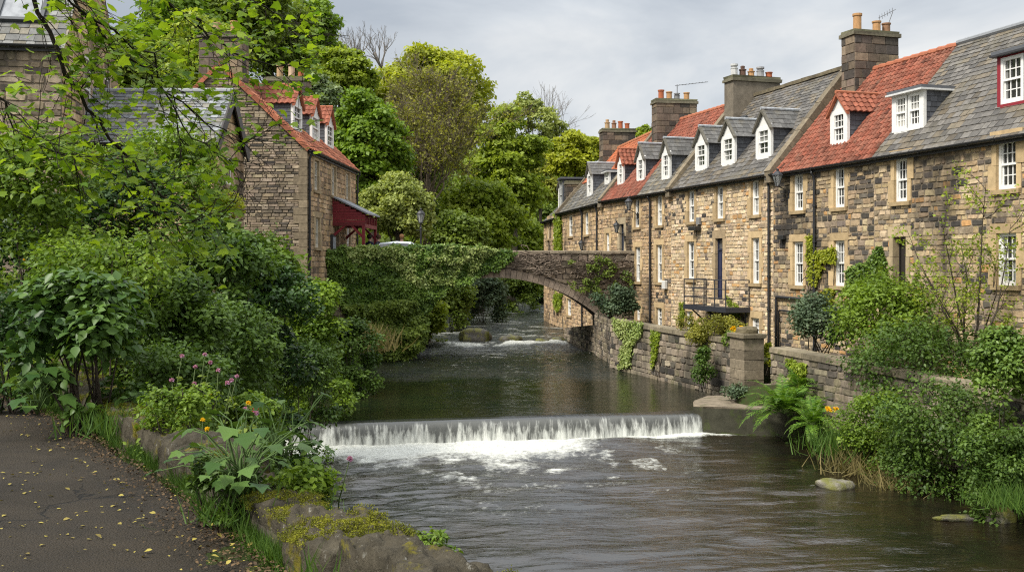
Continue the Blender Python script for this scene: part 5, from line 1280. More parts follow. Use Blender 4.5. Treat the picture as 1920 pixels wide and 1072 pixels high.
def wallbox(name, label, cat, F, x0, x1, y0, y1, dp, tint, mt='paint'):
    u0, u1, z0, z1 = F.rect(x0, x1, y0, y1, .0); m = MB(F); m.bbox((u0, .03, z0), (u1, .03 + dp, z1), .015, tint); uc = (u0 + u1) / 2
    m.tube([(uc, .08, z0), (uc, .08, z0 - .25)], .014, 5, (.03, .03, .03)); o = m.build(name, M[mt]); tag(o, label, cat)
wallbox('meter_box', 'white utility box on cream wall left of balcony', 'box', H3['F'], 1247, 1253, 526, 541, .14, (.62, .61, .57))
wallbox('alarm_box', 'grey alarm box on cream wall between upper windows', 'box', H3['F'], 1310, 1316, 408, 421, .10, (.2, .2, .2))
wallbox('floodlight', 'black floodlight under grey alarm box on cream wall', 'light', H3['F'], 1303, 1316, 425, 432, .28, (.025, .025, .025))
wallbox('vent_box', 'small black box on sooty wall beside near lantern', 'box', H2['F'], 1465, 1475, 441, 449, .14, (.025, .025, .025))
def pipes():
    F = H2['F']; m = MB(F); t = thing('drain_pipe', 'black drain pipes running along wall behind grey green bush', 'pipe', F(H2['L'], 0, -3)); a = F.px(1455, 560, .09)[0]; z = F.px(1470, 557, .09)[1]; b_ = F.px(1530, 560, .09)[0]
    m.tube([(a, .09, -3.1), (a, .09, z - .1), (a - .04, .09, z), (b_, .09, z - .03)], .05, 8, (.025, .025, .027)); m.tube([(a - .16, .09, -3.1), (a - .16, .09, z - .5), (a - .22, .09, z - .45), (b_, .09, z - .48)], .032, 8, (.025, .025, .027)); m.build('pipe', M['iron'], t, True)
pipes()
def street_lamp():
    p = P(789, 460, 46.1); z0 = ZD; c_ = (p.x, p.y, z0); t = thing('street_lamp', 'black lamp post with glass lantern standing on the bridge road', 'lamp post', c_); bk = (.018, .018, .02); H_ = 2.35
    m = MB(); m.lathe(c_, [(.14, 0), (.14, .08), (.10, .12), (.10, .55), (.075, .6), (.05, .66), (.042, H_ - .25), (.07, H_ - .22), (.04, H_ - .18), (.04, H_)], 12, bk); m.tube([(p.x - .22, p.y, z0 + H_ - .32), (p.x + .22, p.y, z0 + H_ - .32)], .014, 6, bk); m.build('post', M['iron'], t)
    m = MB(); q = (p.x, p.y, z0 + H_); m.lathe(q, [(.10, 0), (.11, .03), (.09, .04)], 8, bk); m.lathe(q, [(.2, .42), (.21, .44), (.12, .56), (.05, .60), (.06, .66), (0, .72)], 8, bk)
    for k in range(8): a = k * math.pi / 4; m.tube([(q[0] + .095 * math.cos(a), q[1] + .095 * math.sin(a), q[2] + .03), (q[0] + .195 * math.cos(a), q[1] + .195 * math.sin(a), q[2] + .43)], .009, 4, bk)
    m.build('lantern_frame', M['iron'], t); m = MB(); m.lathe(q, [(.085, .04), (.185, .42)], 8, (.45, .46, .44)); m.build('lantern_glass', M['glass'], t)
street_lamp()
def car():
    c_ = Vector((-4.78, 44.15, ZD)); t = thing('parked_car', 'pale grey hatchback parked on the bridge, roof showing above the ivy', 'car', c_); m = MB()
    prof = [(-1.95, .45, .55, .78, .70), (-1.9, .32, .70, .82, .76), (-1.55, .25, .95, .86, .72), (-1.0, .22, 1.40, .88, .58), (-.3, .2, 1.47, .88, .60), (.3, .2, 1.44, .88, .60), (.95, .22, 1.02, .88, .74), (1.5, .25, .90, .85, .74), (1.85, .32, .74, .8, .7), (1.95, .45, .6, .72, .66)]
    vs = []; n = 10
    for x, zb, zt, hw, rw in prof:
        zw = min(.92, zt - .04); ring = [(-hw * .94, zb), (-hw, zb + .2), (-hw, zw * .75), (-hw * .97, zw), (-rw, zt - .03), (-rw * .55, zt + .01), (rw * .55, zt + .01), (rw, zt - .03), (hw * .97, zw), (hw, zw * .75), (hw, zb + .2), (hw * .94, zb)]
        for y, z in ring: vs.append((c_.x + x, c_.y + y, c_.z + z))
    n = 12; fs = []
    for i in range(len(prof) - 1):
        for k in range(n): fs.append((i * n + k, i * n + (k + 1) % n, (i + 1) * n + (k + 1) % n, (i + 1) * n + k))
    fs += [tuple(range(n)), tuple(range((len(prof) - 1) * n, len(prof) * n))[::-1]]
    m.add(vs, fs, (.62, .66, .68)); bd = m.build('body', M['paint'], t, True)
    m = MB()
    for s_ in (-1, 1):
        y = c_.y + s_ * .80
        for xs_ in (((-1.28, .95), (-.98, 1.34), (-.34, 1.40), (-.34, .95)), ((-.28, .95), (-.28, 1.40), (.26, 1.37), (.82, .99))):
            pts = [(c_.x + x, c_.y + s_ * (.868 if z < 1.1 else .635), c_.z + z) for x, z in xs_]; m.add(pts, [(0, 1, 2, 3)], (.03, .035, .04))
    for x0, z0, x1, z1 in ((1.02, 1.0, .42, 1.40), (-1.5, 1.0, -1.1, 1.36)):
        sx = .02 if x0 > 0 else -.02
        m.add([(c_.x + x0 + sx, c_.y - .68, c_.z + z0 + .02), (c_.x + x0 + sx, c_.y + .68, c_.z + z0 + .02), (c_.x + x1 + sx, c_.y + .55, c_.z + z1 + .03), (c_.x + x1 + sx, c_.y - .55, c_.z + z1 + .03)], [(0, 1, 2, 3)], (.03, .035, .04))
    m.build('windows', M['glass'], t)
    for sx in (-1.2, 1.22):
        for sy in (-.78, .78):
            q = MB(lambda x, y, z, sx=sx, sy=sy: (c_.x + sx + x, c_.y + sy + z - .1, c_.z + .3 + y)); q.lathe((0, 0, 0), [(.2, 0), (.29, .01), (.3, .05), (.3, .15), (.29, .19), (.2, .2)], 18, (.02, .02, .02)); w_ = q.build('wheel', M['iron'], t)
            q = MB(lambda x, y, z, sx=sx, sy=sy: (c_.x + sx + x, c_.y + sy + z - .1, c_.z + .3 + y)); q.lathe((0, 0, -.005), [(.0, 0), (.19, .0), (.19, .21), (0, .21)], 12, (.4, .4, .42)); q.build('rim', M['iron'], w_)
    for sy in (-.55, .55): q = MB(); q.box((c_.x + 1.80, c_.y + sy - .16, c_.z + .62), (c_.x + 1.93, c_.y + sy + .16, c_.z + .74), (.8, .8, .8)); q.build('headlight', M['glass'], t)
    for sy in (-.6, .6): q = MB(); q.box((c_.x - 1.93, c_.y + sy - .12, c_.z + .68), (c_.x - 1.8, c_.y + sy + .12, c_.z + .86), (.4, .02, .02)); q.build('tail_light', M['glass'], t)
car()
def person_mat(name, skin, top, bottom, shoe):
    b = NB(name); sp = b.n('ShaderNodeSeparateXYZ'); b.t.links.new(b.n('ShaderNodeTexCoord').outputs['Object'], sp.inputs[0])
    q = b.n('ShaderNodeValToRGB'); q.color_ramp.interpolation = 'CONSTANT'; b.t.links.new(b.mr(sp.outputs[2], 0, 1.8), q.inputs[0]); el = q.color_ramp.elements
    el[0].position = 0; el[0].color = (*shoe, 1); el[1].position = .05; el[1].color = (*bottom, 1); x = el.new(.53); x.color = (*top, 1); x = el.new(.828); x.color = (*skin, 1)
    return b.done(b.pbr(q.outputs[0], .8, .2))
def person(label, loc, rz, skin, top, bottom, hair, raise_arm=False, sc=1.):
    t = thing('person', label, 'person', loc, rz); me = bpy.data.meshes.new('body')
    V = [(0, 0, .95)]; E = []; Rr = [.15]
    def ch(par, pts, rs):
        i = par
        for p, r in zip(pts, rs): V.append(p); Rr.append(r); E.append((i, len(V) - 1)); i = len(V) - 1
        return i
    s1 = ch(0, [(0, .01, 1.15), (0, .0, 1.36)], [.14, .15]); nk = ch(s1, [(0, .0, 1.47), (0, -.005, 1.54)], [.07, .055]); ch(nk, [(0, -.02, 1.60), (0, -.025, 1.68), (0, -.01, 1.74)], [.082, .095, .06])
    ch(nk + 1, [(0, -.125, 1.635)], [.018])
    for s_ in (-1, 1):
        ch(0, [(s_ * .10, 0, .88), (s_ * .11, -.02, .5), (s_ * .11, .02, .1), (s_ * .11, -.03, .04), (s_ * .12, -.14, .03)], [.105, .065, .042, .045, .035])
        if raise_arm and s_ == 1: pts = [(s_ * .19, 0, 1.40), (s_ * .27, -.12, 1.16), (s_ * .12, -.32, 1.45)]; h = Vector((s_ * .12, -.32, 1.45)); dv = Vector((-.25, 0, 1)).normalized()
        else: pts = [(s_ * .19, 0, 1.40), (s_ * .26, .03, 1.12), (s_ * .27, -.05, .86)]; h = Vector((s_ * .27, -.05, .86)); dv = Vector((0, -.15, -1)).normalized()
        i = ch(s1, pts, [.065, .045, .03]); pm = ch(i, [tuple(h + dv * .07)], [.028])
        for k in range(4): b_ = h + dv * .09 + Vector((0, (k - 1.5) * .02, 0)); ch(pm, [tuple(b_), tuple(b_ + dv * (.05 + .012 * (k in (1, 2))))], [.009, .008])
        ch(i, [tuple(h + dv * .03 + Vector((0, -.04, 0))), tuple(h + dv * .06 + Vector((0, -.055, 0)))], [.011, .009])
    me.from_pydata([tuple(c * sc for c in v) for v in V], E, []); o = bpy.data.objects.new('body', me); COL.objects.link(o); o.parent = t
    sk = o.modifiers.new('skin', 'SKIN'); 
    for i, r in enumerate(Rr): me.skin_vertices[0].data[i].radius = (r * sc, r * sc)
    me.skin_vertices[0].data[0].use_root = True; su = o.modifiers.new('sub', 'SUBSURF'); su.levels = 2; su.render_levels = 2
    me.materials.append(person_mat('clothes_skin', skin, top, bottom, (.03, .025, .02)))
    m = MB(); m.lathe((loc[0], loc[1] + .01, loc[2] + 1.64 * sc), [(.085, -.04), (.112, .02), (.115, .08), (.09, .14), (.04, .165)], 12, hair); h_ = m.build('hair', M['cloth'], t, True)
SK = (.45, .27, .2)
person('person in dark blue jacket with dark hair standing by red porch post', (-6.35, 44.4, ZD), R(140), SK, (.02, .025, .05), (.03, .03, .04), (.02, .015, .01))
person('person in dark coat raising one hand near face beside the red porch', (-6.0, 44.7, ZD), R(250), SK, (.03, .03, .035), (.05, .045, .04), (.06, .035, .02), True)
person('person with light brown hair walking behind the parked car', (-5.02, 45.35, ZD), R(200), SK, (.2, .12, .1), (.03, .03, .05), (.25, .13, .06), False, 1.02)

# rocks
def rock(label, c_, r, seed, tint=(.10, .09, .07), group=None):
    rng = np.random.default_rng(seed); n1, n2 = 14, 24; vs = []; fs = []; ph = rng.random(3) * 10
    for i in range(n1 + 1):
        th = math.pi * i / n1
        for k in range(n2):
            a = 2 * math.pi * k / n2; d = np.array((math.sin(th) * math.cos(a), math.sin(th) * math.sin(a), math.cos(th)))
            q = .72 + .42 * float(vnoise(d[0] * 1.6 + ph[0], d[1] * 1.6 + d[2] * 1.3 + ph[1], seed)) + .16 * float(vnoise(d[0] * 4 + ph[2], d[1] * 4 + d[2] * 3.1, seed + 3)); q *= 1 + .25 * (abs(math.sin(a * 2.5 + ph[0])) ** 3) * math.sin(th) + (.35 * max(0, d[2]) ** 3 if r[2] > .4 else 0); d = np.sign(d) * np.abs(d) ** .75
            vs.append((c_[0] + d[0] * q * r[0], c_[1] + d[1] * q * r[1], c_[2] + d[2] * q * r[2]))
    for i in range(n1):
        for k in range(n2): fs.append((i * n2 + k, (i + 1) * n2 + k, (i + 1) * n2 + (k + 1) % n2, i * n2 + (k + 1) % n2))
    m = MB(); m.add(vs, fs, tint); o = m.build('river_rock', M['rock'], None, True); tag(o, label, 'rock', group); return o
def at_water(px, py, wz): Y = -wz * FPX / (py - HOR); return ((px - 960) / FPX * Y, Y, wz)
for i, (lb, px, py, wz, rx, ry, rz) in enumerate((
    ('largest mossy rock in the rapids below the arch', 888, 640, -4.0, .75, .6, .48), ('flat dark rock in the rapids right of the mossy rock', 958, 640, -4.0, .48, .4, .26),
    ('small wet rock near the far quay wall', 1018, 641, -4.0, .3, .3, .16), ('low wet stone touching the far quay wall', 1046, 640, -4.0, .35, .3, .2), ('small wet stone just left of the largest rapids rock', 838, 636, -4.0, .22, .2, .12),
    ('brown flat rock in the water below the fern', 1567, 911, W2, .33, .24, .12), ('pale rounded rock at lower right water edge', 1868, 972, W2, .23, .2, .2), ('small dark stone right of the pale rounded rock', 1893, 968, W2, .18, .15, .12),
    ('low wet stone under the overhanging shrubs', 1715, 912, W2, .2, .16, .08), ('thin flat stone left of the pale rounded rock', 1790, 972, W2, .3, .1, .05))):
    x, y, z = at_water(px, py, wz); rock(lb, (x, y, z + rz * .15), (rx, ry, rz), 200 + i, (.17, .155, .12) if i in (5, 6) else (.075, .068, .055))

# ------------------------------------------------------------------ low wall, verge and plants beside the path
WP = [(.9, 2.6), (.25, 3.6), (-.39, 4.54), (-.89, 5.18), (-1.36, 5.9), (-2.2, 7.4), (-3.1, 8.67), (-4.19, 10.4), (-5.4, 12.4), (-6.6, 14.6)]
def wall_x(y): return np.interp(y, [p[1] for p in WP], [p[0] for p in WP])
def low_wall():
    """one thing: rough squared coping stones on a rubble body that drops to the river"""
    t = thing('low_stone_wall', 'low mossy stone wall along the tarmac path in the foreground', 'wall', (-1.4, 6, -1.7)); rng = np.random.default_rng(7)
    pts = [Vector((*p, 0)) for p in WP]; seg = [(b - a).length for a, b in zip(pts, pts[1:])]; tot = sum(seg)
    def at(s):
        for a, b, l in zip(pts, pts[1:], seg):
            if s <= l: return a.lerp(b, s / l), (b - a).normalized()
            s -= l
        return pts[-1], (pts[-1] - pts[-2]).normalized()
    s = 0.; vs = []; fs = []; tp = []; tn = []
    while s < tot - .2:
        ln = rng.uniform(.55, 1.0); e = min(s + ln, tot); hz = rng.uniform(-.035, .035); hw = rng.uniform(.19, .24); nu, nv = 36, 44; tilt = rng.uniform(-.06, .06); off = rng.uniform(-.03, .03); b0 = len(vs); sd = rng.random() * 50
        for i in range(nu + 1):
            f = i / nu; ss = s + .012 + (e - s - .024) * f; c, d = at(ss); n = Vector((d.y, -d.x, 0)); endr = min(1, min(f, 1 - f) * 14) ** .5
            for k in range(nv):                 # section: left foot, up, over the top, down to the right
                q = k / (nv - 1); 
                if q < .2: x, z = -hw, -.34 + .34 * q / .2 * .8
                elif q < .8: g = (q - .2) / .6; x = -hw + 2 * hw * g; z = -.012 + .012 * math.sin(math.pi * g) ** .5
                else: x, z = hw, -.012 - .34 * (q - .8) / .2
                z = z - .035 * (1 - endr) if z > -.2 else z; x *= .95 + .05 * endr
                nn = float(fbm(ss * 2.6 + sd, x * 3 + z * 2, 3)) - .45; n2 = float(vnoise(ss * 11 + sd, x * 13 + z * 11, 5)) - .5
                p = c + n * (x + off + nn * .09 + n2 * .02); vs.append((p.x, p.y, -1.385 + z + hz + tilt * x * 1.5 + nn * .10 + n2 * .03 +   .05 * (float(vnoise(ss * 27 + sd, x * 29 + z * 23, 8)) - .5) + (.018 if float(vnoise(ss * 4.3 + sd, x * 5, 11)) > .55 else 0)))
                if .2 <= q <= .8: tp.append(vs[-1])
        for i in range(nu):
            for k in range(nv - 1): a = b0 + i * nv + k; fs.append((a, a + 1, a + nv + 1, a + nv))
        fs.append(tuple(b0 + k for k in range(nv))[::-1]); fs.append(tuple(b0 + nu * nv + k for k in range(nv))); s = e
    m = MB(); m.add(vs, fs, (.066, .057, .040)); co_ = m.build('coping', M['wall_top'], t, True)
    m = MB()
    for a, b in zip(pts, pts[1:]):
        F = Fr((a.x, a.y), (b.x - a.x, b.y - a.y), (1, .5)); l = (b - a).length
        m.F = F; m.quad((0, .17, -5.), (l, .17, -5.), (l, .17, -1.55), (0, .17, -1.55), (.1, .085, .065)); m.quad((0, -.17, -2.), (l, -.17, -2.), (l, -.17, -1.5), (0, -.17, -1.5), (.1, .085, .065))
        masonry(m, F, 0, l, -4.9, -1.56, (), 'river', int(l * 1000), (.12, .22), (.2, .5), (.005, .04), o=.17)
    m.build('body', M['stone_mossy'], t)
    tp = np.array(tp); mm = fbm(tp[:, 0] * 2.7, tp[:, 1] * 2.7, 17); sel = tp[mm > .50]; k = len(sel)
    P_ = np.repeat(sel, 34, 0); P_ = P_ + rng.normal(size=P_.shape) * (.024, .024, .004)
    keep = fbm(P_[:, 0] * 5, P_[:, 1] * 5, 19) > .38; P_ = P_[keep]; n = len(P_)
    leaf_mesh('moss', P_ + (0, 0, -.004), rng.normal(size=(n, 3)) + (0, 0, .2), rng.uniform(.005, .012, n), L['moss'], co_, T_QUAD, rng, lv=np.clip(fbm(P_[:, 0] * 7, P_[:, 1] * 7, 23) * 1.6 - .3 + rng.random(n) * .25, 0, 1), Td=np.array((0, 0, 1.)) + rng.normal(size=(n, 3)) * .7)
def wall_top_mat():
    b = NB('mossy_coping'); co = b.coord(); t = b.attr().outputs['Color']
    v = b.mr(b.noise(7., 6, .7, co), .25, .75, .45, 1.6); c = b.mixc(1., t, b.n('ShaderNodeCombineColor', {0: v, 1: v, 2: v}).outputs[0], 'MULTIPLY')
    c = b.mixc(b.mr(b.noise(3.1, 6, .7, co), .56, .64, 0, .9), c, (.15, .13, .012)); c = b.mixc(b.mr(b.noise(16., 4, .7, co), .62, .70, 0, .7), c, (.30, .29, .25))
    c = b.mixc(b.mr(b.noise(2.3, 5, .7, co), .60, .72, 0, .8), c, (.03, .026, .02))
    return b.done(b.pbr(c, .92, .15, b.bump(b.noise(22., 6, .7, co), 1., .03)))
M['wall_top'] = wall_top_mat()
low_wall()

def tuft(rng, pts, n, spread, hmin, hmax, lean=.35):
    P_ = np.repeat(np.asarray(pts, float), n, 0); P_[:, :2] += rng.normal(size=(len(P_), 2)) * spread; k = len(P_)
    d = np.stack([rng.normal(size=k) * lean, rng.normal(size=k) * lean, np.ones(k)], 1); Nn = np.stack([rng.normal(size=k), rng.normal(size=k), np.full(k, .25)], 1)
    return P_, Nn, rng.uniform(hmin, hmax, k), d
def verge():
    rng = np.random.default_rng(35); n = 5200; y = 3.3 + rng.random(n) ** 1.3 * 11; x = path_edge(y) + .05 - np.abs(rng.normal(size=n)) * .16 * (1 + .8 * fbm(y * 2, y * 0, 3)); k = rng.random(n)
    tag(leaf_mesh('leaf_litter', np.stack([x, y, np.full(n, -1.59)], 1), np.stack([rng.normal(size=n) * .5, rng.normal(size=n) * .5, np.ones(n)], 1), rng.uniform(.010, .032, n), L['litter'], None, T_LEAF, rng), kind='stuff')
    rng = np.random.default_rng(31); n = 42000; y = 3.2 + 12.3 * rng.random(n) ** 1.4; e = path_edge(y) + .06; wx = wall_x(y) - .16
    f = rng.random(n) ** .8; x = e + (wx - e) * f; x = x + rng.normal(size=n) * .05
    k = (fbm(x * 2.2, y * 2.2, 6) > .30 + .3 * (1 - np.clip((y - 4.4) / 2.2, 0, 1))) ; x, y = x[k], y[k]; n = len(x); z = np.full(n, -1.635)
    d = np.stack([rng.normal(size=n) * .4, rng.normal(size=n) * .4, np.ones(n)], 1)
    o = leaf_mesh('verge_grass', np.stack([x, y, z], 1), np.stack([rng.normal(size=n), rng.normal(size=n), np.full(n, .3)], 1), rng.uniform(.025, .085, n) * (1 + .8 * (x > e.mean() * 0 + wall_x(y) - .3)), L['grass'], None, T_BLADE, rng, rng.random(n) * .8, d)
    tag(o, kind='stuff')
    n = 22000; y = rng.uniform(4, 34, n); x = xl(y) - .15 - rng.random(n) ** 1.3 * 5.5; k = x > -14; x, y = x[k], y[k]; k = (x > wall_x(y) + .2) | (y > 12); x, y = x[k], y[k]; n = len(x)
    d = np.stack([rng.normal(size=n) * .5 + .15, rng.normal(size=n) * .4, np.ones(n)], 1)
    tag(leaf_mesh('bank_grass', np.stack([x, y, gh(x, y) - .03], 1), np.stack([rng.normal(size=n), rng.normal(size=n), np.full(n, .3)], 1), rng.uniform(.15, .45, n), L['grass'], None, T_BLADE, rng, rng.random(n) * .85, d), kind='stuff')
    n = 16000; y = rng.uniform(16.5, 29, n); x = xr(y) + .1 + rng.random(n) * 3.2; k = (15.82 - .305 * y - .1 > x) & ~((y > 25.2) & (y < 29.6) & (x < 8.2)); x, y = x[k], y[k]; n = len(x)
    d = np.stack([rng.normal(size=n) * .5 - .15, rng.normal(size=n) * .4, np.ones(n)], 1)
    tag(leaf_mesh('right_bank_grass', np.stack([x, y, gh(x, y) - .03], 1), np.stack([rng.normal(size=n), rng.normal(size=n), np.full(n, .3)], 1), rng.uniform(.2, .5, n), L['grass'], None, T_BLADE, rng, rng.random(n) * .9, d), kind='stuff')
    n = 900; y = 3.4 + rng.random(n) ** 1.5 * 10; x = path_edge(y) - np.abs(rng.normal(size=n)) * 1.5 + .05
    o = leaf_mesh('fallen_leaves', np.stack([x, y, np.full(n, -1.588)], 1), np.stack([rng.normal(size=n) * .25, rng.normal(size=n) * .25, np.ones(n)], 1), rng.uniform(.012, .045, n), L['fallen'], None, T_LEAF, rng); tag(o, kind='stuff')
verge()

def pxs(label, px, py, hw, hh, Y, leaf, n, ls, dep=None, **k):
    """a shrub that fills about hw x hh pixels around a pixel when seen at depth Y"""
    c = P(px, py, Y); rx, rz = hw / FPX * Y, hh / FPX * Y; ry = dep or rx * .9; g = float(gh(c.x, c.y)); base = (c.x, c.y, min(g, c.z - rz * .7)) if k.get('sk', 1) else (c.x, c.y, c.z - rz * .95)
    return shrub(label, c, (rx, ry, rz), leaf, n, ls, base=base, **k)
# left bank
pxs('broad leaved dark green bush beside the path at far left', 150, 598, 130, 88, 9.7, 'big', 3000, .115, T=T_LEAF, nb=30, seed=1, sk=.25, stems=18, droop=.5, up=.7, rag=.3, name='broadleaf_bush')
pxs('bright elder with small leaves at the upper left, in front of the tall house', 70, 345, 125, 112, 12.5, 'bank_light', 5200, .075, T=T_LEAF, nb=26, seed=2, sprays=26, rag=.5, name='elder_bush')
pxs('dark yew behind the elder at the left edge', 40, 440, 110, 85, 17, 'dark', 7000, .08, nb=26, seed=3, name='yew_tree', cat='tree')
pxs('black green holly mass left of the slate cottage', 235, 390, 130, 85, 20, 'dark', 8000, .09, nb=30, seed=4, name='holly_tree', cat='tree')
pxs('yellow green shrub with arching sprays behind the broad leaved bush', 210, 500, 170, 62, 12, 'bank_light', 5200, .065, T=T_LEAF, nb=26, seed=5, sprays=30, rag=.45)
pxs('tall mid green shrub in the middle of the left bank', 410, 480, 115, 92, 17, 'bank', 9000, .095, T=T_LEAF, nb=34, seed=6, sprays=28)
pxs('light green leafy shrub against the brown gable', 500, 505, 70, 62, 22, 'bank_light', 4200, .10, nb=26, seed=7, sprays=30, rag=.55)
pxs('fresh green shrub at the foot of the ivy covered bridge end', 595, 590, 75, 75, 26, 'bank_light', 6000, .11, nb=26, seed=8, sprays=20)
pxs('dense dark green shrub low on the left bank', 420, 655, 125, 90, 14.5, 'bank', 8000, .07, T=T_LEAF, nb=34, seed=9, sprays=24)
pxs('arching shrub hanging out over the weir pool', 560, 690, 78, 54, 21.5, 'bank', 6500, .075, T=T_LEAF, nb=28, seed=10, sprays=60, droop=.8, rag=.5, sk=.3)
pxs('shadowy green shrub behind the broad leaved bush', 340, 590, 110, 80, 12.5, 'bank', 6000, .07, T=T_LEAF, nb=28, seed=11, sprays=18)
pxs('dark laurel between the tall shrub and the bridge', 500, 560, 100, 72, 19, 'dark', 7000, .10, T=T_LEAF, nb=28, seed=12)
pxs('pale hazel in front of the slate cottage', 300, 325, 128, 98, 21, 'bank_light', 8000, .095, T=T_LEAF, nb=30, seed=13, sprays=36, rag=.55, name='hazel_bush')
pxs('small leaved shrub beside the cottage gable window', 400, 400, 60, 60, 22, 'bright', 2200, .085, nb=20, seed=14, sprays=24, rag=.6)
pxs('grassy green shrub at the water edge below the ivy', 660, 640, 60, 45, 31, 'bank', 4200, .10, nb=20, seed=15, sprays=16, droop=.5)
pxs('dull green bramble along the wall below the tall shrub', 330, 700, 110, 48, 10.6, 'bank', 3000, .055, T=T_LEAF, nb=24, seed=16, sprays=26, rag=.5)
pxs('yellowish weeds on the river side of the low wall', 330, 770, 80, 48, 8.4, 'bank_light', 1900, .038, T=T_LEAF, nb=20, seed=17, sprays=22, rag=.5)
pxs('small dark bush at the far left of the path', 20, 600, 60, 60, 10.6, 'dark', 1600, .05, T=T_LEAF, nb=16, seed=18, sprays=8)
pxs('trailing bramble over the low wall beside the river', 560, 915, 70, 52, 6.3, 'bank_light', 900, .045, T=T_LEAF, nb=18, seed=19, sprays=34, rag=.5, droop=.4)
pxs('low weeds at the foot of the low wall by the path', 420, 890, 70, 32, 6.1, 'bank', 900, .04, T=T_LEAF, nb=16, seed=20, sprays=8)
pxs('small weeds growing from the river side of the nearest wall stones', 800, 1030, 70, 22, 5.6, 'bank_light', 420, .032, T=T_LEAF, nb=14, seed=21, sprays=16, rag=.5)
pxs('trailing green plants above the near end of the weir', 470, 775, 62, 45, 11, 'bank_light', 2200, .05, T=T_LEAF, nb=22, seed=22, sprays=30, rag=.5)
# large rhubarb like leaves
def broad_plant(label, px, py, Y, n, ls, seed, spread=.34, cat='plant'):
    rng = np.random.default_rng(seed); b = P(px, py, Y); b.z = min(b.z, -1.4); t = thing('broadleaf_plant', label, cat, b); m = MB(); pts = []; nn = []; td = []
    for i in range(n):
        a = rng.uniform(0, 6.28); r = spread * rng.uniform(.25, 1); h = rng.uniform(.10, .50); e = b + Vector((r * math.cos(a), r * math.sin(a), h)); m.tube([b, b.lerp(e, .35) + Vector((rng.normal() * .03, rng.normal() * .03, .10)), b.lerp(e, .75) + Vector((rng.normal() * .02, rng.normal() * .02, .07)), e], [.006, .005, .004, .003], 5, (.10, .16, .05))
        d = Vector((math.cos(a), math.sin(a), -.35)); pts.append(e); nn.append((.35 * math.cos(a) + rng.normal() * .2, .35 * math.sin(a) + rng.normal() * .2, 1.)); td.append(d)
    m.build('stem', M['cloth'], t, True); leaf_mesh('leaves', np.array(pts), np.array(nn), ls * rng.uniform(.6, 1.2, n), L['big'], t, T_MAPLE, rng, None, np.array(td))
broad_plant('rhubarb like plant with lobed leaves growing over the low wall', 455, 900, 6.0, 52, .115, 1, .5)
broad_plant('smaller lobed leaf plant behind the rhubarb like plant', 525, 850, 6.8, 30, .095, 2, .34)
broad_plant('broad leaves at the foot of the left bush', 70, 720, 9.2, 16, .15, 3)
def grass_clump(label, px, py, Y, n, h, seed, leaf='grass', sp=.10, lean=.4, grp=None):
    b = P(px, py, Y); rng = np.random.default_rng(seed); P_, Nn, S, d = tuft(rng, [tuple(b)], n, sp, h * .5, h, lean); P_[:, 2] = b.z - .03
    o = leaf_mesh('grass_clump', P_, Nn, S, L[leaf], None, T_BLADE, rng, rng.random(n) * .8, d); o.data.transform(Matrix.Translation(-b)); o.location = b; tag(o, label, 'grass', grp, 'stuff')
grass_clump('long grass clump at the wall foot under the lobed leaves', 440, 960, 6.0, 150, .26, 1, sp=.14, lean=.6)
grass_clump('long grass clump on the verge by the mossy wall stones', 215, 800, 9.0, 220, .26, 2, sp=.2)
grass_clump('small grass tuft at the bottom edge beside the wall', 580, 1090, 4.3, 40, .2, 3, sp=.06)
grass_clump('tall green grass clump left of the shrub on the right bank', 1590, 850, 22.6, 500, .7, 4, sp=.38)
grass_clump('dry golden grass hanging over the right bank', 1612, 880, 22.0, 420, .7, 5, 'dry', .35, .8)
grass_clump('second dry grass tuft on the right bank under the green shrub', 1680, 915, 20.6, 380, .6, 6, 'dry', .3, .8)
grass_clump('dry grass tuft on the left bank at the water edge', 690, 655, 36.0, 420, 1.1, 7, 'dry', .5, .6)
grass_clump('green grass clump at the lower right corner', 1905, 945, 16.8, 380, .45, 8, sp=.3)
# flowers with stems, each a thing
def flower_proto(name, label, cat, petal, hr, h, seed, group, leaf='mid'):
    rng = np.random.default_rng(seed); t = thing(name, label, cat, (0, 0, 0), 0, group); m = MB(); m.tube([(0, 0, 0), (.03, .02, h * .5), (.015, -.01, h)], [.006, .005, .003], 5, (.08, .11, .04)); m.build('stem', M['cloth'], t, True)
    k = 46; d = rdir(rng, k); d[:, 2] = np.abs(d[:, 2]) * .8 + .1; leaf_mesh('flower_head', np.tile((.015, -.01, h), (k, 1)) + d * hr * .25, d + rng.normal(size=(k, 3)) * .5, np.full(k, hr), L[petal], t, T_QUAD, rng, None, d)
    k = 14; z = rng.uniform(.05, .8, k) * h; leaf_mesh('leaves', np.stack([z * 0 + .02, z * 0, z], 1), rng.normal(size=(k, 3)) + (0, 0, 1), rng.uniform(.04, .08, k), L[leaf], t, T_LEAF, rng)
    return t
def flowers(proto, spots, lab):
    for i, (px, py, Y, where) in enumerate(spots):
        o = proto if i == 0 else copy_tree(proto); p = P(px, py, Y); h = .6; o.location = (p.x, p.y, p.z - h); o.rotation_euler = (.25 * math.sin(i * 3), .25 * math.cos(i * 5), i * 1.3); o['label'] = lab % where
pk = flower_proto('knapweed', 'x', 'flower', 'petal_pink', .021, .6, 1, 'pink knapweed flowers by the low wall')
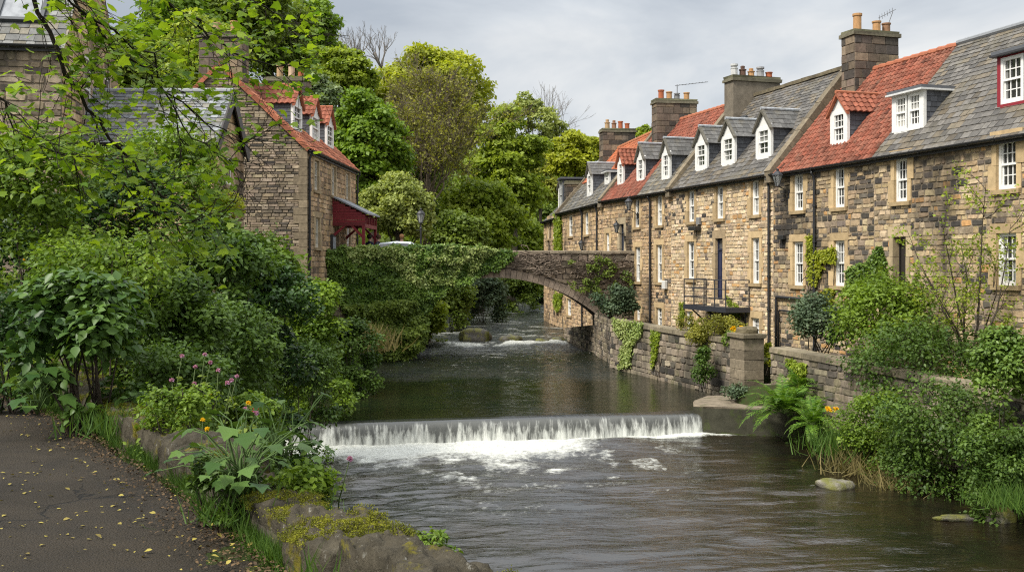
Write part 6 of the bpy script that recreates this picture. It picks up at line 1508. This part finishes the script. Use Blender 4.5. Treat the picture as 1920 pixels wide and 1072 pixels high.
flowers(pk, [(308, 663, 9.0, 'the highest, against the broad leaved bush'), (372, 665, 9.3, 'near the top of the dark shrub'), (384, 676, 9.3, 'just below the topmost pair'), (354, 688, 9.2, 'in the middle of the cluster'), (391, 692, 9.1, 'right of the cluster centre'), (402, 705, 9.2, 'in darker purple, right of the cluster'), (340, 712, 8.9, 'low in the cluster, paired'), (326, 716, 8.9, 'lowest left of the cluster'), (414, 702, 9.3, 'rightmost of the cluster'),
   (449, 708, 8.6, 'standing alone on a tall stem right of the cluster'), (427, 765, 7.4, 'small and low beside the yellow blooms'), (438, 771, 7.4, 'pale pink above the lobed leaves'), (632, 844, 6.6, 'in front of the weir foam')], 'pink knapweed head %s')
yf = flower_proto('hawkbit', 'x', 'flower', 'petal_yellow', .019, .6, 2, 'yellow hawkbit flowers by the low wall')
flowers(yf, [(358, 734, 8.8, 'top left of the yellow ones'), (357, 747, 8.6, 'just under the top left one'), (452, 750, 7.6, 'right of the lone knapweed stem'), (452, 760, 7.4, 'below right of the lone knapweed'), (358, 784, 7.4, 'low, left of the lobed leaves'), (405, 785, 7.2, 'low, between two pink heads'), (412, 804, 7.0, 'lowest, over the lobed leaves'), (15, 483, 12.0, 'far left beside the dark yew')], 'yellow hawkbit bloom %s')
rf_ = flower_proto('poppy', 'single small red flower above the lobed leaves', 'flower', 'petal_red', .026, .6, 3, None); p = P(476, 769, 7.5); rf_.location = (p.x, p.y, p.z - .6)
gy = flower_proto('yellow_daisy', 'x', 'flower', 'petal_yellow', .10, .55, 4, 'yellow flowers behind the garden wall pillar'); gy.name = 'yellow_daisy'
flowers(gy, [(1364, 622, 30.6, 'leftmost of the clump'), (1373, 614, 30.8, 'upper left of the clump'), (1381, 619, 30.5, 'in the middle of the clump'), (1390, 613, 30.9, 'highest of the clump'), (1399, 621, 30.4, 'upper right of the clump'), (1407, 627, 30.3, 'rightmost of the clump'), (1386, 629, 30.2, 'lowest of the clump')], 'large yellow garden flower %s')
wy = flower_proto('yellow_poppy', 'x', 'flower', 'petal_yellow', .07, .5, 5, 'yellow flowers beside the fern')
flowers(wy, [(1541, 757, 23.5, 'left of the three by the fern'), (1553, 762, 23.4, 'middle of the three by the fern'), (1560, 758, 23.3, 'right of the three by the fern')], 'yellow bank flower, %s')

# right bank
pxs('grey green bush in front of the sooty wall', 1540, 602, 62, 58, 28.6, 'grey', 7000, .085, nb=28, seed=30, sprays=22, sk=0)
pxs('bright yellow green shrub below the dark doorway', 1655, 595, 105, 85, 26.6, 'bank_light', 9000, .10, T=T_LEAF, nb=34, seed=31, sprays=40, rag=.5, lvb=.1, sk=0)
pxs('deep green shrub hiding the bank wall at right', 1750, 690, 165, 85, 23.2, 'bank', 9500, .085, T=T_LEAF, nb=34, seed=32, sprays=34)
pxs('large dark shrub overhanging the water at lower right', 1790, 800, 150, 112, 20.4, 'bank', 12000, .075, T=T_LEAF, nb=36, seed=33, sprays=40, droop=.5)
pxs('glossy ivy heap at the right edge', 1885, 680, 62, 75, 18.6, 'ivy', 5200, .085, T=T_LEAF, nb=26, seed=34)
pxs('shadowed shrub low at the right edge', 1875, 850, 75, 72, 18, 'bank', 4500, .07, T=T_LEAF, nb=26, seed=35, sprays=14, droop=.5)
pxs('pale leafy plant between fern and dark shrub', 1640, 790, 70, 60, 22, 'bank_light', 4200, .07, T=T_LEAF, nb=24, seed=36, sprays=20)
pxs('rounded olive bush on the garden wall below the balcony', 1340, 628, 52, 42, 31.6, 'olive', 7000, .075, nb=28, seed=37, sprays=14, sk=0)
pxs('dark lower growth of the olive bush, hanging down the wall', 1318, 690, 24, 42, 30.6, 'bank', 2200, .075, nb=14, seed=38, droop=.6, sk=0)
pxs('leafy clump of the yellow garden flowers', 1388, 634, 30, 16, 30.3, 'bank_light', 1500, .08, nb=12, seed=39, sk=0)
pxs('brown twiggy bush left of the olive bush', 1290, 612, 22, 25, 33.5, 'olive', 700, .06, nb=10, seed=40, sprays=20, sk=0)
pxs('dark juniper under the right end of the bridge', 1152, 566, 42, 38, 43.6, 'grey', 5000, .12, nb=24, seed=41, sprays=20, droop=.3, sk=0)
pxs('small bright weeds at the foot of the pillar', 1378, 738, 32, 18, 27.8, 'grey', 1300, .07, nb=12, seed=42, sprays=8, sk=0)
pxs('bright leafy plant in the gap of the garden steps', 1440, 668, 9, 30, 29.5, 'bright', 700, .07, nb=8, seed=43, sk=0)

def fern(label, px, py, Y, n, ln, seed):
    rng = np.random.default_rng(seed); b = P(px, py, Y); t = thing('fern', label, 'fern', b); P_ = []; N_ = []; S_ = []; D_ = []; m = MB()
    for i in range(n):
        a = rng.uniform(0, 6.28); l = ln * rng.uniform(.65, 1.1); el = rng.uniform(.45, 1.35); k = 30; prev = Vector(b); d = Vector((math.cos(a) * math.cos(el), math.sin(a) * math.cos(el), math.sin(el))); pts = [prev.copy()]; side = Vector((-math.sin(a), math.cos(a), 0))
        for j in range(k):
            d = (d + Vector((0, 0, -.055 - .02 * j / k))).normalized(); prev = prev + d * l / k; pts.append(prev.copy()); f = j / k
            if f < .12: continue
            w_ = .30 * l * math.sin(math.pi * min(1, (f * .82 + .16))) ** .9 * .62 * (1.05 - f * .4); up_ = side.cross(d)
            for s_ in (-1, 1):
                P_.append(prev); D_.append(side * s_ + d * .45 + Vector((0, 0, -.12))); N_.append(up_ + Vector(rng.normal(size=3)) * .12); S_.append(w_)
        m.tube(pts[::3], [.010] + [.006] * (len(pts[::3]) - 1), 3, (.10, .15, .04))
    T_P = (np.array([(0, 0, 0), (.10, .3, .02), (.06, .75, 0), (0, 1, -.03), (-.06, .75, 0), (-.10, .3, .02)]), [(0, 1, 2, 3), (0, 3, 4, 5)])
    nn = np.array([tuple(q) for q in N_]); nn *= np.sign(nn[:, 2:3] + 1e-6)
    leaf_mesh('frond', np.array([tuple(q) for q in P_]), nn, np.array(S_), L['fern'], t, T_P, rng, None, np.array([tuple(q) for q in D_])); m.build('stem', M['cloth'], t)
L['fern'] = leaf_mat('leaf_fern', (.06, .155, .014), (.17, .29, .034), .35)
fern('large arching fern at the water edge beside the weir ledge', 1470, 775, 25.6, 64, 1.3, 1)
fern('upright smaller fern behind the large one', 1500, 730, 26.4, 36, 1.05, 2)
fern('third fern drooping towards the river, right of the large one', 1525, 800, 24.6, 34, 1.1, 3)

def sapling():
    rng = np.random.default_rng(12); b = P(1815, 690, 23.4); t = thing('sapling', 'thin sapling with sparse young leaves in front of the right house wall', 'tree', b); out = []; tips = []
    for (px, py, dY) in ((1700, 430, .3), (1762, 400, 0), (1850, 330, -.4), (1895, 420, -.8), (1740, 520, -.6), (1800, 450, .5), (1870, 500, .4)):
        e = P(px, py, 23.4 + dY); a = b + Vector(rng.normal(size=3)) * .08; md = a.lerp(e, .45) + Vector((rng.normal() * .1, 0, -.12)); out.append(([a, a.lerp(md, .5) + Vector(rng.normal(size=3)) * .04, md, md.lerp(e, .55) + Vector(rng.normal(size=3)) * .06, e], [.036, .03, .024, .015, .005]))
        for q in range(8):
            f = rng.uniform(.25, .98); s_ = (a.lerp(md, f / .45) if f < .45 else md.lerp(e, (f - .45) / .55)); d = ((e - b).normalized() + Vector(rng.normal(size=3)) * .75).normalized(); o2 = []; grow(rng, s_, d, rng.uniform(.35, .8), .012, 1, o2, tips, 3, .7, .2, .6, 3); out += o2
    branches('trunk', out, M['bark'], t, 5, (.075, .06, .045), .0035)
    pts = []
    for p_, d in tips:
        for k in range(8): pts.append(tuple(p_ + Vector(rng.normal(size=3)) * .09))
    n = len(pts); leaf_mesh('crown', np.array(pts), rng.normal(size=(n, 3)) * .6 + (0, 0, .6), rng.uniform(.05, .10, n), L['fresh'], t, T_LEAF, rng)
sapling()

# ------------------------------------------------------------------ ivy
def inpoly(x, y, poly):
    r = np.zeros(len(x), bool); j = len(poly) - 1
    for i in range(len(poly)):
        xi, yi = poly[i]; xj, yj = poly[j]; c = ((yi > y) != (yj > y)) & (x < (xj - xi) * (y - yi) / (yj - yi + 1e-12) + xi); r ^= c; j = i
    return r
def ivy(label, F, poly, n, ls, leaf, seed, thick=.12, base=(0, 0, 0), rag=10, dens=.0, lump=0., cat='ivy', o0=.03, name='wall_ivy', pale=None, nsc=.03):
    """climbing leaves on a wall plane; outline given on the photograph, depth from the wall"""
    rng = np.random.default_rng(seed); pp = np.array(poly, float); lo, hi = pp.min(0), pp.max(0); x = rng.uniform(lo[0], hi[0], n * 4); y = rng.uniform(lo[1], hi[1], n * 4)
    wx = (fbm(x * .05, y * .05, seed) - .47) * 2 * rag; wy = (fbm(x * .05, y * .05, seed + 9) - .47) * 2 * rag
    k = inpoly(x + wx, y + wy, pp) & (fbm(x * nsc, y * nsc, seed + 4) > dens); wx, wy = wx[k][:n], wy[k][:n]; x, y = x[k][:n], y[k][:n]; n = len(x)
    nz_ = fbm(x * .035, y * .045, seed + 2, 3); o = o0 + thick * rng.random(n) + lump * np.clip(nz_ - .25, 0, 1) * 1.6
    V = []
    for i in range(n): u, z = F.px(x[i], y[i], 0.); V.append(F(u, o[i], z))
    nn = np.array(F.n)[None] * .7 + rng.normal(size=(n, 3)) * .45 + (0, 0, .45); t = thing(name, label, cat, base)
    lv = np.clip(rng.random(n) * .6 + .9 * (nz_ - .3), 0, 1); Td = rng.normal(size=(n, 3)) * .8 + (0, 0, -.55) + np.array(F.n)[None] * .3
    if pale is not None:
        q = inpoly(x + wx, y + wy, pale) & (fbm(x * .06, y * .06, seed + 31) > .42) & (rng.random(n) < .8)
        leaf_mesh('pale_leaves', np.array(V)[q] + np.array(F.n) * .05, nn[q], ls * rng.uniform(.7, 1.2, q.sum()), L['ivy_pale'], t, T_LEAF, rng, lv[q], Td[q]); q = ~q
    else: q = np.ones(n, bool)
    leaf_mesh('leaves', np.array(V)[q], nn[q], ls * rng.uniform(.6, 1.25, q.sum()), L[leaf], t, T_LEAF, rng, lv[q], Td[q])
    m = MB()
    for i in rng.integers(0, n, 14):
        u, z = F.px(x[i], y[i], 0.); m.tube([F(u, .02, z), F(u + rng.normal() * .2, .03, z - .4), F(u + rng.normal() * .3, .02, z - .9)], [.008, .012, .015], 4, (.07, .055, .04))
    m.build('stem', M['bark'], t)
ivy('thick ivy covering the left half of the stone bridge', FB, [(610, 466), (700, 461), (790, 458), (880, 463), (968, 472), (955, 490), (925, 512), (893, 520), (872, 530), (848, 540), (820, 560), (790, 585), (772, 615), (775, 650), (740, 668), (700, 660), (665, 620), (640, 580), (612, 500)], 36000, .135, 'ivy', 5, .18, FB(3, .1, -3), 10, 0., .38, name='bridge_ivy', pale=[(640, 462), (940, 466), (905, 490), (860, 535), (770, 540), (740, 500), (660, 490)])
ivy('hanging ivy at the foot of the bridge, down to the water', FB, [(640, 570), (770, 560), (800, 600), (790, 650), (760, 672), (700, 668), (660, 620)], 7000, .15, 'mid', 6, .3, FB(4, .2, -4), 10, 0., .8, o0=.3)
ivy('bright creeper beside the downpipe on the sooty wall', H2['F'], [(1515, 440), (1527, 440), (1532, 470), (1568, 462), (1570, 540), (1560, 575), (1530, 575), (1520, 500)], 2600, .10, 'bright', 7, .08, H2['F'](3, .1, -3), 6, .3)
ivy('dark creeper rising left of the doorway', H2['F'], [(1590, 500), (1625, 490), (1650, 462), (1662, 475), (1668, 540), (1590, 550)], 2200, .10, 'ivy', 8, .08, H2['F'](1, .1, -3), 6, .25)
ivy('narrow green creeper column on the far houses', H5['F'], [(1043, 398), (1054, 402), (1056, 470), (1042, 470)], 1500, .16, 'fresh', 9, .12, H5['F'](10, .1, -1), 4)
ivy('small creeper on the far house under the arch', H5['F'], [(1043, 548), (1056, 548), (1056, 572), (1048, 585), (1041, 570)], 500, .16, 'fresh', 10, .1, H5['F'](10, .1, -3), 3)
ivy('pale ivy hanging over the garden wall beside the bridge', FG, [(1152, 596), (1210, 603), (1206, 625), (1190, 650), (1186, 690), (1160, 690), (1172, 640), (1156, 620)], 2600, .10, 'ivy_pale', 11, .1, FG(8, .1, -3), 6, .2)
ivy('thin ivy strip in the middle of the garden wall', FG, [(1222, 618), (1240, 622), (1236, 660), (1228, 690), (1222, 680), (1226, 650)], 700, .09, 'fresh', 12, .08, FG(6, .1, -3), 4, .25)
ivy('ivy strip down the bank wall behind the fern', FG2, [(1480, 672), (1515, 680), (1512, 740), (1490, 740)], 1300, .10, 'fresh', 13, .12, FG2(8, .1, -3), 6, .2)
ivy('little creeper by the balcony door', H3['F'], [(1362, 552), (1388, 572), (1392, 596), (1380, 592), (1366, 570)], 350, .09, 'fresh', 14, .06, H3['F'](3, .1, -2), 3, .2)
ivy('small creeper left of the balcony brackets', H3['F'], [(1275, 566), (1287, 566), (1285, 600), (1276, 604)], 300, .09, 'fresh', 15, .06, H3['F'](5, .1, -2), 3, .2)
ivy('green tufts rooted in the bare bridge masonry', FB, [(1040, 490), (1180, 478), (1186, 530), (1120, 560), (1050, 530)], 1100, .11, 'mid', 16, .15, FB(11, .1, -1), 10, .54, .2, nsc=.06)
def dead_vines():
    rng = np.random.default_rng(3); t = thing('dead_vine', 'tangle of bare brown creeper stems on the right half of the bridge', 'vine', FB(11, .05, -1)); m = MB()
    for i in range(330):
        x = rng.uniform(975, 1188); y = rng.uniform(476, 522) + max(0, (x - 1040)) * .42 * rng.random(); pts = []; d = rng.uniform(-1, 1) * .5 + (0 if x > 1060 else math.pi); ln = rng.uniform(12, 48)
        for k in range(6):
            u, z = FB.px(x, y, 0); 
            if z < (zarch(u) if abs(u - uC) < hs else -9) + .40: break
            pts.append(FB(u, .06 + .09 * rng.random(), z)); x += math.cos(d) * ln / 5; y += math.sin(d) * ln / 5 * .6 + rng.normal() * 2.2; d += rng.normal() * .35
            if x > 1188: break
        if len(pts) > 2: m.tube(pts, rng.uniform(.010, .026), 3, tuple(np.array((.21, .165, .125)) * rng.uniform(.5, 1.3)), False)
    m.build('stem', M['bark'], t)
dead_vines()

# ------------------------------------------------------------------ trees on the valley side
def tpx(label, px, top, bot, wpx, Y, leaf, n, ls, base_dy=0., **k):
    c = P(px, (top + bot) / 2, Y); rz = (bot - top) / 2 / FPX * Y; rx = wpx / 2 / FPX * Y; g = float(gh(c.x, c.y)); b = (c.x, c.y, min(g, c.z - rz * .8)); 
    return tree(label, b, c, (rx, k.pop('ry', rx * .85), rz), leaf, n, ls, **k)
G_ = 'trees on the wooded valley side'
tpx('tall yellow green beech on the skyline at centre', 803, 64, 350, 268, 100, 'bright', 26000, .42, seed=1, nb=74, sq=.62, br=(.16, .27), group=G_, tr=.4)
tpx('rich green sycamore behind the red porch', 690, 152, 420, 165, 60, 'rich', 16000, .27, seed=3, nb=52, sq=.6, br=(.18, .3), group=G_)
tpx('olive oak above the silver willow, left of skyline', 640, 82, 220, 155, 88, 'fresh', 12000, .36, seed=4, nb=44, sq=.55, br=(.18, .3), group=G_)
tpx('dark green tree at the top beside the hanging branches', 590, 38, 170, 150, 98, 'mid', 11000, .4, seed=5, nb=40, br=(.2, .32), group=G_)
tpx('silvery pale tree above the porch house chimney', 590, 132, 240, 110, 64, 'silver', 8000, .26, seed=6, nb=34, group=G_)
tpx('bright green layered beech sloping to the river', 955, 180, 480, 155, 88, 'fresh', 20000, .36, seed=7, nb=70, sq=.45, br=(.15, .25), group=G_, low=-.8, tr=.35)
tpx('lower fresh green beech on the bank right of the twiggy tree', 900, 330, 500, 170, 80, 'fresh', 13000, .34, seed=8, nb=46, sq=.5, group=G_, low=-.8)
tpx('thin leaved olive tree on the far skyline', 990, 166, 320, 165, 130, 'willow', 7500, .42, seed=9, nb=46, br=(.13, .22), group=G_, core=.6)
tpx('bright lime tree beyond the terrace chimneys', 1078, 240, 350, 115, 96, 'bright', 11000, .36, seed=10, nb=40, sq=.55, br=(.18, .3), group=G_)
tpx('pale yellow tree between beech and terrace', 1012, 268, 400, 75, 112, 'yellow', 8000, .36, seed=11, nb=34, group=G_)
tpx('soft grey green willow above the bridge parapet', 745, 318, 480, 160, 55.5, 'willow', 15000, .20, seed=12, nb=52, br=(.18, .3), group=G_, low=-.7, name='willow_tree')
tpx('dark low tree behind the street lamp', 860, 395, 490, 120, 62, 'mid', 9000, .24, seed=13, nb=36, group=G_, low=-.7)
tpx('yellow green young tree right of the last dormer', 655, 245, 345, 60, 61, 'bright', 5000, .24, seed=14, nb=24, group=G_, low=-.7)
tpx('broad dark wood tree behind the hanging branches', 500, -20, 170, 190, 80, 'mid', 12000, .36, seed=15, nb=44, group=G_)
tpx('high green tree filling the top behind the hanging twigs', 450, -90, 130, 210, 72, 'mid', 12000, .34, seed=27, nb=44, group=G_)
tpx('leafy tree at the top edge left of the bare trees', 575, -10, 120, 120, 92, 'rich', 9000, .38, seed=28, nb=36, group=G_)
tpx('tall woodland tree behind the slate cottage roof', 380, 20, 250, 170, 56, 'fresh', 9000, .3, seed=29, nb=36, group=G_)
tpx('dark tree behind the tall mill house', 330, -40, 220, 210, 60, 'rich', 13000, .3, seed=16, nb=44, group=G_)
tpx('dark green tree between slate cottage and mill house', 250, 60, 300, 130, 44, 'mid', 9000, .26, seed=17, nb=36, group=G_)
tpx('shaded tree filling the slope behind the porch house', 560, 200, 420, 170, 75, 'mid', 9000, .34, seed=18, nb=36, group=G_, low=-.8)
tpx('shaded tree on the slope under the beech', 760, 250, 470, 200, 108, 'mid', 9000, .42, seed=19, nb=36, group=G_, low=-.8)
tpx('green tree closing the river bend', 985, 400, 540, 120, 108, 'fresh', 9000, .36, seed=20, nb=36, group=G_, low=-.9)
tpx('dark tree far upstream beside the last house', 1040, 330, 520, 90, 125, 'mid', 7000, .42, seed=21, nb=32, group=G_, low=-.9)
tpx('small tree top over the orange roof', 1210, 235, 290, 50, 105, 'fresh', 2500, .34, seed=26, nb=16, group=G_)
# bushes along the river beyond the arch
for i, (lb, px, py, hw, hh, Y, lf, ls) in enumerate((('bright bush at the water seen under the arch, leftmost', 800, 592, 44, 36, 50, 'fresh', .17), ('dark green bush overhanging the rapids, second from left under the arch', 845, 556, 52, 36, 58, 'mid', .2),
    ('grey green bush over the water in the middle of the arch', 905, 548, 48, 30, 66, 'grey', .2), ('green bush on the far bank at the right of the arch', 975, 538, 46, 26, 80, 'mid', .24), ('dark bush at the river bend beside the last house', 1015, 545, 30, 26, 96, 'dark', .26), ('shrub on the bank behind the ivy', 760, 560, 60, 60, 50, 'mid', .18))):
    pxs(lb, px, py, hw, hh, Y, lf, 5200, ls, nb=26, seed=60 + i, low=-.8, droop=.5, sprays=14, sk=.25)
def understory():
    rng = np.random.default_rng(5); n = 90000; y = rng.uniform(46, 170, n); x = xl(y) - 1.5 - rng.random(n) ** 1.2 * 75; g = gh(x, y); k = ~((y < 62) & (x > -14)) & (x > -90); x, y, g = x[k], y[k], g[k]; n = len(x)
    hh = 1.6 * fbm(x * .35, y * .35, 8, 4) * 2.2 + .2; P_ = np.stack([x, y, g + hh * rng.random(n) ** .5], 1)
    tag(leaf_mesh('undergrowth', P_, rng.normal(size=(n, 3)) * .6 + (0, 0, .6), rng.uniform(.25, .6, n) * (.6 + y / 130), L['mid'], None, T_QUAD, rng, np.clip(fbm(x * .2, y * .2, 9) * 1.4 - .2 + rng.random(n) * .3, 0, 1)), kind='stuff')
understory()
def bank_bramble():
    rng = np.random.default_rng(15); n = 42000; y = rng.uniform(8.5, 46, n); x = xl(y) - .1 - rng.random(n) ** 1.1 * np.interp(y, [8, 14, 46], [2.2, 7., 4.]); g = gh(x, y); k = (x > -13) & (x > wall_x(y) + .35) | (y > 14.5); x, y, g = x[k], y[k], g[k]; n = len(x)
    hh = (.15 + 1.15 * fbm(x * .8, y * .8, 18, 4) * np.interp(y, [8, 14, 25], [.45, 1., 1.5])) * np.clip((xl(y) - x) / 1.2 + .3, .3, 1)
    tag(leaf_mesh('bramble_cover', np.stack([x, y, g + hh * rng.random(n) ** .45], 1), rng.normal(size=(n, 3)) * .6 + (0, 0, .6), rng.uniform(.05, .11, n) * (.7 + y / 45), L['bank'], None, T_LEAF, rng, np.clip(fbm(x * .7, y * .7, 9) * 1.5 - .3 + rng.random(n) * .3, 0, 1)), kind='stuff')
    n = 26000; y = rng.uniform(17, 29.3, n); x = xr(y) + .05 + rng.random(n) ** .9 * 4.2; k = (15.82 - .305 * y - .05 > x) & ~((y > 26.1) & (x < 8.25)); x, y = x[k], y[k]; g = gh(x, y); n = len(x)
    hh = .1 + .9 * fbm(x * .9, y * .9, 28, 4)
    tag(leaf_mesh('right_bramble_cover', np.stack([x, y, g + hh * rng.random(n) ** .5], 1), rng.normal(size=(n, 3)) * .6 + (0, 0, .6), rng.uniform(.05, .10, n), L['bank'], None, T_LEAF, rng, np.clip(fbm(x * .8, y * .8, 29) * 1.5 - .3 + rng.random(n) * .3, 0, 1)), kind='stuff')
bank_bramble()
def twiggy():
    rng = np.random.default_rng(2); b = P(800, 470, 76); b.z = float(gh(b.x, b.y)); t = thing('budding_tree', 'brown twiggy tree with few new leaves in front of the beech', 'tree', b, group=G_); out = []; tips = []
    top = P(800, 140, 76); H_ = top.z - b.z
    out.append(([b, b + Vector((.1, 0, H_ * .3)), b + Vector((0, 0, H_ * .55))], [.32, .26, .16]))
    for k in range(17):
        s_ = b + Vector((0, 0, H_ * rng.uniform(.12, .52))); a = rng.uniform(0, 6.28); el = rng.uniform(.35, 1.3); d = (math.cos(a) * math.cos(el), math.sin(a) * math.cos(el), math.sin(el)); grow(rng, s_, d, H_ * .25, .10, 4, out, tips, 3, .62, .22, .70, 4, .14)
    branches('trunk', out, M['bark'], t, 5, (.135, .105, .075), .013)
    pts = np.array([tuple(p) for p, d in tips for _ in range(6)]); pts = pts + rng.normal(size=pts.shape) * .3; n = len(pts)
    leaf_mesh('crown', pts, rng.normal(size=(n, 3)) + (0, 0, .4), rng.uniform(.13, .26, n), L['olive'], t, T_QUAD, rng)
    # fine outer twigs
    m = MB()
    for p, d in tips:
        for _ in range(3): q = p + (d + Vector(rng.normal(size=3)) * .5).normalized() * rng.uniform(.4, 1.); m.tube([p, q], [.012, .006], 3, (.15, .12, .09), False)
    m.build('twigs', M['bark'], t)
twiggy()
def bare(label, px, top, bot, Y, seed, n=6):
    rng = np.random.default_rng(seed); b = P(px, bot, Y); tp = P(px, top, Y); H_ = tp.z - b.z; t = thing('bare_tree', label, 'tree', b, group=G_); out = []; tips = []
    for k in range(n):
        a = rng.uniform(0, 6.28); d = (math.cos(a) * .4, math.sin(a) * .4, 1); grow(rng, b, d, H_ * .45, .12, 3, out, tips, 3, .5, .2, .66, 4, .12)
    branches('trunk', out, M['bark'], t, 4, (.17, .15, .13), .015)
bare('leafless tree on the skyline left of the beech', 672, 48, 130, 112, 1); bare('second leafless tree on the skyline close to the beech', 715, 55, 130, 114, 2); bare('leafless crown rising through the far olive tree', 1030, 165, 300, 133, 3, 9)

# ------------------------------------------------------------------ tree over the path whose branches hang into view
def hanging_tree():
    rng = np.random.default_rng(77); b = Vector((-6.6, 4.6, -1.65)); t = thing('overhanging_maple', 'maple over the path with dark twigs and hanging bright leaves', 'tree', b); out = []; tips = []
    ctl = [([(-120, -260, 5.4), (40, -70, 5.6), (95, 60, 5.8), (150, 170, 6.0), (205, 260, 6.2), (265, 330, 6.4), (335, 385, 6.6), (400, 420, 6.8)], .036),
           ([(-60, -280, 5.6), (110, -60, 6.0), (150, 20, 6.2), (210, 90, 6.4), (300, 160, 6.6), (370, 215, 6.8), (450, 262, 7.0)], .030),
           ([(60, -280, 6.0), (260, -60, 6.4), (330, 20, 6.6), (385, 60, 6.8), (430, 95, 7.0), (520, 125, 7.2), (580, 120, 7.4)], .028),
           ([(-100, -200, 5.2), (60, -40, 5.6), (180, 40, 6.0), (290, 100, 6.5), (330, 200, 6.8), (340, 280, 7.0)], .022),
           ([(200, -250, 6.4), (400, -60, 6.8), (470, 0, 7.0), (520, 30, 7.2), (560, 70, 7.4)], .022),
           ([(-200, 60, 5.0), (-60, 150, 5.2), (10, 190, 5.4), (60, 260, 5.6), (110, 290, 5.8), (140, 305, 5.9)], .016),
           ([(205, 260, 6.2), (240, 330, 6.2), (262, 390, 6.3), (330, 420, 6.4), (420, 395, 6.5)], .012),
           ([(300, 160, 6.6), (360, 260, 6.6), (430, 300, 6.7), (500, 245, 6.8)], .011)]
    trunk = [b, b + Vector((.15, .1, 1.6)), b + Vector((.5, .3, 3.2)), b + Vector((1.2, .5, 4.6))]; out.append((trunk, [.24, .2, .17, .12]))
    for pl, r in ctl:
        pts = [P(*q) for q in pl]
        if r > .015: pts = [trunk[2 if pl[0][1] > -100 else 3]] + pts
        fine = []
        for i in range(len(pts) - 1):
            for k in range(3): fine.append(pts[i].lerp(pts[i + 1], k / 3) + (Vector(rng.normal(size=3)) * .022 if k else Vector((0, 0, 0))))
        fine.append(pts[-1]); rad = [max(.004, r * (.62 - .5 * i / (len(fine) - 1))) for i in range(len(fine))]; out.append((fine, rad))
        for i in range(4, len(fine)):
            for q in range(2 if rng.random() < .75 else 1):
                d = ((fine[i] - fine[i - 1]).normalized() + Vector(rng.normal(size=3)) * .7 + Vector((.15, 0, -.12))).normalized(); o2 = []; grow(rng, fine[i], d, rng.uniform(.15, .38), .004, 1, o2, tips, 2, .6, -.12, .7, 4, .16); out += o2
    branches('trunk', out, M['bark'], t, 6, (.04, .032, .024), .002)
    P_ = []; N_ = []; D_ = []
    for p, d in tips:
        for k in range(int(rng.integers(2, 6))):
            P_.append(tuple(p + Vector(rng.normal(size=3)) * .075)); N_.append((rng.normal() * .45, rng.normal() * .45 - .15, 1.)); D_.append((d.x + rng.normal() * .5, d.y + rng.normal() * .5, -.35))
    P_, N_, D_ = map(np.array, (P_, N_, D_)); qx = P_[:, 0] / P_[:, 1] * FPX + 960; qy = HOR - P_[:, 2] / P_[:, 1] * FPX; k = (qx < 600) & ~((qx > 440) & (qy > 290)) & ((qx < 470) | (qy < 190) | (rng.random(len(qx)) < .35)); P_, N_, D_ = P_[k], N_[k], D_[k]; n = len(P_)
    leaf_mesh('crown', P_, N_, rng.uniform(.032, .08, n), L['maple'], t, T_MAPLE, rng, None, D_)
    print('maple leaves', n)
L['maple'] = leaf_mat('leaf_maple', (.09, .18, .012), (.28, .39, .03), .5, .45)
hanging_tree()
